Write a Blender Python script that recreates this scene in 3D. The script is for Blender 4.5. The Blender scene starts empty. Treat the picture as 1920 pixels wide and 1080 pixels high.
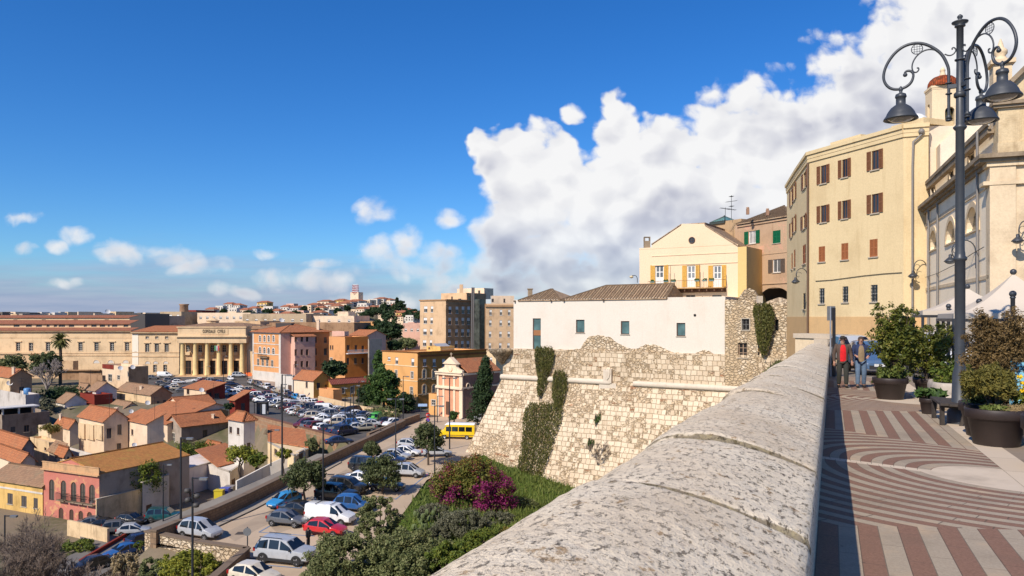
import bpy,bmesh,math,random
from mathutils import Vector,Matrix
R=math.radians
D=bpy.data
SC=bpy.context.scene
COL=SC.collection
F=1400.0
HY=595.0
EYE=1.9
GZ=-18.1
rnd=random.Random(7)
cam=D.cameras.new('camera');co=D.objects.new('camera',cam);COL.objects.link(co)
co.location=(0,0,EYE);co.rotation_euler=(R(90),0,0)
cam.sensor_width=36;cam.lens=F/1920*36
cam.shift_y=(HY-540)/1920
cam.clip_start=0.1;cam.clip_end=20000
SC.camera=co
SC.view_settings.view_transform='Standard';SC.view_settings.look='None'
SC.view_settings.exposure=0.21;SC.view_settings.gamma=1.0
class NT:
 def __init__(s,tree):
  s.t=tree;s.n=tree.nodes;s.l=tree.links
 def node(s,typ,**kw):
  n=s.n.new(typ)
  for k,v in kw.items():setattr(n,k,v)
  return n
 def put(s,inp,v):
  if v is None:return
  if isinstance(v,bpy.types.NodeSocket):s.l.new(v,inp)
  else:inp.default_value=v
 def m(s,op,a,b=None,c=None,clamp=False):
  n=s.node('ShaderNodeMath',operation=op,use_clamp=clamp)
  s.put(n.inputs[0],a);s.put(n.inputs[1],b);s.put(n.inputs[2],c)
  return n.outputs[0]
 def add(s,a,b):return s.m('ADD',a,b)
 def sub(s,a,b):return s.m('SUBTRACT',a,b)
 def mul(s,a,b):return s.m('MULTIPLY',a,b)
 def div(s,a,b):return s.m('DIVIDE',a,b)
 def lt(s,a,b):return s.m('LESS_THAN',a,b)
 def gt(s,a,b):return s.m('GREATER_THAN',a,b)
 def floor(s,a):return s.m('FLOOR',a)
 def mx(s,a,b):return s.m('MAXIMUM',a,b)
 def mn(s,a,b):return s.m('MINIMUM',a,b)
 def vm(s,op,a,b=None,c=None):
  n=s.node('ShaderNodeVectorMath',operation=op)
  s.put(n.inputs[0],a);s.put(n.inputs[1],b)
  if c is not None:s.put(n.inputs[2],c)
  return n.outputs[1]if op in('DOT_PRODUCT','LENGTH','DISTANCE')else n.outputs[0]
 def xyz(s,v):
  n=s.node('ShaderNodeSeparateXYZ');s.l.new(v,n.inputs[0]);return n.outputs
 def vec(s,x,y,z):
  n=s.node('ShaderNodeCombineXYZ')
  s.put(n.inputs[0],x);s.put(n.inputs[1],y);s.put(n.inputs[2],z);return n.outputs[0]
 def noise(s,v,scale,detail=4,rough=0.55,dist=0.0,color=False):
  n=s.node('ShaderNodeTexNoise');s.put(n.inputs['Vector'],v)
  n.inputs['Scale'].default_value=scale;n.inputs['Detail'].default_value=detail
  n.inputs['Roughness'].default_value=rough;n.inputs['Distortion'].default_value=dist
  return n.outputs['Color' if color else 'Fac']
 def voro(s,v,scale,feature='F1',out='Distance',rand=1.0):
  n=s.node('ShaderNodeTexVoronoi',feature=feature);s.put(n.inputs['Vector'],v)
  n.inputs['Scale'].default_value=scale;n.inputs['Randomness'].default_value=rand
  return n.outputs[out]
 def white(s,v):
  n=s.node('ShaderNodeTexWhiteNoise',noise_dimensions='3D');s.put(n.inputs['Vector'],v);return n.outputs['Value']
 def ss(s,x,a,b):
  n=s.node('ShaderNodeMapRange',interpolation_type='SMOOTHSTEP');s.put(n.inputs[0],x)
  n.inputs[1].default_value=a;n.inputs[2].default_value=b
  return n.outputs[0]
 def lin(s,x,a,b,c,d):
  n=s.node('ShaderNodeMapRange');s.put(n.inputs[0],x)
  for i,q in enumerate((a,b,c,d)):n.inputs[i+1].default_value=q
  return n.outputs[0]
 def mix(s,f,a,b,typ='MIX'):
  n=s.node('ShaderNodeMix',data_type='RGBA',blend_type=typ);s.put(n.inputs[0],f)
  for i,q in((6,a),(7,b)):
   if isinstance(q,(tuple,list)):q=(*q[:3],1)
   s.put(n.inputs[i],q)
  return n.outputs[2]
 def bump(s,h,strength=0.3,dist=0.05):
  n=s.node('ShaderNodeBump');s.l.new(h,n.inputs['Height'])
  n.inputs['Strength'].default_value=strength;n.inputs['Distance'].default_value=dist
  return n.outputs[0]
 def pos(s):return s.node('ShaderNodeNewGeometry').outputs['Position']
 def uv(s):return s.node('ShaderNodeUVMap').outputs[0]
 def objpos(s):return s.node('ShaderNodeTexCoord').outputs['Object']
def lin1(c):
 c/=255.0
 return c/12.92 if c<=0.04045 else((c+0.055)/1.055)**2.4
def S(r,g,b,k=1.0):return(lin1(r)*k,lin1(g)*k,lin1(b)*k)
SUN_AZ=Vector((-0.615,-0.7885));SUN_EL=R(40)
sdir=Vector((SUN_AZ.x*math.cos(SUN_EL),SUN_AZ.y*math.cos(SUN_EL),math.sin(SUN_EL))).normalized()
sl=D.lights.new('sun','SUN');sl.energy=4.8;sl.angle=R(0.5);sl.color=(1.0,0.905,0.785)
so=D.objects.new('sun',sl);COL.objects.link(so);so.location=(-60,-60,90)
so.rotation_euler=(-sdir).to_track_quat('-Z','Y').to_euler()
world=D.worlds.new('World');SC.world=world;world.use_nodes=True
def build_sky():
 g=NT(world.node_tree);g.n.clear()
 out=g.node('ShaderNodeOutputWorld');bg=g.node('ShaderNodeBackground')
 g.l.new(bg.outputs[0],out.inputs[0])
 sky=g.node('ShaderNodeTexSky',sky_type='NISHITA',sun_disc=False)
 sky.sun_elevation=SUN_EL;sky.sun_rotation=math.atan2(sdir.x,sdir.y)
 sky.air_density=1.0;sky.dust_density=0.35;sky.ozone_density=3.0;sky.altitude=50
 dirv=g.node('ShaderNodeTexCoord').outputs['Generated']
 dx,dy,dz=g.xyz(dirv)
 yy=g.mx(dy,0.05)
 X=g.div(dx,yy);E=g.div(dz,yy)
 hs=g.node('ShaderNodeHueSaturation');hs.inputs['Saturation'].default_value=SKY_SAT;hs.inputs['Value'].default_value=SKY_VAL
 g.l.new(sky.outputs[0],hs.inputs['Color'])
 gm=g.node('ShaderNodeGamma');gm.inputs[1].default_value=1.0
 g.l.new(hs.outputs[0],gm.inputs[0])
 skyc=g.vm('MULTIPLY',gm.outputs[0],SKY_TINT)
 P=g.vec(X,E,0.0)
 Pn=g.vec(X,g.mul(E,1.2),0.0)
 def n2(v,sc,det,ro=0.55,color=False):
  o=g.noise(v,sc,det,ro,color=color);o.node.noise_dimensions='2D';return o
 def v2(v,sc):
  o=g.voro(v,sc,'F1');o.node.voronoi_dimensions='2D';return o
 w1=n2(Pn,6.0,4,0.6,True)
 wc=g.vm('SUBTRACT',w1,(0.5,0.5,0.5))
 Pw=g.vm('MULTIPLY_ADD',wc,(0.13,0.11,0.0),P);Ps=g.vm('MULTIPLY_ADD',wc,(0.045,0.03,0.0),P)
 dens=None
 def blob(cx,cy,rx,ry,p,k=1.0):
  c=((cx-960)/F,(HY-cy)/F);s=(F/rx,F/ry)
  v=g.vm('MULTIPLY_ADD',p,(s[0],s[1],0),(-c[0]*s[0],-c[1]*s[1],0))
  d=g.vm('DOT_PRODUCT',v,v)
  return g.m('SUBTRACT',k,d)
 big=[(1250,410,330,170),(1010,340,90,110),(940,285,50,50),(1142,235,62,70),(1470,275,190,130),(1710,185,200,145),(1880,60,240,170),(1000,450,120,90),(1110,520,260,75),(1380,490,280,120),(1240,300,110,90),(1610,140,70,60),(1700,350,330,300)]
 small=[(703,402,44,30),(845,408,36,22),(718,492,70,52),(766,462,36,38),(840,502,80,50),(602,527,70,28),(515,520,50,26),(322,482,74,28),(232,478,64,30),(365,503,70,22),(148,442,34,24),(52,462,34,14),(112,462,30,15),(42,403,60,18),(492,472,42,14),(612,495,42,14),(410,548,26,15),(452,551,36,12),(112,532,56,14),(900,545,130,34),(720,560,130,22),(1064,214,26,22)]
 for i,b in enumerate(big+small):
  q=blob(*b,Pw if i<len(big)else Ps)
  q=g.mul(q,0.55)if i>=len(big)else g.add(q,0.12)
  dens=q if dens is None else g.m('SMOOTH_MAX',dens,q,0.25 if i<len(big)else 0.05)
 Pd=g.vm('MULTIPLY_ADD',wc,(0.05,0.05,0.0),Pn)
 off=(-0.020,0.022,0)
 Pd2=g.vm('ADD',Pd,off)
 fb=n2(Pd,13.0,8,0.60);fo=n2(Pd2,13.0,3,0.5)
 vb=v2(Pd,24.0);vo=v2(Pd2,24.0)
 vs=v2(Pd,55.0)
 dd=g.add(dens,g.add(g.mul(g.sub(fb,0.5),1.1),g.add(g.mul(g.sub(0.42,vb),0.5),g.mul(g.sub(0.42,vs),0.22))))
 alpha=g.ss(g.div(g.sub(dd,0.02),g.lin(E,0.06,0.22,0.85,0.40)),0.0,1.0)
 relief=g.add(g.mul(g.sub(fb,fo),0.75),g.mul(g.sub(vo,vb),0.42))
 lowf=n2(g.vec(g.mul(X,0.8),g.mul(E,1.5),0.0),4.2,3,0.5)
 thick=g.ss(dd,0.35,1.25)
 low=g.ss(E,0.20,0.03)
 shade=g.mul(thick,g.add(g.mul(g.ss(lowf,0.44,0.68),0.50),g.mul(low,0.30)))
 shade=g.add(shade,g.mul(g.ss(E,0.17,0.04),0.13))
 lit=g.add(g.sub(0.93,shade),g.mul(relief,g.lin(thick,0,1,0.35,1.0)))
 r=g.node('ShaderNodeValToRGB');e=r.color_ramp.elements;e.new(0.5)
 for k,(ps,cl)in enumerate(((0.05,S(162,164,184,.84)),(0.5,S(206,207,217,.84)),(0.95,S(250,249,248,.86)))):
  e[k].position=ps;e[k].color=(*cl,1)
 g.put(r.inputs[0],lit);ccol=r.outputs[0]
 alpha=g.mul(alpha,g.lin(E,0.03,0.15,0.85,1.0))
 bank=g.mul(g.ss(g.add(E,g.mul(g.sub(n2(g.vec(g.mul(X,0.6),g.mul(E,6),0.0),6.0,5,0.6),0.5),0.09)),0.105,0.01),g.ss(X,0.35,-0.35))
 skyn=g.vm('SCALE',skyc,None);
 skyn.node.inputs['Scale'].default_value=SKY_STR
 skyb=g.mix(g.mul(bank,0.85),skyn,g.mix(n2(g.vec(g.mul(X,1.5),g.mul(E,22),0.0),5.0,5,0.6),S(140,156,196,.84),S(186,190,214,.84)))
 fin=g.mix(g.mul(alpha,0.97),skyb,ccol)
 g.l.new(fin,bg.inputs['Color']);bg.inputs['Strength'].default_value=1.0
SKY_STR=0.097;SKY_SAT=1.32;SKY_VAL=1.0;SKY_TINT=(0.58,0.90,1.25)
world.cycles.sampling_method='MANUAL';world.cycles.sample_map_resolution=256
build_sky()
def P(px,py,d):
 return Vector(((px-960)/F*d,d,EYE-(py-HY)/F*d))
def XY(px,d):return Vector(((px-960)/F*d,d))
def Zat(py,d):return EYE-(py-HY)/F*d
def GD(py,z=GZ):return(EYE-z)*F/(py-HY)
def G(px,py,z=GZ):
 d=GD(py,z);return Vector(((px-960)/F*d,d,z))
def hit(p,dirv,px):
 k=(px-960)/F
 s=(k*p.y-p.x)/(dirv.x-k*dirv.y)
 return p+dirv*s
TH=math.atan2(600,1400);TC,TS=math.cos(TH),math.sin(TH);SLOPE=0.0164
def TZ(v):return-SLOPE*min(v,60)
def T(u,v,z=0.0):
 return Vector((u*TC+v*TS,-u*TS+v*TC,TZ(v)+z))
def TP(px,py):
 a=(px-960)/F;b=(py-HY)/F
 d=EYE/(b-SLOPE*(TS*a+TC))
 return Vector((a*d,d,EYE-b*d))
class MB:
 def __init__(s):
  s.v=[];s.f=[];s.mi=[];s.uv={};s.sm=[]
 def face(s,pts,mi=0,uv=None,smooth=False):
  i=len(s.v);s.v+=[tuple(p)for p in pts]
  s.f.append(tuple(range(i,i+len(pts))));s.mi.append(mi);s.sm.append(smooth)
  if uv is not None:s.uv[len(s.f)-1]=uv
 def grid(s,rows,mi=0,uvs=None,smooth=True,closed=False):
  i0=len(s.v);n=len(rows[0])
  for r in rows:s.v+=[tuple(p)for p in r]
  for a in range(len(rows)-1):
   for b in range(n if closed else n-1):
    c=(b+1)%n
    s.f.append((i0+a*n+b,i0+a*n+c,i0+(a+1)*n+c,i0+(a+1)*n+b))
    s.mi.append(mi(a,b)if callable(mi)else mi);s.sm.append(smooth)
    if uvs:s.uv[len(s.f)-1]=[uvs[a][b],uvs[a][c],uvs[a+1][c],uvs[a+1][b]]
 def box(s,lo,hi,mi=0,M=None):
  x0,y0,z0=lo;x1,y1,z1=hi
  p=[Vector(q)for q in((x0,y0,z0),(x1,y0,z0),(x1,y1,z0),(x0,y1,z0),(x0,y0,z1),(x1,y0,z1),(x1,y1,z1),(x0,y1,z1))]
  if M is not None:p=[M@q for q in p]
  for q in((0,3,2,1),(4,5,6,7),(0,1,5,4),(1,2,6,5),(2,3,7,6),(3,0,4,7)):s.face([p[k]for k in q],mi)
 def bar(s,a,b,w,h,mi=0,up=Vector((0,0,1))):
  a=Vector(a);b=Vector(b);t=(b-a);L=t.length;t=t/L
  sd=t.cross(up)
  if sd.length<1e-4:sd=t.cross(Vector((0,1,0)))
  sd.normalize();u=sd.cross(t)
  M=Matrix(((t.x,sd.x,u.x,a.x),(t.y,sd.y,u.y,a.y),(t.z,sd.z,u.z,a.z),(0,0,0,1)))
  s.box((0,-w/2,-h/2),(L,w/2,h/2),mi,M)
 def tube(s,path,rad,n=8,mi=0,caps=True):
  path=[Vector(p)for p in path]
  if not isinstance(rad,(list,tuple)):rad=[rad]*len(path)
  rows=[];prev=None
  for i,p in enumerate(path):
   t=(path[min(i+1,len(path)-1)]-path[max(i-1,0)])
   t=t.normalized()if t.length>1e-9 else Vector((0,0,1))
   if prev is None:
    a=t.cross(Vector((0,0,1)))
    if a.length<1e-3:a=t.cross(Vector((1,0,0)))
   else:a=prev-t*prev.dot(t)
   a.normalize();prev=a;b=t.cross(a)
   rows.append([p+(a*math.cos(2*math.pi*k/n)+b*math.sin(2*math.pi*k/n))*rad[i]for k in range(n)])
  s.grid(rows,mi,closed=True)
  if caps:
   s.face(rows[0],mi);s.face(list(reversed(rows[-1])),mi)
 def lathe(s,prof,c=(0,0,0),n=24,mi=0,smooth=True):
  c=Vector(c)
  rows=[[c+Vector((r*math.cos(2*math.pi*k/n),r*math.sin(2*math.pi*k/n),z))for k in range(n)]for r,z in prof]
  s.grid(rows,mi,closed=True,smooth=smooth)
 def ball(s,c,r,n=12,mi=0,sz=1.0):
  s.lathe([(max(1e-4,r*math.sin(math.pi*i/n)),-r*sz*math.cos(math.pi*i/n))for i in range(n+1)],c,n*2,mi)
 def prism(s,poly,z0,z1,mi=0,top=True,bottom=False):
  n=len(poly)
  for i in range(n):
   a,b=poly[i],poly[(i+1)%n]
   L=(Vector(b[:2])-Vector(a[:2])).length
   s.face([(a[0],a[1],z0),(b[0],b[1],z0),(b[0],b[1],z1),(a[0],a[1],z1)],mi,[(0,z0),(L,z0),(L,z1),(0,z1)])
  if top:s.face([(p[0],p[1],z1)for p in poly],mi,[(p[0],p[1])for p in poly])
  if bottom:s.face([(p[0],p[1],z0)for p in reversed(poly)],mi)
 def build(s,name,mats,parent=None,loc=None,M=None,color=None):
  me=D.meshes.new(name)
  vs=s.v
  off=Vector((0,0,0))
  if parent is not None and loc is None:
   off=wloc(parent)
   if off.length:vs=[(x-off.x,y-off.y,z-off.z)for x,y,z in vs]
  elif loc is not None:
   off=Vector(loc);vs=[(x-off.x,y-off.y,z-off.z)for x,y,z in vs]
  elif vs:
   xs=[q[0]for q in vs];ys=[q[1]for q in vs];zs=[q[2]for q in vs]
   off=Vector(((min(xs)+max(xs))/2,(min(ys)+max(ys))/2,min(zs)))
   vs=[(x-off.x,y-off.y,z-off.z)for x,y,z in vs]
  me.from_pydata(vs,[],s.f)
  if not isinstance(mats,(list,tuple)):mats=[mats]
  for m in mats:me.materials.append(m)
  me.polygons.foreach_set('material_index',s.mi)
  me.polygons.foreach_set('use_smooth',s.sm)
  if s.uv:
   ul=me.uv_layers.new(name='UVMap')
   for pi,u in s.uv.items():
    p=me.polygons[pi]
    for k,li in enumerate(p.loop_indices):ul.data[li].uv=u[k]
  me.update()
  if name=='body' or name=='far_car':me.set_sharp_from_angle(angle=R(24))
  o=D.objects.new(name,me);COL.objects.link(o)
  if parent is not None:
   o.parent=parent
   if loc is not None:o.location=Vector(loc)-wloc(parent)
  else:o.location=off
  if color:o.color=(*color[:3],1)
  return o
def wloc(o):
 v=Vector(o.location)
 while o.parent:o=o.parent;v+=o.location
 return v
def merge(o,dist=1e-4):
 bm=bmesh.new();bm.from_mesh(o.data);bmesh.ops.remove_doubles(bm,verts=bm.verts,dist=dist);bm.to_mesh(o.data);bm.free();return o
def tag(o,label=None,cat=None,group=None,kind=None):
 if label:o['label']=label
 if cat:o['category']=cat
 if group:o['group']=group
 if kind:o['kind']=kind
 return o
def thing(name,label,cat,loc,group=None,rz=0.0):
 o=D.objects.new(name,None);COL.objects.link(o);o.location=loc;o.rotation_euler=(0,0,rz);o.empty_display_size=0.5
 return tag(o,label,cat,group)
def struct(o):o['kind']='structure';return o
def copy_tree(o,parent=None,color=None,keep=()):
 c=o.copy();COL.objects.link(c)
 if parent is not None:c.parent=parent
 if color:c.color=(*color,1)
 for ch in o.children:copy_tree(ch,c,color)
 return c
MATS={}
def newmat(name,rough=0.8,spec=0.3):
 m=D.materials.new(name);m.use_nodes=True
 g=NT(m.node_tree);b=g.n['Principled BSDF']
 b.inputs['Roughness'].default_value=rough;b.inputs['Specular IOR Level'].default_value=spec
 return m,g,b
def plain(name,rgb,rough=0.6,metal=0.0,var=0.12,sc=6.0,spec=0.4):
 if name in MATS:return MATS[name]
 m,g,b=newmat(name,rough,spec);b.inputs['Metallic'].default_value=metal
 n=g.noise(g.pos(),sc,5,0.6)
 k=g.lin(n,0.25,0.75,1-var,1+var)
 c=g.vm('SCALE',rgb,None);g.put(c.node.inputs['Scale'],k)
 g.l.new(c,b.inputs['Base Color'])
 g.put(b.inputs['Roughness'],g.lin(n,0.2,0.8,max(0.02,rough-0.1),min(1,rough+0.1)))
 MATS[name]=m;return m
def plaster(name,rgb,stain=0.35,sc=0.35,dirt=(0.16,0.12,0.085),bump=0.25,crack=0.0,under=None):
 if name in MATS:return MATS[name]
 m,g,b=newmat(name,0.92,0.15)
 p=g.pos();x,y,z=g.xyz(p)
 n1=g.noise(p,sc,6,0.62)
 n2=g.noise(g.vec(g.mul(x,2.2),g.mul(y,2.2),g.mul(z,0.22)),1.0,5,0.6)
 n3=g.noise(p,9.0,4,0.6)
 c=g.vm('SCALE',rgb,None);g.put(c.node.inputs['Scale'],g.lin(n3,0.2,0.8,0.88,1.10))
 c=g.mix(g.mul(g.ss(n1,0.45,0.78),stain),c,dirt)
 c=g.mix(g.mul(g.ss(n2,0.52,0.80),stain*0.8),c,dirt)
 if under:
  nn=g.noise(g.vec(x,y,g.mul(z,1.2)),sc*1.4,8,0.68)
  c=g.mix(g.ss(nn,0.56,0.60),c,under)
 g.l.new(c,b.inputs['Base Color'])
 g.l.new(g.bump(g.add(g.mul(n3,0.4),n1),bump,0.06),b.inputs['Normal'])
 MATS[name]=m;return m
def tiles(name,rgb,dark,row=0.38,wid=0.24,lichen=0.25,lich=(0.30,0.24,0.14),bump=0.9):
 if name in MATS:return MATS[name]
 m,g,b=newmat(name,0.9,0.15)
 u,v,_=g.xyz(g.uv())
 fu=g.m('FRACT',g.div(u,wid));fv=g.m('FRACT',g.div(v,row))
 cell=g.vec(g.floor(g.div(u,wid)),g.floor(g.div(v,row)),0.0)
 rn=g.white(cell)
 hgt=g.m('SINE',g.mul(fu,math.pi))
 p=g.pos()
 n=g.noise(p,0.7,5,0.6)
 c=g.mix(rn,rgb,dark)
 c=g.mix(g.mul(g.ss(n,0.5,0.75),lichen),c,lich)
 gap=g.mx(g.ss(hgt,0.42,0.12),g.ss(fv,0.10,0.0))
 c=g.mix(g.mul(gap,0.55),c,(0.05,0.035,0.025))
 g.l.new(c,b.inputs['Base Color'])
 g.l.new(g.bump(g.add(hgt,g.mul(fv,-0.35)),bump,0.09),b.inputs['Normal'])
 MATS[name]=m;return m
def glassy(name,rgb=(0.03,0.035,0.04),rough=0.08):
 if name in MATS:return MATS[name]
 m,g,b=newmat(name,rough,0.6)
 n=g.noise(g.pos(),0.6,2)
 c=g.vm('SCALE',rgb,None);g.put(c.node.inputs['Scale'],g.lin(n,0.3,0.7,0.5,1.5))
 g.l.new(c,b.inputs['Base Color']);MATS[name]=m;return m
def leafmat(name,cols,rough=0.65,trans=0.25):
 if name in MATS:return MATS[name]
 m,g,b=newmat(name,rough,0.25)
 geo=g.node('ShaderNodeNewGeometry')
 r=g.node('ShaderNodeValToRGB');e=r.color_ramp.elements
 while len(e)<len(cols):e.new(0.5)
 for i,c in enumerate(cols):
  c=tuple(min(.6,q*1.55)for q in c)if not name.startswith(('magenta','rusty'))else c
  e[i].position=i/max(1,len(cols)-1);e[i].color=(*c,1)
 k=g.add(g.mul(geo.outputs['Random Per Island'],0.55),g.mul(g.noise(geo.outputs['Position'],1.1,3,0.5),0.75))
 k=g.sub(k,0.15)
 g.l.new(k,r.inputs[0])
 tr=g.node('ShaderNodeBsdfTranslucent');g.l.new(r.outputs[0],tr.inputs[0])
 mx=g.node('ShaderNodeMixShader');mx.inputs[0].default_value=trans
 g.l.new(r.outputs[0],b.inputs['Base Color'])
 g.l.new(b.outputs[0],mx.inputs[1]);g.l.new(tr.outputs[0],mx.inputs[2])
 g.l.new(mx.outputs[0],g.n['Material Output'].inputs[0])
 MATS[name]=m;return m
GLASS=glassy('window_glass');
DARK=plain('dark_interior',(0.012,0.011,0.010),0.9)
IRON=plain('grey_iron',(0.055,0.06,0.068),0.45,0.3,0.15)
BLACK=plain('black_metal',(0.02,0.02,0.022),0.5)
WOODW=plain('white_paint',(0.72,0.70,0.66),0.6)
def sheet(name,mat,pts,z=None,cat='structure'):
 mb=MB();mb.face(pts,0,[(p[0],p[1])for p in pts]);o=mb.build(name,mat);o['kind']=cat;return o
def m_asphalt(name,rgb,rgb2,sc=0.25,fine=30):
 m,g,b=newmat(name,0.9,0.2);p=g.pos()
 n=g.noise(p,sc,6,0.6);f=g.noise(p,fine,3,0.6);s2=g.noise(p,1.6,4,0.7)
 c=g.mix(g.ss(n,0.35,0.65),rgb,rgb2)
 c=g.mix(g.mul(g.ss(s2,0.62,0.75),0.35),c,tuple(q*0.45 for q in rgb))
 v=g.vm('SCALE',c,None);g.put(v.node.inputs['Scale'],g.lin(f,0.2,0.8,0.8,1.2))
 g.l.new(v,b.inputs['Base Color']);g.l.new(g.bump(f,0.15,0.02),b.inputs['Normal']);return m
M_ASPH=m_asphalt('asphalt',(0.085,0.078,0.072),(0.115,0.105,0.095))
M_CARP=m_asphalt('worn_car_park_surface',(0.42,0.315,0.215),(0.50,0.385,0.27),0.12)
def m_earth():
 m,g,b=newmat('earth_and_scrub',0.95,0.1);p=g.pos()
 n=g.noise(p,0.05,8,0.65);n2=g.noise(p,0.6,6,0.65)
 c=g.mix(g.ss(n,0.4,0.6),(0.22,0.17,0.115),(0.10,0.10,0.05))
 c=g.mix(g.ss(n2,0.5,0.7),c,(0.20,0.16,0.11))
 g.l.new(c,b.inputs['Base Color']);g.l.new(g.bump(n2,0.5,0.3),b.inputs['Normal']);return m
def m_grass():
 m,g,b=newmat('grass_slope',0.95,0.1);p=g.pos()
 n=g.noise(p,0.25,7,0.65);n2=g.noise(p,3.5,6,0.7)
 c=g.mix(g.ss(n,0.4,0.62),(0.10,0.15,0.022),(0.055,0.085,0.02))
 c=g.mix(g.ss(n2,0.5,0.75),c,(0.15,0.17,0.04))
 g.l.new(c,b.inputs['Base Color']);g.l.new(g.bump(n2,0.9,0.25),b.inputs['Normal']);return m
M_EARTH=m_earth();M_GRASS=m_grass()
WALL_PTS=[G(757,800),G(690,832),G(600,872),G(470,938),G(380,978),G(290,1006)]
def lower_street_drop(x,y):
 return 0.0
def hgt(x,y):
 z=GZ-0.25
 def bump(cx,cy,r,a):
  d=math.hypot(x-cx,y-cy)/r
  return a*math.exp(-d*d)
 z+=bump(10,92,17,-5.0)
 wl=-31.9+(y-65.7)*0.169-1.2
 kx=max(0.0,min(1.0,(wl-x)/2.5))
 if x>-52:ny=122+(-28.5-x)*1.21
 else:ny=150.5+(-52-x)*0.35
 ky=max(0.0,min(1.0,(ny-1.0-y)/2.0))if y>66 else 1.0
 z-=7.4*kx*ky
 k2=max(0.0,min(1.0,(64.5-y)/8));z-=6*k2*max(0.0,min(1.0,(-24.5-x)/2))*(1-kx)
 def hb(px,d,y,rx,ry):
  cx=(px-960)/F*d;q=((x-cx)/rx)**2+((y_-d)/ry)**2
  return(Zat(y,d)-GZ)*math.exp(-q*1.2)
 y_=y
 if y>350:z+=max(hb(668,900,572,75,240),hb(715,900,570,60,240),hb(600,900,577,70,220),hb(500,900,580,75,200),hb(420,900,583,60,200),hb(770,900,588,70,200))
 return z
def build_ground():
 def lines(rng):
  out=[];
  for a,b,st in rng:
   q=a
   while q<b-1e-6:out.append(q);q+=st
  out.append(rng[-1][1]);return out
 xs=lines([(-9000,-1500,1500),(-1500,-500,125),(-500,-130,18.5),(-130,60,2.0),(60,300,30),(300,9000,1450)])
 ys=lines([(-400,30,43),(30,150,2.0),(150,600,20),(600,1500,25),(1500,12000,1500)])
 mb=MB();mb.grid([[(x,y,hgt(x,y))for x in xs]for y in ys],0,None,True)
 o=mb.build('ground',M_EARTH);struct(o)
build_ground()
def m_paving():
 m,g,b=newmat('striped_granite_paving',0.72,0.3)
 uu,vv,_=g.xyz(g.uv())
 u=uu;v=vv
 w=g.sub(g.m('FLOORED_MODULO',g.sub(v,5.9),11.45),5.8)
 line=g.add(0.36,g.mul(u,-0.42))
 hi_=g.gt(w,line)
 du=g.sub(u,g.m('MULTIPLY_ADD',hi_,0.2,2.5));dv=g.add(w,g.sub(g.mul(hi_,g.sub(g.mul(u,0.7),0.35)),0.25))
 r=g.m('SQRT',g.add(g.mul(du,du),g.mul(dv,dv)))
 arc=g.gt(g.m('FRACT',g.div(g.sub(r,1.48),0.278)),0.5)
 lo=g.lt(w,g.add(-3.75,g.mul(u,0.34)));hi=g.gt(w,g.add(4.05,g.mul(u,-0.9)))
 lon=g.mx(lo,hi)
 strp=g.gt(g.m('FRACT',g.div(g.sub(u,0.05),0.352)),0.5)
 strp_in=g.sub(1.0,strp)
 sel=g.add(g.mul(lon,strp),g.mul(g.sub(1.0,lon),arc))
 p=g.pos()
 n1=g.lin(g.noise(p,42,5,0.8),0.3,0.7,0,1);n2=g.noise(p,1.7,4,0.6);sp=g.voro(p,70)
 red=g.mix(n1,(0.15,0.08,0.052),(0.285,0.16,0.108))
 gry=g.mix(n1,(0.285,0.23,0.165),(0.42,0.345,0.255))
 gry=g.mix(g.ss(n2,0.5,0.72),gry,(0.44,0.33,0.22))
 c=g.mix(sel,gry,red)
 white=g.mix(n2,(0.52,0.42,0.31),(0.64,0.53,0.40))
 isw=g.mul(g.lt(g.m('ABSOLUTE',g.sub(w,line)),0.11),g.lt(u,2.14))
 half=g.lt(r,1.47)
 c=g.mix(g.mx(isw,half),c,white)
 edge=g.gt(u,2.0)
 c=g.mix(g.mul(edge,lon),c,gry)
 su=g.div(g.sub(u,0.05),0.176);rowid=g.white(g.vec(g.floor(su),1.0,0.0))
 jt=g.m('FRACT',g.add(g.div(v,0.92),rowid))
 arcid=g.white(g.vec(g.floor(g.div(g.sub(r,1.48),0.139)),3.0,0.0))
 ja=g.m('FRACT',g.add(g.div(g.m('ARCTAN2',dv,du),0.30),arcid))
 j=g.add(g.mul(lon,g.mx(g.lt(jt,0.008),g.lt(g.m('FRACT',su),0.045))),g.mul(g.mul(g.sub(1,lon),g.gt(r,1.5)),g.mx(g.lt(ja,0.014),g.lt(g.m('FRACT',g.div(g.sub(r,1.48),0.139)),0.06))))
 c=g.mix(g.mul(j,0.7),c,(0.07,0.055,0.04))
 dirt=g.noise(p,0.9,7,0.68)
 gum=g.voro(p,3.1)
 c=g.mix(g.mul(g.lt(gum,0.045),0.6),c,(0.05,0.04,0.035))
 c=g.mix(g.mul(g.ss(dirt,0.45,0.75),0.42),c,(0.13,0.095,0.065))
 g.l.new(c,b.inputs['Base Color'])
 g.l.new(g.bump(g.sub(n1,g.mul(j,0.8)),0.12,0.01),b.inputs['Normal']);return m
def m_slab(name,rgb,rgb2,L=1.2,W=9.0):
 m,g,b=newmat(name,0.75,0.25);u,v,_=g.xyz(g.uv());p=g.pos()
 n=g.noise(p,1.2,6,0.65);f=g.noise(p,40,3,0.6)
 cell=g.floor(g.div(v,L));cu=g.floor(g.div(u,W))
 rn=g.white(g.vec(cell,cu,0.0))
 c=g.mix(g.mul(g.add(n,rn),0.5),rgb,rgb2)
 j=g.mx(g.lt(g.m('FRACT',g.div(v,L)),0.012),g.lt(g.m('FRACT',g.div(u,W)),0.012 if W<5 else-1.0))
 c=g.mix(g.mul(j,0.6),c,(0.07,0.055,0.04))
 c=g.mix(g.mul(g.ss(f,0.6,0.8),0.25),c,tuple(q*0.55 for q in rgb))
 g.l.new(c,b.inputs['Base Color']);return m
M_PAVE=m_paving()
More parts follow.
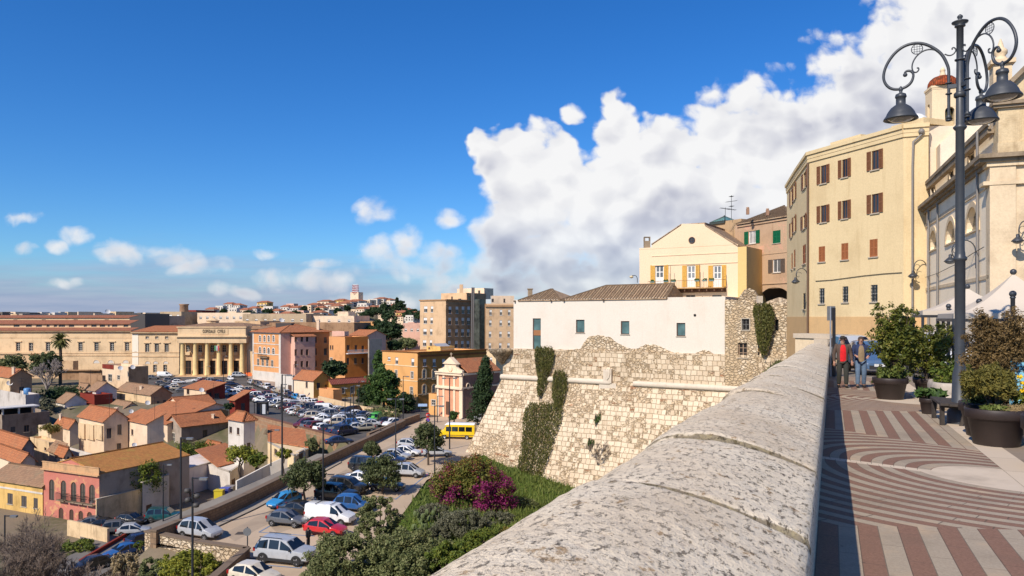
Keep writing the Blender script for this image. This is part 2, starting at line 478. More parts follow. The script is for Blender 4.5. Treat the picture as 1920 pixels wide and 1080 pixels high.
M_SLAB=m_slab('pale_stone_border',(0.50,0.40,0.29),(0.62,0.51,0.38))
M_SETT=m_slab('grey_brown_slabs',(0.20,0.155,0.115),(0.29,0.23,0.17),0.6,0.6)
def strip(name,mat,u0,u1,v0,v1,dz,n=24):
 mb=MB();rows=[];uvs=[]
 for i in range(n+1):
  v=v0+(v1-v0)*i/n
  rows.append([T(u0,v,dz),T(u1,v,dz)]);uvs.append([(u0,v),(u1,v)])
 mb.grid(rows,0,uvs,False)
 o=mb.build(name,mat);return struct(o)
strip('promenade_paving',M_PAVE,-0.14,2.16,-4,34,0.0,60)
strip('stone_border',M_SLAB,2.16,2.56,-4,34,0.004,40)
strip('side_pavement',M_SETT,2.56,40,-4,34,0.0,20)
strip('upper_road',m_asphalt('upper_road_asphalt',(0.17,0.145,0.12),(0.22,0.19,0.155)),-0.14,45,34,62,-0.02,20)
strip('upper_yard',M_SETT,-0.2,60,62,130,-0.02,10)
def m_limestone():
 m,g,b=newmat('lichen_limestone',0.9,0.2)
 uv=g.uv();u,v,_=g.xyz(uv);p=g.pos()
 big=g.noise(p,0.9,6,0.62);mid=g.noise(g.vec(u,v,0.0),7.0,6,0.7)
 fine=g.noise(p,60,4,0.7)
 c=g.mix(g.ss(big,0.3,0.7),(0.64,0.515,0.36),(0.78,0.67,0.50))
 c=g.mix(g.ss(mid,0.55,0.75),c,(0.47,0.375,0.28))
 c=g.mix(g.ss(fine,0.56,0.78),c,(0.36,0.28,0.205))
 P3=g.vec(g.mul(u,1.1),g.mul(v,0.6),4.0)
 s1=g.noise(P3,23,9,0.78)
 reg=g.ss(g.noise(p,0.9,4,0.6),0.32,0.62)
 sp=g.mul(g.ss(s1,0.548,0.605),g.lin(reg,0,1,0.3,1.0))
 c=g.mix(g.mul(sp,0.88),c,(0.115,0.085,0.06))
 s2=g.noise(g.vec(u,g.mul(v,0.6),9.0),7,8,0.74)
 c=g.mix(g.mul(g.ss(s2,0.575,0.64),0.75),c,(0.29,0.165,0.06))
 s3=g.noise(g.vec(u,g.mul(v,0.6),15.0),5,9,0.78)
 c=g.mix(g.mul(g.ss(s3,0.575,0.64),0.8),c,(0.13,0.095,0.042))
 s4=g.noise(g.vec(u,g.mul(v,0.6),25.0),36,5,0.7)
 c=g.mix(g.mul(g.ss(s4,0.60,0.66),0.85),c,(0.09,0.07,0.05))
 at=g.node('ShaderNodeAttribute',attribute_name='joint').outputs['Fac']
 jn=g.noise(p,14,5,0.7)
 jj=g.ss(g.add(at,g.mul(g.sub(jn,0.5),0.8)),0.34,0.62)
 moss=g.mix(g.ss(g.noise(p,22,4,0.7),0.4,0.65),(0.075,0.052,0.022),(0.20,0.155,0.055))
 c=g.mix(g.mul(jj,0.75),c,moss)
 g.l.new(c,b.inputs['Base Color'])
 h=g.add(g.mul(mid,0.9),g.add(g.mul(fine,0.35),g.mul(sp,-0.7)))
 g.l.new(g.bump(h,0.75,0.035),b.inputs['Normal']);return m
M_LIME=m_limestone()
PROF=[(-0.13,-0.05),(-0.135,0.30),(-0.13,0.62),(-0.13,0.82),(-0.105,0.865),(-0.085,0.93),(-0.10,0.975),(-0.17,1.005),(-0.30,1.055),(-0.44,1.105),(-0.58,1.145),(-0.72,1.170),(-0.86,1.180),(-1.0,1.172),(-1.12,1.15),(-1.22,1.11),(-1.30,1.05),(-1.36,0.96),(-1.40,0.85),(-1.41,0.7),(-1.41,0.3),(-1.41,-0.4)]
JOINTS=[0.2,1.8,3.55,5.25,7.6,9.4,10.9,12.5,14.3,16.0,17.9,19.6,21.4,23.1,25,27,28.8,30.6,32.5,34.2,36,38,40,42,44]
from mathutils import noise as mnoise
def build_parapet():
 global PROF
 PROF=[(u if u>-.86 else-.86+(u+.86)*.84,z)for u,z in PROF]
 pr=[]
 for(a,b),(c,d)in zip(PROF[:-1],PROF[1:]):
  L=math.hypot(c-a,d-b);n=max(1,int(L/0.035))
  for i in range(n):pr.append((a+(c-a)*i/n,b+(d-b)*i/n))
 pr.append(PROF[-1])
 vs=[];v=-2.5
 while v<46:vs.append(v);v+=max(0.022,0.0085*abs(v))if v>0.5 else 0.12
 vs.append(46)
 mb=MB();rows=[];uvs=[];jat=[]
 s=[0]
 for(a,b),(c,d)in zip(pr[:-1],pr[1:]):s.append(s[-1]+math.hypot(c-a,d-b))
 for v in vs:
  r=[];q=[]
  k=max([i for i,j in enumerate(JOINTS)if j<=v],default=-1)
  rr=random.Random(k+50);tilt=rr.uniform(-0.012,0.012);lift=rr.uniform(-0.010,0.014)
  for i,(u,z)in enumerate(pr):
   wob=mnoise.noise(Vector((u*2.2,k*3.1,0)))*0.07+mnoise.noise(Vector((u*9,k*1.7,5)))*0.018
   dj=min(abs(v+wob-j)for j in JOINTS)
   wd=0.036+0.022*mnoise.noise(Vector((u*1.5,k,9)))
   j=math.exp(-(dj/wd)**2)
   top=max(0,min(1,(z-0.8)/0.15))
   nz=mnoise.fractal(Vector((u*3,v*3,z*3)),0.9,2.1,5)*0.009+mnoise.noise(Vector((u*1.1,v*0.9,3)))*0.012
   p=T(u,v,z+(lift+tilt*(u+0.7)*3+nz-0.02*j)*top)
   r.append(p);q.append((s[i],v));jat.append(j*top)
  rows.append(r);uvs.append(q)
 mb.grid(rows,0,uvs,True)
 o=mb.build('parapet_wall',M_LIME)
 at=o.data.attributes.new('joint','FLOAT','POINT');at.data.foreach_set('value',jat)
 tag(o,'long low stone parapet with rounded lichen covered coping beside the promenade','parapet')
build_parapet()
def m_bastion():
 m,g,b=newmat('bastion_masonry',0.93,0.15)
 u,v,_=g.xyz(g.uv());p=g.pos()
 wob=g.mul(g.sub(g.noise(p,0.8,3),0.5),0.34)
 BH=0.64
 fv=g.div(g.add(v,wob),BH);row=g.floor(fv)
 rw=g.white(g.vec(row,7.0,0.0))
 BW=g.lin(rw,0,1,0.55,1.0)
 fu=g.add(g.div(g.add(u,wob),BW),g.mul(rw,5.0));colm=g.floor(fu)
 cell=g.vec(colm,row,0.0);rn=g.white(cell)
 fru=g.m('FRACT',fu);frv=g.m('FRACT',fv)
 eu=g.mn(fru,g.sub(1.0,fru));ev=g.mn(frv,g.sub(1.0,frv))
 ed=g.mn(g.mul(eu,1.05),g.mul(ev,0.9))
 en=g.noise(p,5,4,0.7)
 mort=g.ss(g.add(ed,g.mul(g.sub(en,0.5),0.06)),0.065,0.02)
 ash=g.mix(rn,(0.60,0.475,0.335),(0.76,0.64,0.48))
 fn=g.noise(p,6,6,0.7);bn=g.noise(p,0.7,5,0.6)
 ash=g.mix(g.mul(g.ss(fn,0.5,0.75),0.5),ash,(0.36,0.25,0.14))
 ash=g.mix(g.mul(mort,.75),ash,(0.38,0.27,0.16))
 pw=g.vm('ADD',p,g.vm('SCALE',g.noise(p,2.0,4,0.6,color=True),None));
 ve=g.voro(g.vec(g.xyz(pw)[0],g.xyz(pw)[1],g.mul(g.xyz(pw)[2],1.5)),2.1,'DISTANCE_TO_EDGE')
 vc=g.voro(g.vec(g.xyz(pw)[0],g.xyz(pw)[1],g.mul(g.xyz(pw)[2],1.5)),2.1,'F1','Color')
 vr=g.xyz(vc)[0]
 rub=g.mix(vr,(0.50,0.37,0.235),(0.68,0.55,0.39))
 rub=g.mix(g.mul(g.ss(ve,0.06,0.0),.7),rub,(0.24,0.145,0.07))
 rub=g.mix(g.mul(g.ss(fn,0.48,0.7),0.45),rub,(0.38,0.23,0.11))
 rub=g.mix(g.ss(bn,0.55,0.72),rub,(0.50,0.385,0.25))
 cen=g.vec(g.mul(g.div(g.add(colm,0.5),1.0),BW),g.mul(row,BH),0.0)
 big=g.noise(g.vec(g.mul(u,1.0),g.mul(row,BH*1.3),3.0),0.16,4,0.6)
 mk=g.add(g.add(big,g.mul(g.sub(rn,0.5),0.20)),g.mul(g.gt(rn,0.86),0.12))
 thr=g.lin(v,2.0,26.0,0.545,0.45)
 mask=g.gt(mk,thr)
 lowf=g.noise(p,0.9,6,0.7)
 mask=g.mx(mask,g.ss(g.add(lowf,g.mul(big,0.4)),0.80,0.84))
 c=g.mix(mask,ash,rub)
 red=g.mul(g.ss(g.noise(g.vec(g.mul(u,0.5),g.mul(v,2.0),2.0),0.7,5,0.6),0.62,0.68),mask)
 c=g.mix(g.mul(red,0.7),c,(0.33,0.13,0.06))
 st=g.noise(g.vec(g.mul(u,0.8),g.mul(v,0.15),0.0),0.9,6,0.6)
 c=g.mix(g.mul(g.ss(st,0.5,0.8),0.35),c,(0.20,0.125,0.06))
 c=g.vm('MULTIPLY',c,(1.0,0.99,0.97))
 g.l.new(c,b.inputs['Base Color'])
 hh=g.add(g.mul(g.sub(1.0,mask),g.add(0.7,g.mul(mort,-0.7))),g.mul(mask,g.add(g.ss(ve,0.0,0.12),-0.3)))
 g.l.new(g.bump(g.add(hh,g.mul(fn,0.5)),0.9,0.12),b.inputs['Normal']);return m
M_BAST=m_bastion()
def m_rubble(name,k=1.0,cover=0.56):
 m,g,b=newmat(name,0.95,0.1);p=g.pos()
 x,y,z=g.xyz(g.vm('ADD',p,g.vm('MULTIPLY',g.noise(p,1.5,4,0.6,color=True),(0.7,0.7,0.5))))
 q=g.vec(x,y,g.mul(z,1.8))
 ve=g.voro(q,1.9,'DISTANCE_TO_EDGE');vr=g.xyz(g.voro(q,1.9,'F1','Color'))[0]
 fn=g.noise(p,5,6,0.7)
 c=g.mix(vr,(0.52*k,0.39*k,0.25*k),(0.74*k,0.61*k,0.44*k))
 c=g.mix(g.mul(g.ss(ve,0.08,0.0),.75),c,(0.20,0.125,0.065))
 c=g.mix(g.mul(g.ss(fn,0.5,0.72),0.55),c,(0.38,0.23,0.10))
 pl=g.noise(p,0.45,7,0.65)
 c=g.mix(g.ss(pl,cover,cover+0.04),c,g.mix(fn,(0.62,0.48,0.32),(0.50,0.36,0.21)))
 g.l.new(c,b.inputs['Base Color'])
 g.l.new(g.bump(g.add(g.ss(ve,0.0,0.15),g.mul(fn,0.6)),1.0,0.15),b.inputs['Normal']);return m
M_RUB=m_rubble('tan_rubble')
M_PALE=plaster('pale_stone',(0.62,0.53,0.42),0.25,0.8,(0.28,0.2,0.12))
BA=Vector((-1.35,112.0));BB=Vector((28.6,92.0));BT=(BB-BA).normalized();BN=Vector((BT.y,-BT.x))
def wallpt(px,py,off=0.0,A=BA,t=BT):
 q=hit(A,t,px);d=q.y
 return Vector((q.x,q.y,Zat(py,d)))+Vector((BN.x*off,BN.y*off,0)),(q-A).dot(t)
ZSTR=Zat(706,111.5)
def build_bastion():
 root=thing('bastion','tall sloping fortress bastion of pale ashlar and crumbling tan rubble under the white building','bastion',(BA.x+8,BA.y,GZ-3))
 L=46.0;zt=Zat(653,112);zb=GZ-6
 bat=0.36;hb=ZSTR-zb
 lft=Vector((-0.45,0.89)).normalized()
 mb=MB()
 nu,nz=60,26
 def pt(u,z):
  o=max(0.0,ZSTR-z)*bat
  o+=0.10*mnoise.noise(Vector((u*0.4,z*0.4,0)))
  return Vector((BA.x+BT.x*u+BN.x*o,BA.y+BT.y*u+BN.y*o,z))
 zs=[zb+(zt-zb)*i/nz for i in range(nz+1)]
 rows=[];uvs=[]
 for z in zs:
  o=max(0.0,ZSTR-z)*bat
  u0=-o*0.98
  rows.append([pt(u0+(L-u0)*k/nu,z)for k in range(nu+1)])
  uvs.append([(u0+(L-u0)*k/nu,z-zb)for k in range(nu+1)])
 mb.grid(rows,0,uvs,False)
 back=[]
 for r,z in zip(rows,zs):
  o=max(0.0,ZSTR-z)*bat
  a=r[0];back.append([a+Vector((lft.x*0+0.55*30,30.0*0.83,0)),a])
 mb.grid(back,0,[[(30,z-zb),(0,z-zb)]for z in zs],False)
 a=rows[-1][0];bq=rows[-1][-1];e=back[-1][0]
 mb.face([a,bq,bq+Vector((16,25,0)),e],0,[(0,0)]*4)
 mb.build('battered_wall',M_BAST,root)
 for u0,u1 in((-0.25,17.9),(21.3,44.0)):
  s=MB()
  p0=Vector((BA.x,BA.y,ZSTR));tv=Vector((BT.x,BT.y,0));nv=Vector((BN.x,BN.y,0))
  prof=[(0,-0.62),(0.12,-0.60),(0.14,-0.42),(0.30,-0.38),(0.42,-0.2),(0.44,0.0),(0.38,0.18),(0.2,0.30),(0,0.34)]
  n=30
  s.grid([[p0+tv*(u0+(u1-u0)*k/n)+nv*(a+0.03*mnoise.noise(Vector((k*.7,a*9,0))))+Vector((0,0,b))for a,b in prof]for k in range(n+1)],0)
  for u,rev in((u0,False),(u1,True)):
   f=[p0+tv*u+nv*a+Vector((0,0,b))for a,b in prof]
   s.face(list(reversed(f))if rev else f)
  s.build('string_course',M_PALE,root)
 c=MB()
 q0,u=wallpt(1141,705)
 tv=Vector((BT.x,BT.y,0));nv=Vector((BN.x,BN.y,0));M=Matrix(((BT.x,BN.x,0,q0.x),(BT.y,BN.y,0,q0.y),(0,0,1,0),(0,0,0,1)))
 z0=Zat(718,q0.y);z1=Zat(692,q0.y)
 c.box((-0.62,-0.3,z0),(0.62,0.42,z1),0,M)
 c.box((-1.3,-0.3,z0-0.85),(1.3,0.30,z0-0.003),0,M)
 sh=[(-0.42,0.95),(-0.45,0.3),(-0.3,-0.25),(0,-0.6),(0.3,-0.25),(0.45,0.3),(0.42,0.95),(0.15,0.82),(0,0.98),(-0.15,0.82)]
 zc=(z0+z1)/2+0.05
 f1=[M@Vector((a,0.54,zc+b*0.95))for a,b in sh];f0=[M@Vector((a*1.12,0.42,zc+b*1.02))for a,b in sh]
 c.face(list(reversed(f1)))
 for i in range(len(sh)):c.face([f0[i],f1[i],f1[(i+1)%len(sh)],f0[(i+1)%len(sh)]])
 for sx in(-0.12,0.12):
  c.box((sx-0.03,0.53,zc-0.3),(sx+0.03,0.58,zc+0.6),0,M)
 c.build('carved_shield',M_PALE,root)
 t=MB();q=wallpt(962,660)[0]
 q=Vector((BA.x+BN.x*0.2-0.1,BA.y+BN.y*0.2,0));zt2=Zat(655,111)
 t.lathe([(0.05,zt2-2.4),(0.35,zt2-2.1),(0.75,zt2-1.6),(1.3,zt2-1.0),(1.42,zt2-0.8),(1.75,zt2-0.55),(1.95,zt2-0.2),(1.9,zt2),(0.1,zt2+0.05)],q,24)
 t.build('turret_corbel',m_rubble('dark_rubble',0.45),root)
 return root
BAST=build_bastion()
def build_terrace_wall():
 mb=MB();rows=[];uvs=[]
 for i in range(31):
  v=-4+100*i/30
  top=T(-1.40,v,-0.3);bot=T(-6.5,v,0);bot.z=GZ-6
  rows.append([top,top.lerp(bot,0.5),bot]);uvs.append([(v,20),(v,10),(v,0)])
 mb.grid(rows,0,uvs,False)
 a,b=T(-1.40,-4,-0.3),T(-0.1,-4,-0.3)
 o=mb.build('terrace_wall',M_BAST);tag(o,'high rampart wall dropping from the promenade parapet to the grass','rampart')
build_terrace_wall()
def hole_wall(mb,A,t,L,z0,z1,holes,depth,mi=0):
 """wall in the plane through A along t (outside on the right hand of t), with rectangular holes and reveals"""
 n=Vector((t.y,-t.x))
 def W(u,z,o=0.0):return(A.x+t.x*u+n.x*o,A.y+t.y*u+n.y*o,z)
 us=sorted({0.0,L,*[h[0]for h in holes],*[h[2]for h in holes]});zs=sorted({z0,z1,*[h[1]for h in holes],*[h[3]for h in holes]})
 us=[u for u in us if-1e-6<=u<=L+1e-6];zs=[z for z in zs if z0-1e-6<=z<=z1+1e-6]
 for j in range(len(zs)-1):
  run=None
  for i in range(len(us)-1):
   cu,cz=(us[i]+us[i+1])/2,(zs[j]+zs[j+1])/2
   inside=any(h[0]<cu<h[2]and h[1]<cz<h[3]for h in holes)
   if not inside:
    if run is None:run=us[i]
   if run is not None and(inside or i==len(us)-2):
    e=us[i]if inside else us[i+1]
    mb.face([W(run,zs[j]),W(e,zs[j]),W(e,zs[j+1]),W(run,zs[j+1])],mi,[(run,zs[j]),(e,zs[j]),(e,zs[j+1]),(run,zs[j+1])])
    run=None
 for a,b,c,d in holes:
  for p,q in(((a,b),(c,b)),((c,b),(c,d)),((c,d),(a,d)),((a,d),(a,b))):
   mb.face([W(*p),W(*p,-depth),W(*q,-depth),W(*q)],mi,[(p[0],p[1]),(p[0]+depth,p[1]),(q[0]+depth,q[1]),(q[0],q[1])])
WIN_CACHE={}
def win_mesh(kind,w,h,st,dep):
 """local: x right (centred), y inwards from the wall face, z up from the sill"""
 key=(kind,round(w,2),round(h,2),st['name'],round(dep,2))
 if key in WIN_CACHE:return WIN_CACHE[key]
 w=round(w,2);h=round(h,2);mb=MB();f=st.get('fw',0.07);y=dep-0.02
 if kind=='frame':
  arch=st.get('arch')
  if st.get('surround'):
   s=st['surround'];sm=1
   mb.box((-w/2-s,-0.04,0),(-w/2,0.03,h),sm);mb.box((w/2,-0.04,0),(w/2+s,0.03,h),sm)
   mb.box((-w/2-s,-0.04,h),(w/2+s,0.03,h+s),sm)
   if st.get('hood'):mb.box((-w/2-s*1.8,-0.32,h+s),(w/2+s*1.8,0.03,h+s*2.0),sm)
  if st.get('sill',True):mb.box((-w/2-0.1,-0.1,-0.09),(w/2+0.1,dep*0.5,-0.002),1)
  mb.box((-w/2,y-0.05,0),(-w/2+f,y,h));mb.box((w/2-f,y-0.05,0),(w/2,y,h))
  mb.box((-w/2+f,y-0.05,0),(w/2-f,y,f));mb.box((-w/2+f,y-0.05,h-f),(w/2-f,y,h))
  nx,nz=st.get('mull',(2,3));g_=f*0.75
  for i in range(1,nx):
   x=-w/2+w*i/nx;mb.box((x-g_/2-0.01,y-0.045,f),(x+g_/2+0.01,y-0.002,h-f))
  for j in range(1,nz):
   z=h*j/nz;mb.box((-w/2+f,y-0.04,z-g_/2),(w/2-f,y-0.004,z+g_/2))
  if st.get('panel'):mb.box((-w/2+f,y-0.035,f),(w/2-f,y-0.006,h*st['panel']))
  if st.get('blind'):mb.box((-w/2+f,y-0.03,h*(1-st['blind'])),(w/2-f,y-0.008,h-f),1)
  if arch:
   pts=[]
   for k in range(13):
    a=math.pi*k/12;pts.append((w/2*math.cos(a),h-w/2+w/2*math.sin(a)))
   for sx in(1,-1):
    poly=[(sx*x,z)for x,z in pts if x>=-1e-6]+[(0,h+0.001),(sx*w/2,h+0.001)]
    fc=[(sx*w/2,y*0+0.015,h)]+[(sx*x,0.015,z)for x,z in pts[:7]][::1]
    mb.face([(sx*w/2,0.012,h)]+[(sx*x,0.012,z)for x,z in pts[:7]],2)
    for(x0,z0),(x1,z1)in zip(pts[:6],pts[1:7]):
     mb.face([(sx*x0,0.012,z0),(sx*x1,0.012,z1),(sx*x1,dep,z1),(sx*x0,dep,z0)],2)
   if st.get('archtrim'):
    s=st['archtrim'];n=14
    rows=[]
    for k in range(n+1):
     a=math.pi*k/n
     rows.append([(r_*math.cos(a),yy,h-w/2+r_*math.sin(a))for r_,yy in((w/2,0.01),(w/2,-0.06),(w/2+s,-0.06),(w/2+s,0.02))])
    mb.grid(rows,1,None,False)
    for sx in(-1,1):
     lo,hi=sorted((sx*w/2,sx*(w/2+s)));mb.box((lo,-0.06,0),(hi,0.02,h-w/2),1)
  if st.get('bars'):
   n=max(3,int(w/0.16))
   for i in range(1,n):
    x=-w/2+w*i/n;mb.box((x-0.012,0.02,0.0),(x+0.012,0.045,h),3)
   n=max(3,int(h/0.25))
   for i in range(1,n):
    z=h*i/n;mb.box((-w/2,0.015,z-0.012),(w/2,0.05,z+0.012),3)
  mats=[st['frame'],st.get('trim',st['frame']),st.get('wall',st['frame']),BLACK]
 elif kind=='pane':
  mb.face([(-w/2+f*.5,y-0.02,f*.5),(w/2-f*.5,y-0.02,f*.5),(w/2-f*.5,y-0.02,h-f*.5),(-w/2+f*.5,y-0.02,h-f*.5)])
  mats=[st.get('glass',GLASS)]
 elif kind=='shutter':
  lw=w;th=0.05
  mb.box((0,-th,0),(0.07,0,h));mb.box((lw-0.07,-th,0),(lw,0,h));
  for z in(0,h*0.5-0.04,h-0.08):mb.box((0.07,-th,z),(lw-0.07,0,z+0.08))
  n=max(6,int(h/0.09))
  for i in range(n):
   z=0.08+(h-0.16)*(i+0.5)/n
   mb.face([(0.07,-th+0.005,z-0.04),(lw-0.07,-th+0.005,z-0.04),(lw-0.07,-0.005,z+0.035),(0.07,-0.005,z+0.035)])
  mats=[st['shut']]
 me=mb.build('tmp',mats,loc=(0,0,0));d=me.data;D.objects.remove(me)
 d.name=kind;WIN_CACHE[key]=d;return d
def place(name,me,parent,loc,rz,sx=1):
 o=D.objects.new(name,me);COL.objects.link(o);o.parent=parent
 o.location=Vector(loc)-wloc(parent);o.rotation_euler=(0,0,rz);return o
def add_window(root,A,t,u0,z0,u1,z1,st,dep,simple=False):
 n=Vector((t.y,-t.x));rz=math.atan2(t.y,t.x);w=u1-u0;h=z1-z0
 c=Vector((A.x+t.x*(u0+u1)/2,A.y+t.y*(u0+u1)/2,z0))
 nm=st.get('kind','window')
 fr=D.objects.new(nm,win_mesh('frame',w,h,st,dep));COL.objects.link(fr);fr.parent=root;fr.location=c-wloc(root);fr.rotation_euler=(0,0,rz)
 def sub(name,me,loc,r=0.0):
  o=D.objects.new(name,me);COL.objects.link(o);o.parent=fr;o.location=loc;o.rotation_euler=(0,0,r);return o
 sub('pane',win_mesh('pane',w,h,st,dep),(0,0,0))
 sh=st.get('shutters')
 if sh=='open':
  lw=round(w/2+0.02,2);me=win_mesh('shutter',lw,h,st,0)
  sub('shutter',me,(w/2+0.03,-0.02,0),0.0+st.get('swing',-0.05));
  o=sub('shutter',me,(-w/2-0.03-lw,-0.02-lw*0.05,0),0.05)
 elif sh=='closed':
  lw=round(w/2-0.005,2);me=win_mesh('shutter',lw,h,st,0)
  sub('shutter',me,(-w/2,0.06,0));sub('shutter',me,(0.005,0.06,0))
 return fr
class Face:
 """a facade: vertical plane through A along t; converts survey pixels to wall coordinates"""
 def __init__(s,A,B):s.A=Vector(A);s.t=(Vector(B)-s.A);s.L=s.t.length;s.t.normalize();s.n=Vector((s.t.y,-s.t.x))
 def uz(s,px,py):
  q=hit(s.A,s.t,px);return(q-s.A).dot(s.t),Zat(py,q.y)
 def rect(s,r):
  xm=(r[0]+r[2])/2;d=hit(s.A,s.t,xm).y
  u0=s.uz(r[0],0)[0];u1=s.uz(r[2],0)[0]
  return(u0,Zat(r[3],d),u1,Zat(r[1],d))
 def w(s,u,z,o=0.0):return Vector((s.A.x+s.t.x*u+s.n.x*o,s.A.y+s.t.y*u+s.n.y*o,z))
 def M(s,u=0.0,z=0.0,o=0.0):
  q=s.w(u,z,o)
  return Matrix(((s.t.x,s.n.x,0,q.x),(s.t.y,s.n.y,0,q.y),(0,0,1,q.z),(0,0,0,1)))
 def band(s,mb,u0,u1,z0,z1,out,mi=0):mb.box((u0,-0.02,z0),(u1,out,z1),mi,s.M())
def roof_slab(mb,pts,th=0.12,mi=0,eave=None):
 """one roof plane; pts counter-clockwise from above, first edge is the eave"""
 a=Vector(pts[1])-Vector(pts[0]);a.normalize();nrm=(Vector(pts[1])-Vector(pts[0])).cross(Vector(pts[-1])-Vector(pts[0])).normalized()
 up=nrm.cross(a)
 uv=[((Vector(p)-Vector(pts[0])).dot(a),(Vector(p)-Vector(pts[0])).dot(up))for p in pts]
 mb.face([Vector(p)+Vector((0,0,th))for p in pts],mi,uv)
 n=len(pts)
 for i in range(n):
  p,q=Vector(pts[i]),Vector(pts[(i+1)%n]);z=Vector((0,0,th))
  mb.face([p,q,q+z,p+z],mi,[(0,0),(1,0),(1,0.1),(0,0.1)])
def ridge_caps(mb,a,b,mi=0):
 a=Vector(a);b=Vector(b);n=max(2,int((b-a).length/0.4))
 mb.tube([a+(b-a)*k/n+Vector((0,0,0.12))for k in range(n+1)],0.14,6,mi)
M_YEL=plaster('pale_yellow_plaster',S(238,213,166,0.80),0.28,0.25,S(190,150,92,0.6))
M_YELB=plaster('peach_plinth_plaster',S(224,184,132,0.78),0.2,0.5)
M_PEACH=plaster('peach_plaster',S(248,220,184,0.82),0.10,0.25,S(214,165,110,0.7),0.1)
M_PEACHY=plaster('ochre_plaster_end',S(238,204,138,0.78),0.12,0.3,S(200,150,80,0.7),0.1)
M_WHITEP=plaster('whitewashed_plaster',S(238,226,210,0.80),0.16,0.3,S(200,175,140,0.7),0.15)
M_PINKB=plaster('flaking_pinkish_plaster',S(216,182,148,0.72),0.45,0.22,S(150,112,84,0.7),0.5,0,S(222,176,146,0.76))
M_CHW=plaster('church_white_plaster',S(252,232,200,1.0),0.18,0.3,S(160,140,120,0.6),0.2)
M_CHS=plaster('church_cream_stone',S(236,212,176,0.82),0.38,0.6,S(150,112,70,0.6),0.5)
M_CHD=plaster('weathered_cornice_stone',S(176,156,130,0.7),0.7,0.8,S(92,76,58,0.5),0.6)
M_OLDT=tiles('old_clay_tiles',(0.46,0.32,0.20),(0.33,0.22,0.14),0.42,0.30,0.5,(0.44,0.37,0.25),1.0)
SH_BR=plain('brown_shutter_paint',(0.185,0.075,0.032),0.6);SH_OR=plain('rust_shutter_paint',(0.33,0.115,0.04),0.6)
SH_YE=plain('yellow_shutter_paint',S(232,178,74,0.8),0.6);SH_GR=plain('green_shutter_paint',S(14,110,70,0.75),0.55);SH_GY=plain('grey_brown_shutter_paint',S(112,96,84,0.7),0.7)
SILLM=plain('stone_sill',(0.42,0.36,0.28),0.85)
ST_BR=dict(name='br',frame=plain('brown_frame',(0.12,0.055,0.03),0.6),trim=SILLM,shut=SH_BR,shutters='open',mull=(2,1),fw=0.08)
ST_OR=dict(name='or',frame=plain('brown_frame',(0.12,0.055,0.03)),trim=SILLM,shut=SH_OR,shutters='closed',mull=(2,1))
ST_BAR=dict(name='bar',frame=plain('grey_frame',(0.28,0.27,0.25)),trim=SILLM,mull=(2,2),bars=True)
CURT=plain('curtain_glass',(0.34,0.33,0.31),0.25,0,0.5,1.5)
ST_GRN=dict(name='grn',frame=WOODW,trim=SILLM,shut=SH_GR,shutters='open',mull=(2,1),fw=0.12,glass=CURT)
ST_GRNC=dict(name='grnc',frame=WOODW,trim=SILLM,shut=SH_GR,shutters='closed',mull=(2,1))
ST_GYO=dict(name='gyo',frame=WOODW,trim=SILLM,shut=SH_GY,shutters='open',mull=(2,1),fw=0.10,glass=plain('dull_glass',(0.12,0.12,0.12),0.15,0,0.4,1.0))
ST_PLAIN=dict(name='pl',frame=plain('dark_brown_frame',(0.09,0.05,0.032)),trim=SILLM,mull=(1,1),fw=0.07)
def poly_building(root,pts,z0,z1,mat,faces,dep=0.16,cap=True,name='wall'):
 """pts: xy polygon, counter-clockwise seen from above; faces: {edge index: [(rect px, style, reveal)]}"""
 mb=MB();n=len(pts);wins=[]
 for i in range(n):
  fa=Face(pts[i],pts[(i+1)%n]);holes=[]
  for r,st in faces.get(i,[]):
   q=fa.rect(r);holes.append(q);wins.append((fa,q,st))
  hole_wall(mb,fa.A,fa.t,fa.L,z0,z1,holes,dep)
 if cap:mb.face([(p[0],p[1],z1)for p in pts],0,[(p[0],p[1])for p in pts])
 o=mb.build(name,mat,root)
 for fa,q,st in wins:add_window(root,fa.A,fa.t,*q,st,dep)
 return o
def pxr(cx,cy,w,h):return(cx-w/2,cy-h/2,cx+w/2,cy+h/2)
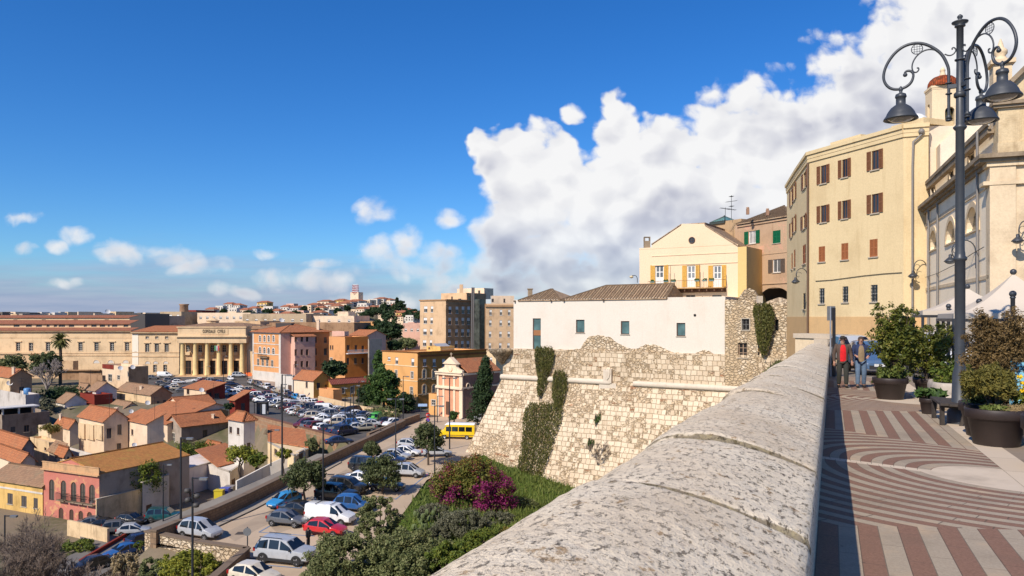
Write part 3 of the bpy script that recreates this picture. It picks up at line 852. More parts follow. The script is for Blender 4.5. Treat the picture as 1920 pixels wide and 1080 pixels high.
def yellow_building():
 p=[XY(1475.5,83),XY(1494.6,73.8),XY(1516,66.4),XY(1694,57.0),XY(1741,56.4)]
 zt=EYE+14.5
 root=thing('apartment_house','tall pale yellow building with brown shutters and a curved left end beside the church','building',(28,70,-2.5))
 back=[p[-1]+Vector((4,9)),p[0]+Vector((12,6))]
 pts=[Vector(q)for q in p]+back
 f2=[]
 for x,y,w,h in((1547,327,11,34),(1587,315.5,11,34),(1644,300,14,36),(1547,401,11,32),(1587,393,11,34),(1644,381.5,14,36)):
  f2.append((pxr(x-3,y,w,h),ST_BR))
 for x,y,w,h in((1541,476.5,12,29),(1584,471.5,13,31),(1638,465,15,33)):f2.append((pxr(x,y,w,h),ST_OR))
 for x,y,w,h in((1541,555,10,29),(1585,552,11,30),(1639,550,13,32)):f2.append((pxr(x,y,w,h),ST_BAR))
 f1=[(pxr(1509,338,5,30),ST_BR),(pxr(1508,416,5,26),ST_BR),(pxr(1508,477,6,36),ST_OR),(pxr(1508,565,5,30),ST_BAR)]
 f0=[(pxr(1490,360,3.4,30),ST_BR),(pxr(1484,371,2.6,30),ST_BR),(pxr(1490,420,3.4,30),ST_BR),(pxr(1484,431,2.6,28),ST_BR),(pxr(1490,485,3,34),ST_OR),(pxr(1485,490,2.4,30),ST_OR)]
 poly_building(root,pts,EYE+0.05,zt,M_YEL,{0:f0,1:f1,2:f2},0.14)
 mb=MB();cm=MB()
 for i in range(4):
  fa=Face(pts[i],pts[i+1])
  fa.band(mb,-0.02,fa.L+0.02,-4,EYE+0.05,0.035)
  fa.band(cm,-0.02,fa.L+0.02,zt-0.75,zt-0.45,0.10+0.002*i);fa.band(cm,-0.04,fa.L+0.04,zt-0.12,zt+0.18,0.24+0.003*i);fa.band(cm,-0.03,fa.L+0.03,zt-0.45,zt-0.12,0.13+0.002*i)
 mb.build('plinth',M_YELB,root);cm.build('cornice',M_YEL,root)
 q=MB();fa=Face(pts[2],pts[3])
 M=fa.M()
 u0=fa.uz(1530,0)[0];u1=fa.uz(1586,0)[0]
 q.box((u0,-6,zt),(u1,-1.6,zt+0.95),0,M)
 u0=fa.uz(1655,0)[0]
 q.box((u0,-4,zt+0.18),(fa.L+1.0,-0.9,zt+0.62),0,M);q.build('roof_parapet',M_YEL,root)
 d=MB();c0=pts[2]
 d.tube([(c0.x-0.12,c0.y-0.12,zt-0.8),(c0.x-0.12,c0.y-0.12,-3)],0.09,8)
 d.build('drain_pipe',plain('brown_pipe',(0.13,0.075,0.045),0.5),root)
 d=MB();c1=Face(pts[3],pts[4])
 a=c1.w(c1.L-0.5,zt-0.7,0.2)
 d.tube([a+Vector((0,0,0.3)),a,c1.w(c1.L-1.05,zt-1.2,0.2),c1.w(c1.L-1.1,zt-3.0,0.18),c1.w(c1.L-1.1,-2,0.18)],0.08,8);d.ball(a+Vector((0,0,0.25)),0.22,6)
 d.build('drain_pipe',plain('grey_pipe',(0.22,0.2,0.18),0.5),root)
 d=MB();pts3=[]
 for px,py in((1530,527),(1560,525),(1590,521),(1620,517),(1660,513),(1692,511)):
  u,z=fa.uz(px,py);pts3.append(fa.w(u,z,0.06))
 d.tube(pts3,0.025,5);d.build('cable',BLACK,root)
 return root,pts,zt
YB,YPTS,YZT=yellow_building()
def wall_lantern(loc,out,label,group='scroll arm lanterns on the walls',s=1.0,mount=None):
 """scroll arm lantern on a wall; out = horizontal unit vector pointing out of the wall"""
 r=thing('wall_lantern',label,'wall lamp',loc,group)
 o=Vector((out.x,out.y,0));Z=Vector((0,0,1));p0=Vector(loc)
 mb=MB()
 mb.tube([p0-Z*0.9*s,p0+Z*0.25*s],0.035*s,6)
 path=[p0-Z*0.1*s]
 for k in range(0,15):
  a=math.pi*(1.0-k/10.0)
  path.append(p0+o*(0.62+0.60*math.cos(a))*s+Z*(0.15+0.62*math.sin(a))*s)
 mb.tube(path,0.032*s,6)
 sp=[]
 for k in range(14):
  a=math.pi*0.9-k*0.42;rr=0.34*(1-k/18)
  sp.append(p0+o*(0.95+rr*math.cos(a))*s+Z*(0.15+rr*math.sin(a))*s)
 mb.tube(sp,0.018*s,5)
 mb.build('scroll_arm',IRON,r)
 e=path[-1];hd=p0+o*1.3*s+Z*(-0.35)*s
 lm2=MB();lm2.tube([e,hd+Z*0.3*s],0.02*s,5)
 lm2.lathe([(a*s,b*s)for a,b in((0.02,0.32),(0.09,0.28),(0.09,0.14),(0.13,0.10),(0.22,0.02),(0.34,-0.10),(0.34,-0.13),(0.30,-0.12),(0.02,-0.10))],hd,18)
 lm2.build('lamp_head',IRON,r)
 gb=MB();gb.lathe([(a*s,b*s)for a,b in((0.29,-0.13),(0.25,-0.2),(0.15,-0.26),(0.01,-0.28))],hd,14);gb.build('lamp_glass',glassy('lamp_glass_grey',(0.22,0.22,0.21),0.15),r)
 return r
def church():
 root=thing('church','cream and white old church with arched side windows and a bell tower on the right','church',(28,48,-2))
 A=XY(1737,56.2);B=XY(1856,38.6)
 t=(B-A).normalized();out=Vector((t.y,-t.x));fdir=Vector((-out.x,-out.y))
 z1=EYE+8.25;z2=EYE+10.1
 fa=Face(A,B)
 C=B+fdir*14;Dk=A+fdir*14
 ST_AR=dict(name='charch',frame=plain('old_frame',(0.2,0.17,0.13)),trim=M_CHS,wall=M_CHW,mull=(3,3),arch=True,archtrim=0.32,sill=True,glass=plain('dusty_glass',(0.20,0.165,0.10),0.4,0,0.3,3),fw=0.06)
 ST_SQ=dict(name='chsq',frame=plain('old_frame',(0.2,0.17,0.13)),trim=M_CHD,mull=(1,2),surround=0.16,sill=True)
 arcs=[((1743.5,432,1757.5,468),ST_AR),((1774,414,1792,455),ST_AR),((1812,388,1835,434),ST_AR)]
 poly_building(root,[A,B,C,Dk],-3,z1,M_CHW,{0:arcs},0.35)
 off=fdir*0.5
 sq=[((1746,352,1754,372),ST_SQ),((1779,319,1788,340),ST_SQ),((1816,288,1827,312),ST_SQ)]
 A2,B2=A+off,B+off-t*0.6
 poly_building(root,[A2,B2,B2+fdir*13,A2+fdir*13],z1-0.02,z2,M_CHW,{0:sq},0.2,name='upper_wall')
 cm=MB()
 for a,b,z,o in((0.0,0.55,z1,0.0),(0.0,0.45,z2,-0.5)):
  L=fa.L-(0.6 if o else 0)
  fa.band(cm,-0.3,L+0.02,z-0.45,z-0.25,o+0.18);fa.band(cm,-0.3,L+0.15,z-0.25,z-0.08,o+0.34);fa.band(cm,-0.3,L+0.25,z-0.08,z+0.16,o+0.55)
 cm.build('cornice',M_CHD,root)
 sb=MB();fa.band(sb,-0.1,fa.L,z1-1.5,z1-1.25,0.06);fa.band(sb,-0.1,fa.L,EYE+2.0,EYE+2.2,0.05)
 sb.build('string_band',M_CHS,root)
 for px in(1762,1838,1745):
  dp=MB();u=fa.uz(px,0)[0];dp.tube([fa.w(u,z2 if px>1800 else z1-0.4,0.14),fa.w(u,-2,0.14)],0.07,6)
  dp.build('drain_pipe',plain('grey_pipe',(0.22,0.2,0.18),0.5),root)
 cb=MB();q=[]
 for px,py in((1741,520),(1765,512),(1800,495),(1835,473),(1853,463)):
  u,z=fa.uz(px,py);q.append(fa.w(u,z,0.2))
 cb.tube(q,0.022,5)
 ff=Face(B,B+fdir*10)
 q=[ff.w(0.1,Zat(463,38.6),0.15),ff.w(1.0,Zat(530,37.9),0.15)]
 cb.tube(q,0.022,5);cb.build('cable',BLACK,root)
 fr=MB()
 fr.box((-0.05,-0.6,-3),(1.1,0.22,z1-0.5),0,ff.M());fr.box((1.1,-0.6,-3),(9,0.10,z1-0.5),0,ff.M())
 fr.box((-0.2,-0.6,z1-0.5),(9,0.30,z1-0.28),0,ff.M());fr.box((-0.35,-0.6,z1-1.45),(9,0.26,z1-1.25),0,ff.M())
 fr.build('front_wall',M_CHS,root)
 cr=MB();cr.box((-0.55,-0.7,z1-0.28),(9,0.42,z1-0.1),0,ff.M());cr.box((-0.6,-0.7,z1-0.1),(9,0.62,z1+0.12),0,ff.M());cr.build('front_cornice',M_CHD,root)
 up=MB()
 zc=EYE+10.75
 up.box((0.35,-0.9,z1+0.12),(2.1,0.12,zc),0,ff.M());up.box((2.1,-0.9,z1+0.12),(9,0.0,zc),0,ff.M())
 up.box((0.3,-0.9,z1+0.12),(9,0.2,z1+0.7),0,ff.M())
 up.box((1.55,-0.85,z1+0.7),(1.75,0.35,zc),0,ff.M())
 M=ff.M();gp=[(0.2,zc+0.3),(9,zc+0.3),(9,zc+8.6),(2.6,zc+3.0),(1.0,zc+1.3)]
 f1=[M@Vector((a,-0.05,b))for a,b in gp];f0=[M@Vector((a,-0.9,b))for a,b in gp]
 up.face(f1[::-1]);up.face(f0)
 for i in range(len(gp)):up.face([f0[i],f1[i],f1[(i+1)%5],f0[(i+1)%5]])
 up.build('upper_stage',plaster('eroded_cream_stone',S(228,204,164,0.80),0.55,0.9,S(140,104,62,0.6),1.0),root)
 c2=MB();c2.box((0.1,-1.0,zc-0.02),(9,0.28,zc+0.12),0,ff.M());c2.box((0.05,-1.0,zc+0.12),(9,0.4,zc+0.3),0,ff.M())
 for(a,b),(c,d)in(((0.9,zc+1.3),(2.6,zc+3.06)),((2.6,zc+3.06),(9,zc+8.7))):
  c2.bar(M@Vector((a,-0.4,b)),M@Vector((c,-0.4,d)),1.3,0.22)
 c2.build('upper_cornice',M_CHD,root)
 d=41.5;pc=XY(1876,d);k=d/F
 pn=MB();zz=lambda y:Zat(y,d)
 w=15*k
 Mp=Matrix(((t.x,fdir.x,0,pc.x),(t.y,fdir.y,0,pc.y),(0,0,1,0),(0,0,0,1)))
 pn.box((-w,-w,zz(250)),(w,w,zz(124)),0,Mp);pn.box((-w*1.35,-w*1.35,zz(124)),(w*1.35,w*1.35,zz(116)),0,Mp)
 pn.lathe([(0.36,zz(116)),(0.30,zz(110)),(0.22,zz(106)),(0.34,zz(101)),(0.34,zz(96)),(0.24,zz(92)),(0.17,zz(90)),(0.12,zz(82)),(0.03,zz(73))],(pc.x,pc.y,0),16)
 pn.build('pinnacle',M_CHS,root)
 tm=MB();d1=57.0
 a=XY(1742,d1);b=XY(1850,d1);
 tm.prism([(a.x,a.y),(b.x,b.y),(b.x+2,b.y+8),(a.x+2,a.y+8)],-2,Zat(236,d1))
 d2=54.5;a=XY(1763,d2+1.0);b=XY(1850,d2)
 M2=Face(a,b).M();L=(b-a).length
 gp=[(0,-2),(L,-2),(L,Zat(188,d2)),(0,Zat(263,d2))]
 f1=[M2@Vector((x,0,z))for x,z in gp];f0=[M2@Vector((x,-3,z))for x,z in gp]
 tm.face(f1);tm.face(f0[::-1])
 for i in range(4):tm.face([f0[i],f0[(i+1)%4],f1[(i+1)%4],f1[i]])
 tm.build('transept_wall',plaster('bright_plaster',S(240,224,200,0.82),0.2,0.4),root)
 return root,fa,ff
CH,CHF,CHFF=church()
def bell_tower():
 d=66.0;k=d/F
 root=thing('bell_tower','square cream bell tower with a red tiled dome rising behind the church','bell tower',(XY(1770,d).x,d,0))
 z=lambda y:Zat(y,d)
 A=XY(1735,d+1.6);Bc=XY(1747.5,d);C=XY(1801,d-0.6)
 t=(C-Bc).normalized();bk=Vector((-t.y,t.x))
 pts=[A,Bc,C,C+(A-Bc)]
 WB=plaster('tower_plaster',S(242,218,180,0.82),0.2,0.4)
 mb=MB()
 f=Face(Bc,C);r=f.rect((1772,200,1790,234));f2=Face(A,Bc);r2=f2.rect((1739,196,1743,226))
 hole_wall(mb,f.A,f.t,f.L,z(420),z(165),[r],0.7);hole_wall(mb,f2.A,f2.t,f2.L,z(420),z(165),[r2],0.5)
 hole_wall(mb,pts[2],(pts[3]-pts[2]).normalized(),(pts[3]-pts[2]).length,z(420),z(165),[],0.1);hole_wall(mb,pts[3],(pts[0]-pts[3]).normalized(),(pts[0]-pts[3]).length,z(420),z(165),[],0.1)
 for ff,rr in((f,r),(f2,r2)):
  w=rr[2]-rr[0];cx=(rr[0]+rr[2])/2;top=rr[3]
  for sx in(1,-1):
   arc=[(cx+sx*w/2*math.cos(a),top-w/2+w/2*math.sin(a))for a in[math.pi/2*i/6 for i in range(7)]]
   mb.face([ff.w(cx+sx*w/2,top,-0.01)]+[ff.w(u,zz,-0.01)for u,zz in arc])
 mb.build('shaft',WB,root)
 ib=MB();ib.face([f.w(r[0]-0.3,r[1]-0.3,-0.75),f.w(r[2]+0.3,r[1]-0.3,-0.75),f.w(r[2]+0.3,r[3]+0.3,-0.75),f.w(r[0]-0.3,r[3]+0.3,-0.75)])
 ib.face([f2.w(r2[0]-0.3,r2[1]-0.3,-0.55),f2.w(r2[2]+0.3,r2[1]-0.3,-0.55),f2.w(r2[2]+0.3,r2[3]+0.3,-0.55),f2.w(r2[0]-0.3,r2[3]+0.3,-0.55)])
 ib.build('bell_chamber',DARK,root)
 bl=MB();q=f.w((r[0]+r[2])/2,0,-0.35);bl.lathe([(0.03,z(206)),(0.16,z(208)),(0.20,z(214)),(0.27,z(221)),(0.33,z(223))],q,16);bl.build('bell',plain('bronze',(0.22,0.2,0.09),0.45,0.7),root)
 cm=MB();cc=(pts[0]+pts[2])/2
 for zz0,zz1,s in((z(168),z(165),1.03),(z(165),z(161),1.08)):
  cm.prism([((p.x-cc.x)*s+cc.x,(p.y-cc.y)*s+cc.y)for p in pts],zz0,zz1,0,True,True)
 cm.build('cornice',WB,root)
 dm=MB();rad=25.5*k;prof=[(rad,z(161)),(rad,z(157)),(rad*0.97,z(152)),(rad*0.86,z(147)),(rad*0.66,z(142.5)),(rad*0.4,z(140)),(rad*0.12,z(138.6))]
 rows=[[Vector((cc.x+rr*math.cos(2*math.pi*i/24),cc.y+rr*math.sin(2*math.pi*i/24),zz))for i in range(25)]for rr,zz in prof]
 dm.grid(rows,0,[[(i*rad*0.26,j*0.4)for i in range(25)]for j in range(len(prof))],True)
 dm.build('dome',tiles('red_dome_tiles',S(186,88,50,0.8),S(112,62,40,0.7),0.2,0.2,0.3,(0.2,0.16,0.08),0.6),root)
 ln=MB();ln.lathe([(0.26,z(140)),(0.26,z(137)),(0.2,z(134)),(0.2,z(130)),(0.24,z(129)),(0.14,z(125)),(0.03,z(122))],(cc.x,cc.y,0),12);ln.build('lantern',WB,root)
 am=MB();a=Vector((A.x-0.1,A.y,z(208)));am.tube([a,a+Vector((-0.95,0,0.1))],0.03,5)
 for i in range(7):am.bar(a+Vector((-0.15-i*.12,-0.2,0.05)),a+Vector((-0.15-i*.12,0.2,0.05)),0.015,0.015)
 am.build('aerial',BLACK,root)
bell_tower()
sd=MB();q=P(1716,222,60);sd.lathe([(1.0,-0.4),(0.98,0.0),(0.8,0.42),(0.5,0.66),(0.02,0.78)],q-Vector((0,0,0.4)),20)
tag(sd.build('roof_dome',WOODW),'small white dome peeping above the yellow building roof','roof dome')
f=Face(YPTS[1],YPTS[2]);u,z=f.uz(1514,520);wall_lantern(f.w(f.L-0.3,z,0.05),Vector((-0.95,-0.3)),'scroll arm lantern at the left corner of the yellow building')
f=Face(YPTS[3],YPTS[4]);u,z=f.uz(1744,507);wall_lantern(f.w(f.L-0.1,z,0.06),Vector((-0.97,-0.25)),'scroll arm lantern where the yellow building meets the church')
u,z=CHF.uz(1832,474);wall_lantern(CHF.w(u,z,0.06),CHF.n,'scroll arm lantern on the church side wall behind the lamp post',s=0.95)
u,z=CHFF.uz(1921,440);wall_lantern(CHFF.w(u+0.35,z,0.2),Vector((-0.95,-0.31)),'scroll arm lantern at the right edge on the church front',s=0.85)
def white_building():
 root=thing('white_building','long low white building with tiled roofs standing on the bastion wall','building',(BA.x+8,BA.y+3,Zat(655,110)))
 of=-0.35
 A=Vector((BA.x+BN.x*of,BA.y+BN.y*of));B=A+BT*40
 f=Face(A,B);u0=f.uz(963,0)[0];u1=f.uz(1360,0)[0]
 zb=Zat(672,95)-1;zt=EYE+2.62
 GLT=glassy('teal_glass',(0.07,0.13,0.13),0.06)
 BF=plain('brown_window_frame',(0.085,0.05,0.035))
 st=dict(name='wbw',frame=BF,trim=SILLM,mull=(1,1),fw=0.11,glass=GLT,sill=True)
 std=dict(name='wbd',frame=BF,trim=BF,mull=(1,1),fw=0.11,glass=GLT,sill=False)
 P0=f.A+f.t*u0;P1=f.A+f.t*u1
 bk=Vector((-BN.x,-BN.y))*11
 holes=[((999,597,1014,657),std),((1080,599.5,1096,624),st),((1164,602,1180,627),st),((1268.5,605.5,1285,630.5),st)]
 poly_building(root,[P0,P1,P1+bk,P0+bk],zb,zt,M_WHITEP,{0:holes},0.22)
 fb=Face(P0,P1)
 tb=MB();r=fb.rect((999,619,1014,629));tb.box((r[0]+.05,-0.2,r[1]),(r[2]-.05,-0.12,r[3]),0,fb.M());tb.build('door_transom',plain('orange_wood',(0.3,0.13,0.05)),root)
 rg=MB();rr=random.Random(5)
 tops=[(963,657),(990,657),(1030,656),(1088,655),(1094,645),(1103,632),(1120,628),(1145,632),(1156,642),(1172,650),(1185,655),(1205,650),(1212,645),(1235,648),(1255,658),(1275,663),(1300,664),(1320,656),(1330,657),(1340,667),(1360,668)]
 prev=None;n=120;pts=[]
 for i in range(n+1):
  px=963+(1360-963)*i/n
  for(a,b),(c,d)in zip(tops[:-1],tops[1:]):
   if a<=px<=c:y=b+(d-b)*(px-a)/(c-a)
  y+=mnoise.noise(Vector((px*0.09,1,0)))*2.6+mnoise.noise(Vector((px*0.35,2,0)))*1.4
  u,z=fb.uz(px,y);pts.append((u,z))
 for(u0_,z0_),(u1_,z1_)in zip(pts[:-1],pts[1:]):
  if u0_<fb.rect((999,600,1014,657))[2]and u1_>fb.rect((999,600,1014,657))[0]:
   if rg.f:rg.build('bare_masonry',M_RUB,root);rg=MB()
   continue
  a,b,c,d=fb.w(u0_,zb,0.10),fb.w(u1_,zb,0.10),fb.w(u1_,z1_,0.06),fb.w(u0_,z0_,0.06)
  rg.face([a,b,c,d],0,[(u0_,0),(u1_,0),(u1_,z1_-zb),(u0_,z0_-zb)])
  rg.face([d,c,fb.w(u1_,z1_,-0.02),fb.w(u0_,z0_,-0.02)],0,[(u0_,0),(u1_,0),(u1_,0.1),(u0_,0.1)])
 rg.build('bare_masonry',M_RUB,root)
 u,z=fb.uz(1303,591);v=MB();M=fb.M(u,z,0)
 v.tube([M@Vector((0,-0.05,0)),M@Vector((0,0.05,0))],0.17,14);v.build('vent',DARK,root)
 zr=zt-0.25
 def hip(pxa,pxb,ytop,pxr0,pxr1,name,right_cut=False):
  ua=fb.uz(pxa,0)[0];ub=fb.uz(pxb,0)[0];dm=hit(fb.A,fb.t,(pxr0+pxr1)/2).y+3.0
  zt_=Zat(ytop,dm);ra=fb.uz(pxr0,0)[0];rb=fb.uz(pxr1,0)[0]
  dep=3.4;mb=MB()
  e0,e1=fb.w(ua,zr,0.15),fb.w(ub,zr,0.15);e2,e3=fb.w(ub,zr,-2*dep),fb.w(ua,zr,-2*dep)
  r0,r1=fb.w(ra,zt_,-dep),fb.w(rb,zt_,-dep)
  roof_slab(mb,[e0,e1,r1,r0]if rb>ra+0.3 else[e0,e1,r1]);roof_slab(mb,[e1,e2,r1]);roof_slab(mb,[e3,e0,r0]);roof_slab(mb,[e2,e3,r0,r1]if rb>ra+0.3 else[e2,e3,r0])
  if rb>ra+0.3:ridge_caps(mb,r0,r1)
  ridge_caps(mb,e0,r0);ridge_caps(mb,e1,r1)
  n=max(4,int((ub-ua)/0.42));
  for i in range(1,n):
   u=ua+(ub-ua)*i/n
   if u<ra:k=(u-ua)/max(1e-3,ra-ua)
   elif u>rb:k=(ub-u)/max(1e-3,ub-rb)
   else:k=1.0
   a=fb.w(u,zr,0.15);top=fb.w(u,zr+(zt_-zr)*k,0.15-(dep+0.15)*k)
   mb.tube([a+Vector((0,0,0.13)),top+Vector((0,0,0.13))],0.105,6,0,True)
  mb.build(name,M_OLDT,root)
 hip(972,1052,544,1010,1014,'hipped_roof');hip(1053,1250,535.5,1116,1246,'hipped_roof')
 br=MB()
 for px in(966,1034,1058,1132):
  u,z=fb.uz(px,564);br.box((u-0.12,-0.1,zt-0.35),(u+0.12,0.3,zt-0.1),0,fb.M())
 br.build('roof_spouts',plain('dark_clay',(0.12,0.08,0.05)),root)
 ch=MB();q=P(994,546,114);ch.box((q.x-.35,q.y-.35,q.z-1),(q.x+.35,q.y+.35,q.z+0.25));ch.box((q.x-.45,q.y-.45,q.z+0.25),(q.x+.45,q.y+.45,q.z+0.4));ch.build('chimney',M_CHD,root)
white_building()
def peach_house():
 d0=103.0
 A=XY(1199,106.5);B=XY(1384,99.0);f=Face(A,B)
 root=thing('peach_house','peach gabled house with yellow shutters and a long balcony behind the white building','house',(A.x+6,A.y,-2))
 zb=Zat(600,100)-5
 ST_D=dict(name='ph',kind='balcony_door',frame=plain('bright_white_paint',(0.75,0.72,0.66)),trim=SILLM,shut=SH_YE,shutters='open',mull=(2,3),fw=0.16,sill=False,panel=0.42,glass=plain('reflecting_glass',(0.17,0.18,0.19),0.1,0,0.7,0.5))
 ST_L=dict(name='phl',frame=plain('grey_frame',(0.28,0.27,0.25)),trim=SILLM,mull=(2,2),fw=0.06)
 doors=[((1228.5,497,1244.5,536),ST_D),((1288,497.5,1304,537.5),ST_D),((1337,497.5,1353,539),ST_D),((1286,553,1303,566),ST_L),((1335,553,1353,566),ST_L)]
 bk=Vector((-f.n.x,-f.n.y))*12
 zt=Zat(465,104)
 poly_building(root,[A,B,B+bk,A+bk],zb,zt,M_PEACH,{0:doors},0.2,cap=True)
 g=MB();gp=[]
 for px,py in((1222,459),(1277,422),(1279,419.5),(1320,419.5),(1322,423),(1384,462),(1384,474),(1222,474)):
  u,z=f.uz(px,py);gp.append((u,max(z,zt)if py>470 else z))
 f1=[f.w(u,z,0.03)for u,z in gp];f0=[f.w(u,z,-0.5)for u,z in gp]
 g.face(f1[::-1],0,gp[::-1]);g.face(f0)
 for i in range(len(gp)):g.face([f0[i],f0[(i+1)%len(gp)],f1[(i+1)%len(gp)],f1[i]][::-1])
 ul=f.uz(1199,0)[0];ur=f.uz(1222,0)[0];g.box((ul,-4,zt),(ur,0.02,zt+0.22),0,f.M())
 g.build('gable',M_PEACH,root)
 rf=MB();M=f.M()
 for i0,i1 in((0,1),(4,5)):
  a0,a1=gp[i0],gp[i1]
  lo,hi=(a0,a1)
  p=[M@Vector((lo[0],0.12,lo[1])),M@Vector((hi[0],0.12,hi[1])),M@Vector((hi[0],-12,hi[1])),M@Vector((lo[0],-12,lo[1]))]
  roof_slab(rf,[p[0],p[1],p[2],p[3]],0.14)
 uu0,uu1=gp[2][0],gp[3][0];zz=gp[2][1]
 rf.box((uu0,-12,zz-0.3),(uu1,-0.5,zz+0.02),0,M)
 rf.build('roof',M_OLDT,root)
 m=MB();z=f.uz(1300,477.5)[1];f.band(m,f.uz(1222,0)[0],f.L,z,z+0.10,0.07);z=f.uz(1300,495.5)[1];f.band(m,f.uz(1222,0)[0],f.L,z,z+0.09,0.09)
 m.build('moulding',M_PEACH,root)
 e=MB();C=XY(1400,98.3);f2=Face(B,C);e.box((-0.02,-9,zb),(f2.L,0.04,f.uz(1384,463)[1]),0,f2.M());e.build('end_bay',M_PEACHY,root)
 u,z=f.uz(1297.5,450.5);w=MB();Mw=f.M(u,z,0.05);n=24;R0=5.5/F*102
 rows=[[Mw@Vector((r_*math.cos(2*math.pi*k/n),y,r_*math.sin(2*math.pi*k/n)))for k in range(n)]for r_,y in((R0*1.15,-0.03),(R0*1.15,0.06),(R0*0.85,0.06),(R0*0.85,-0.02))]
 w.grid(rows,0,closed=True);w.box((-0.03,0.0,-R0),(0.03,0.04,R0),0,Mw);w.box((-R0,0.0,-0.03),(R0,0.045,0.03),0,Mw)
 o=w.build('round_window',plain('brown_window_frame',(0.085,0.05,0.035)),root)
 w=MB();w.face([Mw@Vector((R0*math.cos(2*math.pi*k/n),-0.01,R0*math.sin(2*math.pi*k/n)))for k in range(n)][::-1]);w.build('pane',GLASS,o)
 ua=f.uz(1245,0)[0];ub=f.uz(1362,0)[0];zf=f.uz(1300,540)[1];M=f.M()
 b=MB();b.box((ua,-0.02,zf-0.12),(ub,1.25,zf),0,M);b.box((ua,0.0,zf-0.62),(ub,0.25,zf-0.13),1,M)
 for i in range(9):
  u=ua+0.3+(ub-ua-0.6)*i/8;b.box((u-0.06,0.25,zf-0.5),(u+0.06,1.1,zf-0.13),1,M)
 b.build('balcony_floor',[plain('rust_edge',(0.40,0.23,0.09),0.8),plain('brown_wood_fascia',(0.12,0.06,0.035),0.8)],root)
 r=MB();ua2=f.uz(1221,0)[0]
 for u0_,u1_,o_ in((ua2,ub,1.22),):
  n=46
  r.box((u0_,o_-0.02,zf+0.98),(u1_,o_+0.02,zf+1.03),0,M)
  for i in range(n+1):
   u=u0_+(u1_-u0_)*i/n;r.box((u-0.011,o_-0.011,zf),(u+0.011,o_+0.011,zf+0.98),0,M)
 for u in(ua2,ub):r.box((u-0.03,0,zf+0.98),(u+0.03,1.2,zf+1.02),0,M)
 for px in(1254.5,1263,1312,1317,1360.5):
  u=f.uz(px,0)[0];r.box((u-0.025,1.15,zf),(u+0.025,1.2,zf+(3.1 if px!=1360.5 else 2.6)),0,M)
 r.build('balcony_railing',plain('rusty_iron',(0.26,0.15,0.06),0.7),root)
 q=P(1213,458,107);c=MB();c.box((q.x-.42,q.y-.4,q.z-1.0),(q.x+.42,q.y+.4,q.z+0.45));c.box((q.x-.42,q.y-.4,q.z+0.95),(q.x+.42,q.y+.4,q.z+1.05))
 for sx in(-1,1):
  for sy in(-1,1):c.box((q.x+sx*.38-.05,q.y+sy*.36-.05,q.z+.45),(q.x+sx*.38+.05,q.y+sy*.36+.05,q.z+.95))
 c.build('chimney',M_CHD,root)
 for i,px in enumerate((1230,1255.5,1269,1313,1327,1340)):
  u=f.uz(px,0)[0];t_=MB();t_.box((u-0.3,1.24,zf+0.8),(u+0.3,1.46,zf+1.0),0,M)
  rr=random.Random(i)
  for k in range(14):
   c_=M@Vector((u+rr.uniform(-.3,.3),1.35+rr.uniform(-.1,.1),zf+1.0+rr.uniform(0,.16)));s_=0.08
   t_.face([c_+Vector((-s_,0,-s_)),c_+Vector((s_,0.02,-s_)),c_+Vector((s_,0,s_)),c_+Vector((-s_,-0.02,s_))],1)
  tag(t_.build('flower_trough',[plain('grey_green_plastic',(0.12,0.17,0.15)),leafmat('trough_leaf',[(0.03,0.06,0.02),(0.08,0.12,0.03)])]),'grey green flower trough hung on the long balcony railing','flower trough','flower troughs on the balcony railing')
 q=P(1195,530,107);l=MB();l.tube([q,q+Vector((0,0,0.6)),q+Vector((-0.15,0,0.95)),q+Vector((-0.45,0,1.05)),q+Vector((-0.8,0,1.0))],0.05,6)
 rt=thing('wall_lamp','small hooked street lamp at the left side of the peach house','street lamp',q)
 l.build('arm',IRON,rt);l=MB();l.lathe([(0.05,0.12),(0.28,0.02),(0.3,-0.1),(0.16,-0.24),(0.02,-0.28)],q+Vector((-0.85,0,0.9)),12);l.build('lamp_head',plain('cream_lamp',(0.6,0.5,0.3),0.4),rt)
peach_house()
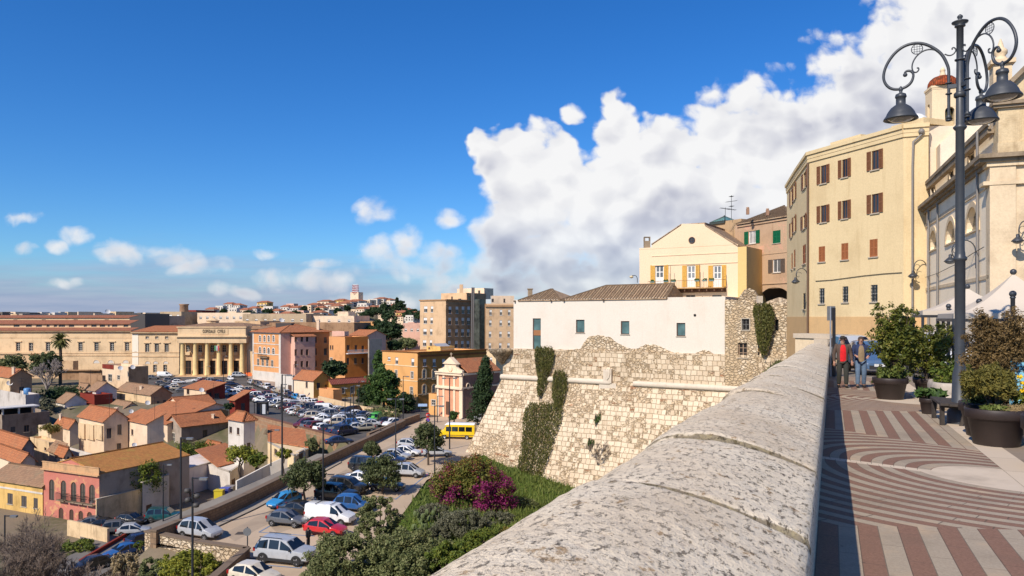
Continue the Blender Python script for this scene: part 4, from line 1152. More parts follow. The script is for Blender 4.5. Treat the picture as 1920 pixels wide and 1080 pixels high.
def arch_house():
 A=XY(1378,108);B=XY(1479,98.5);f=Face(A,B)
 root=thing('archway_house','old peeling pinkish house with green shutters above a street archway','house',(A.x+4,A.y,-2))
 bk=Vector((-f.n.x,-f.n.y))*10
 zt=Zat(411,101)
 wins=[((1403.5,433,1417.5,457),ST_GRN),((1449,432,1463.5,456),ST_GRNC),((1409,487,1417,511),ST_GYO),((1449,486,1464,511),ST_GYO),((1376.5+2.5,447,1381.5,454),ST_PLAIN)]
 zs=Zat(540,100)
 poly_building(root,[A,B,B+bk,A+bk],zs,zt,M_PINKB,{0:wins},0.18)
 mb=MB();c=f.uz(1452,565)[0];R_=f.uz(1484,0)[0]-c;zc=f.uz(1452,566)[1];rise=f.uz(1452,538.5)[1]-zc
 zb=-6
 n=20;arc=[(c-R_*math.cos(math.pi*k/n),zc+rise*math.sin(math.pi*k/n))for k in range(n+1)]
 ur=max(f.L,c+R_+0.3)
 for(u0,z0),(u1,z1)in zip(arc[:-1],arc[1:]):
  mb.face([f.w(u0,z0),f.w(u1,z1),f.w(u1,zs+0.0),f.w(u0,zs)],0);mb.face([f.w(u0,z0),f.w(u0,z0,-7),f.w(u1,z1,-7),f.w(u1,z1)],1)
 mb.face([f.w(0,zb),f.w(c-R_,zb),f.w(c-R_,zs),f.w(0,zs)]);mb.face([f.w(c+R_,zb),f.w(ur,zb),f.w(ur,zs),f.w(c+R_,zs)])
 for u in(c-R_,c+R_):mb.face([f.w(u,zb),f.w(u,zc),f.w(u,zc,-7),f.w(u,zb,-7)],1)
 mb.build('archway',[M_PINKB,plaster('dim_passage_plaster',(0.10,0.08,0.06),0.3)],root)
 bd=MB();z=f.uz(1440,533)[1];f.band(bd,0.0,f.L,z,z+0.14,0.12);z=f.uz(1440,477)[1];f.band(bd,f.uz(1400,0)[0],f.L,z,z+0.1,0.06);f.band(bd,f.uz(1383,0)[0],f.L,zt-0.35,zt-0.05,0.16)
 bd.build('string_band',M_PINKB,root)
 rf=MB();e0,e1=f.w(f.uz(1384,0)[0],zt,0.35),f.w(f.L+0.3,zt,0.35);e2,e3=f.w(f.L+0.3,zt,-9),f.w(f.uz(1384,0)[0],zt,-9);ap=f.w(f.uz(1424,0)[0],Zat(389,106),-4.5)
 for tri in((e0,e1),(e1,e2),(e2,e3),(e3,e0)):roof_slab(rf,[tri[0],tri[1],ap])
 ridge_caps(rf,e0,ap);ridge_caps(rf,e1,ap)
 L=(e1-e0).length;tt=(e1-e0).normalized()
 ka=(ap-e0).dot(tt)
 nn=int(L/0.42)
 for i in range(1,nn):
  u=L*i/nn;k=u/ka if u<ka else(L-u)/(L-ka)
  a=e0+tt*u;foot=e0+tt*ka;up=ap-foot
  rf.tube([a+Vector((0,0,.13)),a+up*k+Vector((0,0,.13))],0.105,6)
 rf.build('roof',M_OLDT,root)
 c=MB()
 for px,py,h in((1402,394,0.55),(1439,396,0.5)):
  q=P(px,py,103);c.box((q.x-.18,q.y-.18,q.z-.6),(q.x+.18,q.y+.18,q.z+h*.4));c.lathe([(0.16,h*.4),(0.22,h*.7),(0.02,h*.8)],q,8)
 c.build('chimney',plain('clay_pot',(0.35,0.2,0.12)),root)
 w=MB();A2=XY(1332,112);B2=XY(1390,107);f2=Face(A2,B2)
 w.box((0,-8,-3),(f2.L,0,Zat(415,110)),0,f2.M());w.build('side_wing',plaster('dull_beige_plaster',S(205,172,132,0.75),0.45,0.3,S(150,118,84,0.6)),root)
 s=MB();c0=f2.uz(1346,0)[0];hw=18.5/F*110;zz=Zat(414.5,110);zp=Zat(402.5,110)
 b4=[f2.w(c0-hw,zz,0.2),f2.w(c0+hw,zz,0.2),f2.w(c0+hw,zz,-3.0),f2.w(c0-hw,zz,-3.0)];ap=f2.w(c0,zp,-1.4)
 for i in range(4):s.face([b4[i],b4[(i+1)%4],ap],0)
 for i in range(4):
  s.tube([b4[i],ap],0.05,5,1);s.tube([b4[i],b4[(i+1)%4]],0.06,5,1)
 for k in range(1,6):q=b4[0].lerp(b4[1],k/6);s.tube([q,q.lerp(ap,0.98)],0.03,4,1)
 s.box((c0-hw,-3,zz-0.35),(c0+hw,0.25,zz-0.06),1,f2.M());s.ball(ap,0.13,6,1)
 s.build('skylight',[glassy('green_skylight_glass',(0.13,0.26,0.21),0.2),plain('dark_green_metal',(0.05,0.06,0.05))],root)
 def aerial(px,y0,y1,d,arms,label):
  a=MB();q=P(px,y0,d);e=P(px,y1,d);a.tube([q,e],0.035,5)
  for fr,w_,tl in arms:
   c_=q.lerp(e,fr);dd=Vector((0.95,0.2,tl));a.tube([c_-dd*w_,c_+dd*w_],0.025,5)
   for k in range(-4,5):
    m_=c_+dd*(w_*k/4.5);a.tube([m_+Vector((0.08,-0.4,0)),m_-Vector((0.08,-0.4,0))],0.014,4)
  tag(a.build('tv_aerial',BLACK),label,'aerial','aerials on the old houses')
 aerial(1360,417,389,106,((0.92,0.8,-0.1),),'single bar television aerial beside the glass skylight')
 aerial(1371.5,412,366,108,((0.95,0.28,0),(0.75,0.9,0.15),(0.55,0.3,0),(0.42,0.7,-0.1)),'tall television aerial with several arms, left of the tiled roof')
arch_house()
def ruin():
 root=thing('ruined_house','roofless ruined rubble house between the white building and the yellow building','ruin',(30,90,-8))
 of=0.1
 A=Vector((BA.x+BN.x*of,BA.y+BN.y*of));f=Face(A,A+BT*48)
 uL=f.uz(1359,0)[0];uM=f.uz(1421,0)[0];uR=f.uz(1512,0)[0]
 zb=Zat(760,85)
 stb=dict(name='ruinb',frame=plain('grey_frame',(0.28,0.27,0.25)),trim=SILLM,mull=(2,2),bars=True,surround=0.12,sill=True,glass=DARK)
 stw=dict(name='ruinw',frame=plain('weathered_wood',(0.30,0.20,0.13)),trim=SILLM,mull=(2,3),fw=0.11,sill=True,glass=DARK)
 stk=dict(name='ruink',frame=DARK,trim=SILLM,mull=(1,1),sill=False,glass=DARK)
 def jag(fc,u0,u1,ys,mat,wins,name,off):
  mb=MB();holes=[]
  zmin=min(z for _,z in ys)
  for r,st in wins:holes.append(fc.rect(r))
  A_=fc.A+fc.t*u0
  A_=A_+fc.n*off
  hh=[(h[0]-u0,h[1],h[2]-u0,h[3])for h in holes]
  hole_wall(mb,A_,fc.t,u1-u0,zb,zmin,hh,0.3)
  n=40;pr=[]
  for i in range(n+1):
   u=u0+(u1-u0)*i/n
   for(a,b),(c,d)in zip(ys[:-1],ys[1:]):
    if a-1e-4<=u<=c+1e-4:z=b+(d-b)*(u-a)/(c-a+1e-6)
   pr.append((u,max(zmin+0.02,z+mnoise.noise(Vector((u*2.1,4,0)))*0.22)))
  for(ua,za),(ub,zb_)in zip(pr[:-1],pr[1:]):
   p=[fc.w(ua,zmin,off),fc.w(ub,zmin,off),fc.w(ub,zb_,off-0.05),fc.w(ua,za,off-0.05)]
   mb.face(p,0,[(ua,0),(ub,0),(ub,1),(ua,1)])
   mb.face([p[3],p[2],fc.w(ub,zb_-0.1,off-0.9),fc.w(ua,za-0.1,off-0.9)],0,[(ua,0),(ub,0),(ub,1),(ua,1)])
  mb.build(name,mat,root)
  for(r,st),h in zip(wins,holes):
   add_window(root,fc.A+fc.n*off,fc.t,*h,st,0.3)
 Z=lambda px,py:(f.uz(px,py)[0],f.uz(px,py)[1])
 jag(f,uL,uM,[(uL,Z(1359,562)[1]),(Z(1388,563)[0],Z(1388,563)[1]),(Z(1412,563)[0],Z(1412,563)[1]),(uM,Z(1421,568)[1])],m_rubble('half_plastered_rubble',1.0,0.44),[((1391,598,1405,619),stb),((1384,643,1401,671),stw)],'front_wall',0.0)
 jag(f,uM,uR,[(uM,Z(1421,572)[1]),(Z(1440,573)[0],Z(1440,573)[1]),(Z(1460,567)[0],Z(1460,567)[1]),(Z(1475,575)[0],Z(1475,575)[1]),(uR,Z(1512,581)[1])],M_RUB,[((1451,599,1457.5,620),stk),((1428,688,1436,696),stk)],'side_wall',-0.6)
 s=MB();rr=random.Random(3);
 q=[P(px,py,97)for px,py in((1386,566),(1420,566),(1421,556),(1415,545),(1404,540),(1396,543),(1390,551),(1384,560))]
 s.face(q[::-1]);b=[p+Vector((0.6,1.3,0))for p in q];s.face(b)
 for i in range(len(q)):s.face([q[i],q[(i+1)%len(q)],b[(i+1)%len(q)],b[i]])
 s.build('wall_stump',M_RUB,root)
 p=MB();q=P(1424.5,590,95);p.box((q.x-.3,q.y-.3,-2),(q.x+.3,q.y+.3,Zat(555,95)));p.build('pier',M_PALE,root)
 h=MB();c=P(1462,572,97);rows=[]
 h.lathe([(3.6,-1.5),(2.6,-0.2),(1.4,0.55),(0.3,0.95),(0.01,1.0)],c,14);h.build('rubble_heap',M_RUB,root)
ruin()
ew=MB()
eA,eB=XY(1491,47.0),XY(1557,44.5);fe=Face(eA,eB)
zc=Zat(626,45.5)
ew.box((0,-0.9,zc-3.5),(fe.L,0.0,zc-0.28),0,fe.M());ew.box((-0.08,-1.0,zc-0.28),(fe.L+0.08,0.1,zc),1,fe.M())
ew.box((fe.L*0.62,0.003,zc-0.75),(fe.L-0.02,0.22,zc-0.29),1,fe.M())
tag(ew.build('end_parapet',[M_CHS,plaster('worn_cap_stone',S(214,196,172,.8),.35,1.0)]),'short pale stone cross wall where the rounded parapet ends','parapet')
M_TILE=tiles('orange_clay_tiles',(0.53,0.20,0.085),(0.40,0.15,0.07),0.4,0.26,0.25)
M_TILEL=tiles('lichen_orange_tiles',(0.56,0.25,0.075),(0.44,0.19,0.06),0.4,0.26,0.6,(0.44,0.32,0.075))
M_TILEB=tiles('brown_weathered_tiles',(0.42,0.25,0.145),(0.31,0.185,0.11),0.4,0.26,0.5,(0.28,0.235,0.15))
M_TILEF=tiles('far_red_tiles',(0.42,0.16,0.085),(0.33,0.13,0.075),0.5,0.4,0.2)
def pl(name,r,g,b,stain=0.3,k=0.88):return plaster('plaster_'+name,S(r,g,b,k),min(.7,stain*1.45),0.35,S(r*.55,g*.5,b*.45,0.7),0.35)
BEIGE=pl('beige',232,204,170);CREAM=pl('cream',240,212,180,0.22);WHITE=pl('white',236,226,212,0.25,0.74);GREY=pl('grey',176,160,144,0.5);CONC=pl('concrete',160,142,124,0.6)
DRED=pl('dark_red',136,58,46,0.3);BROWN=pl('brown',172,136,104,0.5);TAN=pl('tan',226,196,154,0.45);YELLOW=pl('yellow',224,184,112,0.35);ORANGE=pl('orange',224,162,108,0.25)
PINK=plaster('faded_pink_plaster',S(216,136,118,0.74),0.35,0.4,S(170,90,70,0.7),0.4,0,S(226,168,122,0.75));PALEPINK=pl('pale_pink',226,180,158,0.25);OCHRE=pl('ochre',214,162,84,0.35);HOSP=pl('hospital_cream',232,200,158,0.25);HOSPD=pl('hospital_tan',220,184,142,0.4)
FRW=plain('cream_frame',(0.55,0.5,0.42));FRB=plain('brown_frame',(0.12,0.055,0.03));
TW=dict(name='tw',frame=FRB,trim=SILLM,mull=(2,1),fw=0.09)
TWW=dict(name='tww',frame=FRW,trim=FRW,mull=(2,2),fw=0.09,surround=0.14)
TWB=dict(name='twb',frame=FRW,trim=WOODW,mull=(2,1),fw=0.09,blind=0.45,glass=glassy('far_glass',(0.05,0.05,0.055),0.15))
TARCH=dict(name='tarch',frame=FRW,trim=WOODW,wall=WOODW,mull=(2,3),fw=0.1,arch=True,archtrim=0.18)
TSH=dict(name='tsh',frame=FRB,trim=SILLM,mull=(2,1),shut=plain('dark_shutter',(0.07,0.055,0.045)),shutters='closed')
TD=dict(name='td',kind='door',frame=FRB,trim=FRB,mull=(2,1),fw=0.12,sill=False,glass=plain('old_door_wood',(0.10,0.055,0.035),0.7))
HW=dict(name='hw',frame=FRW,trim=HOSP,mull=(2,4),fw=0.11,surround=0.28,hood=True)
HW2=dict(name='hw2',frame=FRW,trim=HOSP,mull=(2,3),fw=0.11,surround=0.2)
class House:
 """a rectangular block with its near corner M: lit face L..M, shaded face M..Rr"""
 def __init__(s,name,label,pxL,pxM,pxR,dM,ytop,mat,theta=-40.0,cat='house',group=None,zb=None,wins=(),st=TW,roof='flat',rmat=None,rh=1.6,over=0.35,dep=0.15,matR=None,minside=None):
  th=R(theta);t=Vector((math.cos(th),math.sin(th)));n=Vector((-t.y,t.x))
  s.Mp=XY(pxM,dM);s.t=t;s.n=n
  s.L=hit(s.Mp,t,pxL);s.R=hit(s.Mp,n,pxR)
  if minside:s.R=s.Mp+n*minside
  s.Q=s.L+s.R-s.Mp;s.zt=Zat(ytop,dM);s.zb=(GZ-5.5)if zb is None else zb
  s.fL=Face(s.L,s.Mp);s.fR=Face(s.Mp,s.R)
  c=(s.L+s.R)/2
  s.root=thing(name,label,cat,(c.x,c.y,max(s.zb,GZ-4)),group)
  hl=[];hr=[]
  for w in wins:
   r,ws=(w[:4],w[4]if len(w)>4 else st)
   if(r[0]+r[2])/2<pxM:hl.append((s.fL.rect(r),ws))
   else:hr.append((s.fR.rect(r),ws))
  mb=MB()
  hole_wall(mb,s.fL.A,s.fL.t,s.fL.L,s.zb,s.zt,[h for h,_ in hl],dep)
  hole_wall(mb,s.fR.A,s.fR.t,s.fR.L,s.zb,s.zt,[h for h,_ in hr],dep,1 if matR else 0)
  fq=Face(s.R,s.Q);hole_wall(mb,fq.A,fq.t,fq.L,s.zb,s.zt,[],dep);fq=Face(s.Q,s.L);hole_wall(mb,fq.A,fq.t,fq.L,s.zb,s.zt,[],dep)
  C4=[s.L,s.Mp,s.R,s.Q]
  z=s.zt;lf,lr=s.fL.L,s.fR.L
  rmat=rmat or M_TILE;rf=MB()
  def c3(u,v,zz):
   p=s.L+t*u+n*v;return Vector((p.x,p.y,zz))
  s.c3=c3;o=over
  if roof=='flat':
   mb.face([(p.x,p.y,z)for p in C4],0,[(0,0)]*4)
   w=0.22;h=rh if rh<1.3 else 0.5
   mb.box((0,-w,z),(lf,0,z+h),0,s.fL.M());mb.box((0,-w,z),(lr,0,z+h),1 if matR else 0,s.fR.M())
   a=c3(0,w,z);
   for(u0,v0,u1,v1)in((0,w,w,lr),(w,lr-w,lf-w,lr)):
    P0=[c3(u0,v0,z),c3(u1,v0,z),c3(u1,v1,z),c3(u0,v1,z)]
    for k in range(4):mb.face([P0[k],P0[(k+1)%4],P0[(k+1)%4]+Vector((0,0,h)),P0[k]+Vector((0,0,h))],0)
    mb.face([p+Vector((0,0,h))for p in P0],0)
  elif roof=='gableR':
   k=rh/(lr/2)
   zo=z-o*k
   roof_slab(rf,[c3(-o,-o,zo),c3(lf+o,-o,zo),c3(lf+o,lr/2,z+rh),c3(-o,lr/2,z+rh)])
   roof_slab(rf,[c3(lf+o,lr+o,zo),c3(-o,lr+o,zo),c3(-o,lr/2,z+rh),c3(lf+o,lr/2,z+rh)])
   ridge_caps(rf,c3(-o,lr/2,z+rh),c3(lf+o,lr/2,z+rh))
   for u in(0,lf):mb.face([c3(u,0,z),c3(u,lr,z),c3(u,lr/2,z+rh)],1 if matR else 0,[(0,0),(lr,0),(lr/2,rh)])
  elif roof=='gableL':
   k=rh/(lf/2);zo=z-o*k
   roof_slab(rf,[c3(-o,lr+o,zo),c3(-o,-o,zo),c3(lf/2,-o,z+rh),c3(lf/2,lr+o,z+rh)])
   roof_slab(rf,[c3(lf+o,-o,zo),c3(lf+o,lr+o,zo),c3(lf/2,lr+o,z+rh),c3(lf/2,-o,z+rh)])
   ridge_caps(rf,c3(lf/2,-o,z+rh),c3(lf/2,lr+o,z+rh))
   for v in(0,lr):mb.face([c3(0,v,z),c3(lf,v,z),c3(lf/2,v,z+rh)],0,[(0,0),(lf,0),(lf/2,rh)])
  elif roof=='shed':
   k=rh/lr
   roof_slab(rf,[c3(-o,-o,z-o*k),c3(lf+o,-o,z-o*k),c3(lf+o,lr+o,z+rh+o*k),c3(-o,lr+o,z+rh+o*k)])
   for u in(0,lf):mb.face([c3(u,0,z),c3(u,lr,z),c3(u,lr,z+rh)],1 if matR else 0,[(0,0),(lr,0),(lr,rh)])
   mb.face([c3(0,lr,z),c3(lf,lr,z),c3(lf,lr,z+rh),c3(0,lr,z+rh)],0,[(0,0),(lf,0),(lf,rh),(0,rh)])
  elif roof=='shedR':
   k=rh/lf
   roof_slab(rf,[c3(lf+o,-o,z-o*k),c3(lf+o,lr+o,z-o*k),c3(-o,lr+o,z+rh+o*k),c3(-o,-o,z+rh+o*k)])
   for v in(0,lr):mb.face([c3(0,v,z),c3(lf,v,z),c3(0,v,z+rh)],0,[(0,0),(lf,0),(0,rh)])
   mb.face([c3(0,0,z),c3(0,lr,z),c3(0,lr,z+rh),c3(0,0,z+rh)],0,[(0,0),(lr,0),(lr,rh),(0,rh)])
  elif roof=='hip':
   m_=min(lf,lr)/2
   r0,r1=(c3(m_,lr/2,z+rh),c3(lf-m_,lr/2,z+rh))if lf>=lr else(c3(lf/2,m_,z+rh),c3(lf/2,lr-m_,z+rh))
   a,b,c,d=c3(-o,-o,z),c3(lf+o,-o,z),c3(lf+o,lr+o,z),c3(-o,lr+o,z)
   if lf>=lr:
    roof_slab(rf,[a,b,r1,r0]);roof_slab(rf,[b,c,r1]);roof_slab(rf,[c,d,r0,r1]);roof_slab(rf,[d,a,r0])
   else:
    roof_slab(rf,[a,b,r0]);roof_slab(rf,[b,c,r1,r0]);roof_slab(rf,[c,d,r1]);roof_slab(rf,[d,a,r0,r1])
   ridge_caps(rf,r0,r1)
   for e,rr in((a,r0),(b,r1 if lf>=lr else r0),(c,r1),(d,r0 if lf>=lr else r1)):ridge_caps(rf,e,rr)
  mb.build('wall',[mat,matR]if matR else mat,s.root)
  if rf.f:rf.build('roof',rmat,s.root)
  for h,ws in hl:add_window(s.root,s.fL.A,s.fL.t,*h,ws,dep)
  for h,ws in hr:add_window(s.root,s.fR.A,s.fR.t,*h,ws,dep)
 def chimney(s,u,v,h=1.2,w=0.5,z0=None,mat=None):
  m=MB();p=s.c3(u,v,s.zt if z0 is None else z0)
  m.box((p.x-w/2,p.y-w/2,p.z-0.5),(p.x+w/2,p.y+w/2,p.z+h));m.box((p.x-w/2-.08,p.y-w/2-.08,p.z+h),(p.x+w/2+.08,p.y+w/2+.08,p.z+h+0.12))
  m.build('chimney',mat or CREAM,s.root)
 def antenna(s,u,v,h=2.5):
  a=MB();p=s.c3(u,v,s.zt+0.3);a.tube([p,p+Vector((0,0,h))],0.03,5)
  for k in(0.95,0.8):
   q=p+Vector((0,0,h*k));a.tube([q-Vector((0.5,0.1,0)),q+Vector((0.5,0.1,0))],0.02,4)
   for j in range(-2,3):a.tube([q+Vector((j*.2,-0.25,0)),q+Vector((j*.2,0.25,0))],0.012,4)
  a.build('aerial',BLACK,s.root)
def dish(px,py,d,r=0.45,label=None,az=None):
 r*=0.55
 if px<400 and d<200:d2=fm(d);r*=d2/d;d=d2
 """satellite dish facing south-east"""
 m=MB();p=P(px,py,d);ax=Vector((0.55,-0.65,0.52)).normalized()
 a=ax.cross(Vector((0,0,1))).normalized();b=a.cross(ax)
 rows=[[p+ax*(-0.28*r*(1-(k/5)**2))+(a*math.cos(2*math.pi*i/16)+b*math.sin(2*math.pi*i/16))*(r*k/5+1e-3)for i in range(16)]for k in range(6)]
 m.grid(rows,0,closed=True);m.tube([p-ax*0.25*r,p-ax*0.6*r-Vector((0,0,1.0))],0.035,5,1);m.tube([p-b*r,p+ax*r*0.9],0.015,4,1)
 o=m.build('satellite_dish',[plain('dish_enamel',(0.62,0.6,0.57),0.9,spec=0.1),IRON]);tag(o,label,'satellite dish','satellite dishes on the roofs of the old houses');return o
GS=GZ-7.4
FM=[(0,0),(80,109.6),(98,134),(112,153),(118,158),(132,166),(140,169),(150,174),(165,180),(190,197),(225,226),(400,400)]
def fm(d):
 for(a,b),(c,e)in zip(FM[:-1],FM[1:]):
  if a<=d<=c:return b+(e-b)*(d-a)/(c-a)
 return d
def H(name,label,pxL,pxM,pxR,dM,*a,**k):
 if 'zb' in k:k['zb']=GS-1
 else:k['zb']=GS-2
 return House(name,label,pxL,pxM,pxR,fm(dM)if pxM<430 else dM*1.1,*a,**k)
def GL(px,py):return G(px,py,GS)
GH='houses of the lower town'
h=H('town_house','beige two storey house with square bay panels and a red gable roof',148,195,240,98,789,BEIGE,roof='gableR',rh=1.7,group=GH,wins=[(200,803,209,822),(220,796,228,815),(198,845,206,856),(219,831,227,850)])
pb=MB()
for a,b,y0,y1 in((150,161,794,822),(164,178,796,824),(180,194,797,824)):
 r=h.fL.rect((a,y0,b,y1));pb.box((r[0],-0.02,r[1]),(r[2],0.3,r[3]),0,h.fL.M())
pb.build('bay_panels',TAN,h.root);h.chimney(h.fL.L*.75,h.fR.L*.8,1.8)
h=H('town_house','cream house with a lean-to red roof and a small bay beside the beige bay house',232,276,307,97,794,CREAM,roof='shed',rh=1.3,group=GH,wins=[(235,796,240,813),(246,805,250,816),(237,833,242,850)])
h=H('town_house','long grey walled house under the broadest orange roof of the lower town',309,340,427,112,800,GREY,roof='gableL',rh=2.0,group=GH,matR=CONC,wins=[(322,812,328,828,TWW),(380,806,389,825),(398,842,409,856),(315,858,320,870)])
h.chimney(h.fL.L*.8,h.fR.L*.75,1.6);h.antenna(1,6)
h=H('town_house','cream house whose wide orange roof joins the broad grey walled house from behind',246,314,400,114,795,CREAM,roof='gableR',rh=3.3,group=GH,minside=21)
h=H('town_house','bright white house with a small hipped orange roof at the end of the broad roof',428,457,478,108,791,WHITE,roof='hip',rh=1.3,group=GH,wins=[(444,802,449,815),(430,800,435,812),(463,830,470,848)])
h=H('town_house','low house with an orange gable roof and dark red rear wall above the broad roof',311,339,402,140,761,CREAM,roof='gableL',rh=1.6,group=GH,matR=DRED,wins=[(316,766,320,774)])
h=H('town_house','beige house with a red side and a roof terrace facing the car filled square',345,387,422,165,732,BEIGE,roof='shed',rh=1.4,group=GH,matR=DRED,wins=[(350,730,355,739),(388,736,397,745),(402,737,411,747)])
h=H('town_house','narrow dark red house with an orange roof at the foot of the square',430,441,468,135,750,DRED,roof='shed',rh=1.4,group=GH,wins=[(452,756,459,774,TSH)])
h=H('town_house','white gabled house with a weathered brown roof left of the long beige row',165,180,219,160,732,WHITE,roof='gableR',rh=1.7,rmat=M_TILEB,group=GH,matR=pl('offwhite',224,212,204),wins=[(199,747,206,756)])
h=H('town_house','long beige and white row house with a brown ridge roof below the grey block',219,283,322,150,740,TAN,roof='gableR',rh=1.6,rmat=M_TILEB,group=GH,matR=BROWN,wins=[(225,748,228,757),(234,750,237,758),(251,752,255,761),(294,752,299,760,TSH),(306,750,311,758,TSH)])  # brown right face: the beige wall's shade is put into its plaster colour
h.chimney(h.fL.L*.6,1.0,1.4)
h=H('town_house','small white gabled house with a tin canopy beside the dark red wall',105,122,162,140,755,WHITE,roof='gableR',rh=1.7,rmat=M_TILEB,group=GH,matR=pl('offwhite',224,212,204),wins=[(108,760,111,775,TARCH),(114,762,118,778,TARCH),(128,766,135,778,TSH),(142,766,147,775)])
cn=MB();r=h.fR.rect((124,763,163,764));cn.box((r[0],0.0,r[3]-0.1),(r[2],1.8,r[3]+0.05),0,h.fR.M());cn.build('canopy',plain('tin_sheet',(0.42,0.34,0.22)),h.root)
h=H('outbuilding','windowless dark red outbuilding between two white gabled houses',150,177,181,146,744,DRED,roof='flat',rh=0.4,group=GH,minside=4)
h=H('town_house','grey flat roofed block with red parapets in front of the old hospital',192,241,278,190,694,BEIGE,roof='flat',rh=0.9,group=GH,matR=BROWN,wins=[(203,702,210,715,TWW),(220,704,225,712,TWW)])  # BROWN darkens the right face, painting the shade of a beige wall
rp=MB();rp.box((0.2,0.003,h.zt-0.2),(h.fL.L*.45,0.12,h.zt+0.95),0,h.fL.M());rp.build('red_parapet',DRED,h.root)
h=H('town_house','brown house with a tall chimney at the left edge below the trees',-30,19,60,150,707,TAN,roof='gableR',rh=1.6,group=GH,matR=BROWN,wins=[(36,725,45,738,TSH)])  # tan lit side; the right side's shade is given as brown plaster
h.chimney(h.fL.L-.4,0.8,2.2)
h=H('town_house','pale flat roofed house with a blue tank on its terrace',-20,48,74,132,747,pl('greywhite',206,196,186,0.4),roof='flat',rh=0.8,group=GH,matR=pl('greywhite_shaded',170,158,156,0.4))  # right face: grey-white plaster with its shade painted in as lilac grey
tk=MB();q=h.c3(h.fL.L*.72,2.5,h.zt);tk.lathe([(0.02,1.75),(0.5,1.7),(0.75,1.5),(0.75,0.5),(0.7,0.4),(0.02,0.4)],q,16);tk.box((q.x-.6,q.y-.6,q.z),(q.x+.6,q.y+.6,q.z+.42))
tag(tk.build('water_tank',plain('blue_plastic',(0.10,0.24,0.45),0.4)),'blue water tank on a pale flat roof at the left edge','water tank')
h=H('town_house','shadowed concrete block with an open roof pavilion at the left edge',-20,4,93,112,787,CONC,roof='flat',rh=0.9,group=GH,matR=pl('concrete_shaded',132,114,100,0.5),wins=[(20,800,29,811,TSH),(45,797,55,810,TW),(70,795,80,812,TSH)])  # right face takes a darker concrete, its shade mixed into the colour
pv=MB();M=h.fR.M(0,0,-1.2)
for x in(0.3,3.2,6.0):pv.box((x,-0.15,h.zt),(x+.3,0.15,h.zt+2.1),0,M)
pv.box((0.0,-2.6,h.zt),(6.4,-2.4,h.zt+2.1),2,M);pv.box((-0.6,-3.2,h.zt+2.1),(7.0,0.6,h.zt+2.3),1,M);pv.build('roof_pavilion',[WHITE,plain('white_sheet_roof',(0.62,0.58,0.52)),DARK],h.root)
h=H('town_house','little house with an orange roof and slim chimney beside the beige bay house',104,131,150,112,801,BEIGE,roof='gableR',rh=1.3,group=GH);h.chimney(1.0,0.6,2.0,0.35)
h=H('town_house','cream terrace block with a planted roof hedge left of the beige bay house',72,96,118,100,812,pl('palecream',232,208,170),roof='flat',rh=0.9,group=GH)
h=H('town_house','ruined beige house with a slumped grey gable at the left edge',-12,43,64,88,838,plaster('crumbling_beige',S(222,196,166,0.75),0.5,0.5,S(170,126,88,0.7),0.6,0,S(206,160,118,0.75)),roof='gableR',rh=1.2,rmat=M_TILE,group=GH,matR=GREY)
h=H('town_house','low house with a mossy brown roof at the lower left edge',-25,17,40,93,831,GREY,roof='gableR',rh=1.2,rmat=M_TILEB,group=GH)
h=H('town_house','two storey yellow house with a grey brown roof left of the pink palazzo',-20,80,90,76,911,YELLOW,theta=-25,roof='gableR',rh=1.5,rmat=M_TILEB,group=GH,minside=6,wins=[(14,925,24,945,TSH),(40,930,50,950,TSH),(63,934,71,953,TSH)])
bw=MB();z=h.zt-1.2;h.fL.band(bw,0,h.fL.L,z,z+0.25,0.06);bw.build('white_band',WHITE,h.root)
for a in(('low beige house with a flat roof left of the bay panelled house',56,92,116,96,834,TAN,'flat',.4),('lean-to with a grey corrugated roof below the cream terrace block',92,112,122,92,848,GREY,'shed',.9),('small shed with a red tiled roof at the foot of the bay panelled house',106,122,134,90,851,BEIGE,'gableR',.9),('whitewashed low house at the foot of the beige and cream pair',116,172,186,91,862,WHITE,'flat',.5),('small beige house with a brown roof before the shaded shrubbery',146,160,172,172,728,TAN,'gableR',1.0),('long brown flat roofed terrace behind the white gabled houses',148,192,198,182,708,BROWN,'flat',.5),('white house with a flat roof behind the small white gabled house',58,92,108,152,757,WHITE,'flat',.5),('beige house with a brown roof between dark red wall and long row',196,232,262,140,766,BEIGE,'gableR',1.2),('low grey house with a tiled roof right of the small white gabled house',160,196,216,128,778,GREY,'shed',.9),('pale house with an orange roof in front of the ruined house',-10,40,66,84,866,CREAM,'gableR',1.1),('small cream house with an orange roof before the white hipped house',380,402,424,104,842,CREAM,'gableR',1.0)):
 wy=a[5]
 H('town_house',a[0],*a[1:7],roof=a[7],rh=a[8],group=GH,rmat=(M_TILEB if 'brown' in a[0]or 'grey' in a[0]else M_TILE),wins=[(a[2]-9,wy+5,a[2]-5,wy+11),(a[2]+4,wy+5,a[2]+8,wy+12,TSH)])
for px,py,dd,h in((64,826,92,2.2),(118,786,112,3),(205,770,98,3),(290,776,97,3),(330,782,112,3),(170,720,150,3.4),(40,735,132,3.2),(256,752,150,3.2),(400,742,165,3.2)):
 q=P(px,py,fm(dd));m=MB();m.tube([q-Vector((0,0,1)),q+Vector((0,0,h))],.03,5)
 for kz in(.95,.75):
  c=q+Vector((0,0,h*kz));m.tube([c-Vector((.6,.15,0)),c+Vector((.6,.15,0))],.02,4)
  for j in range(-3,4):m.tube([c+Vector((j*.18,-.25,0)),c+Vector((j*.18,.25,0))],.012,4)
 tag(m.build('tv_aerial',BLACK),'thin television aerial standing on a roof of the lower town','aerial','aerials on the lower town roofs')
AW=dict(name='pinkw',kind='balcony_door',frame=plain('dark_green_wood',(0.05,0.045,0.035)),trim=SILLM,wall=PINK,mull=(2,2),fw=0.14,arch=True,sill=False,glass=plain('old_shutter_wood',(0.09,0.07,0.055),0.7))
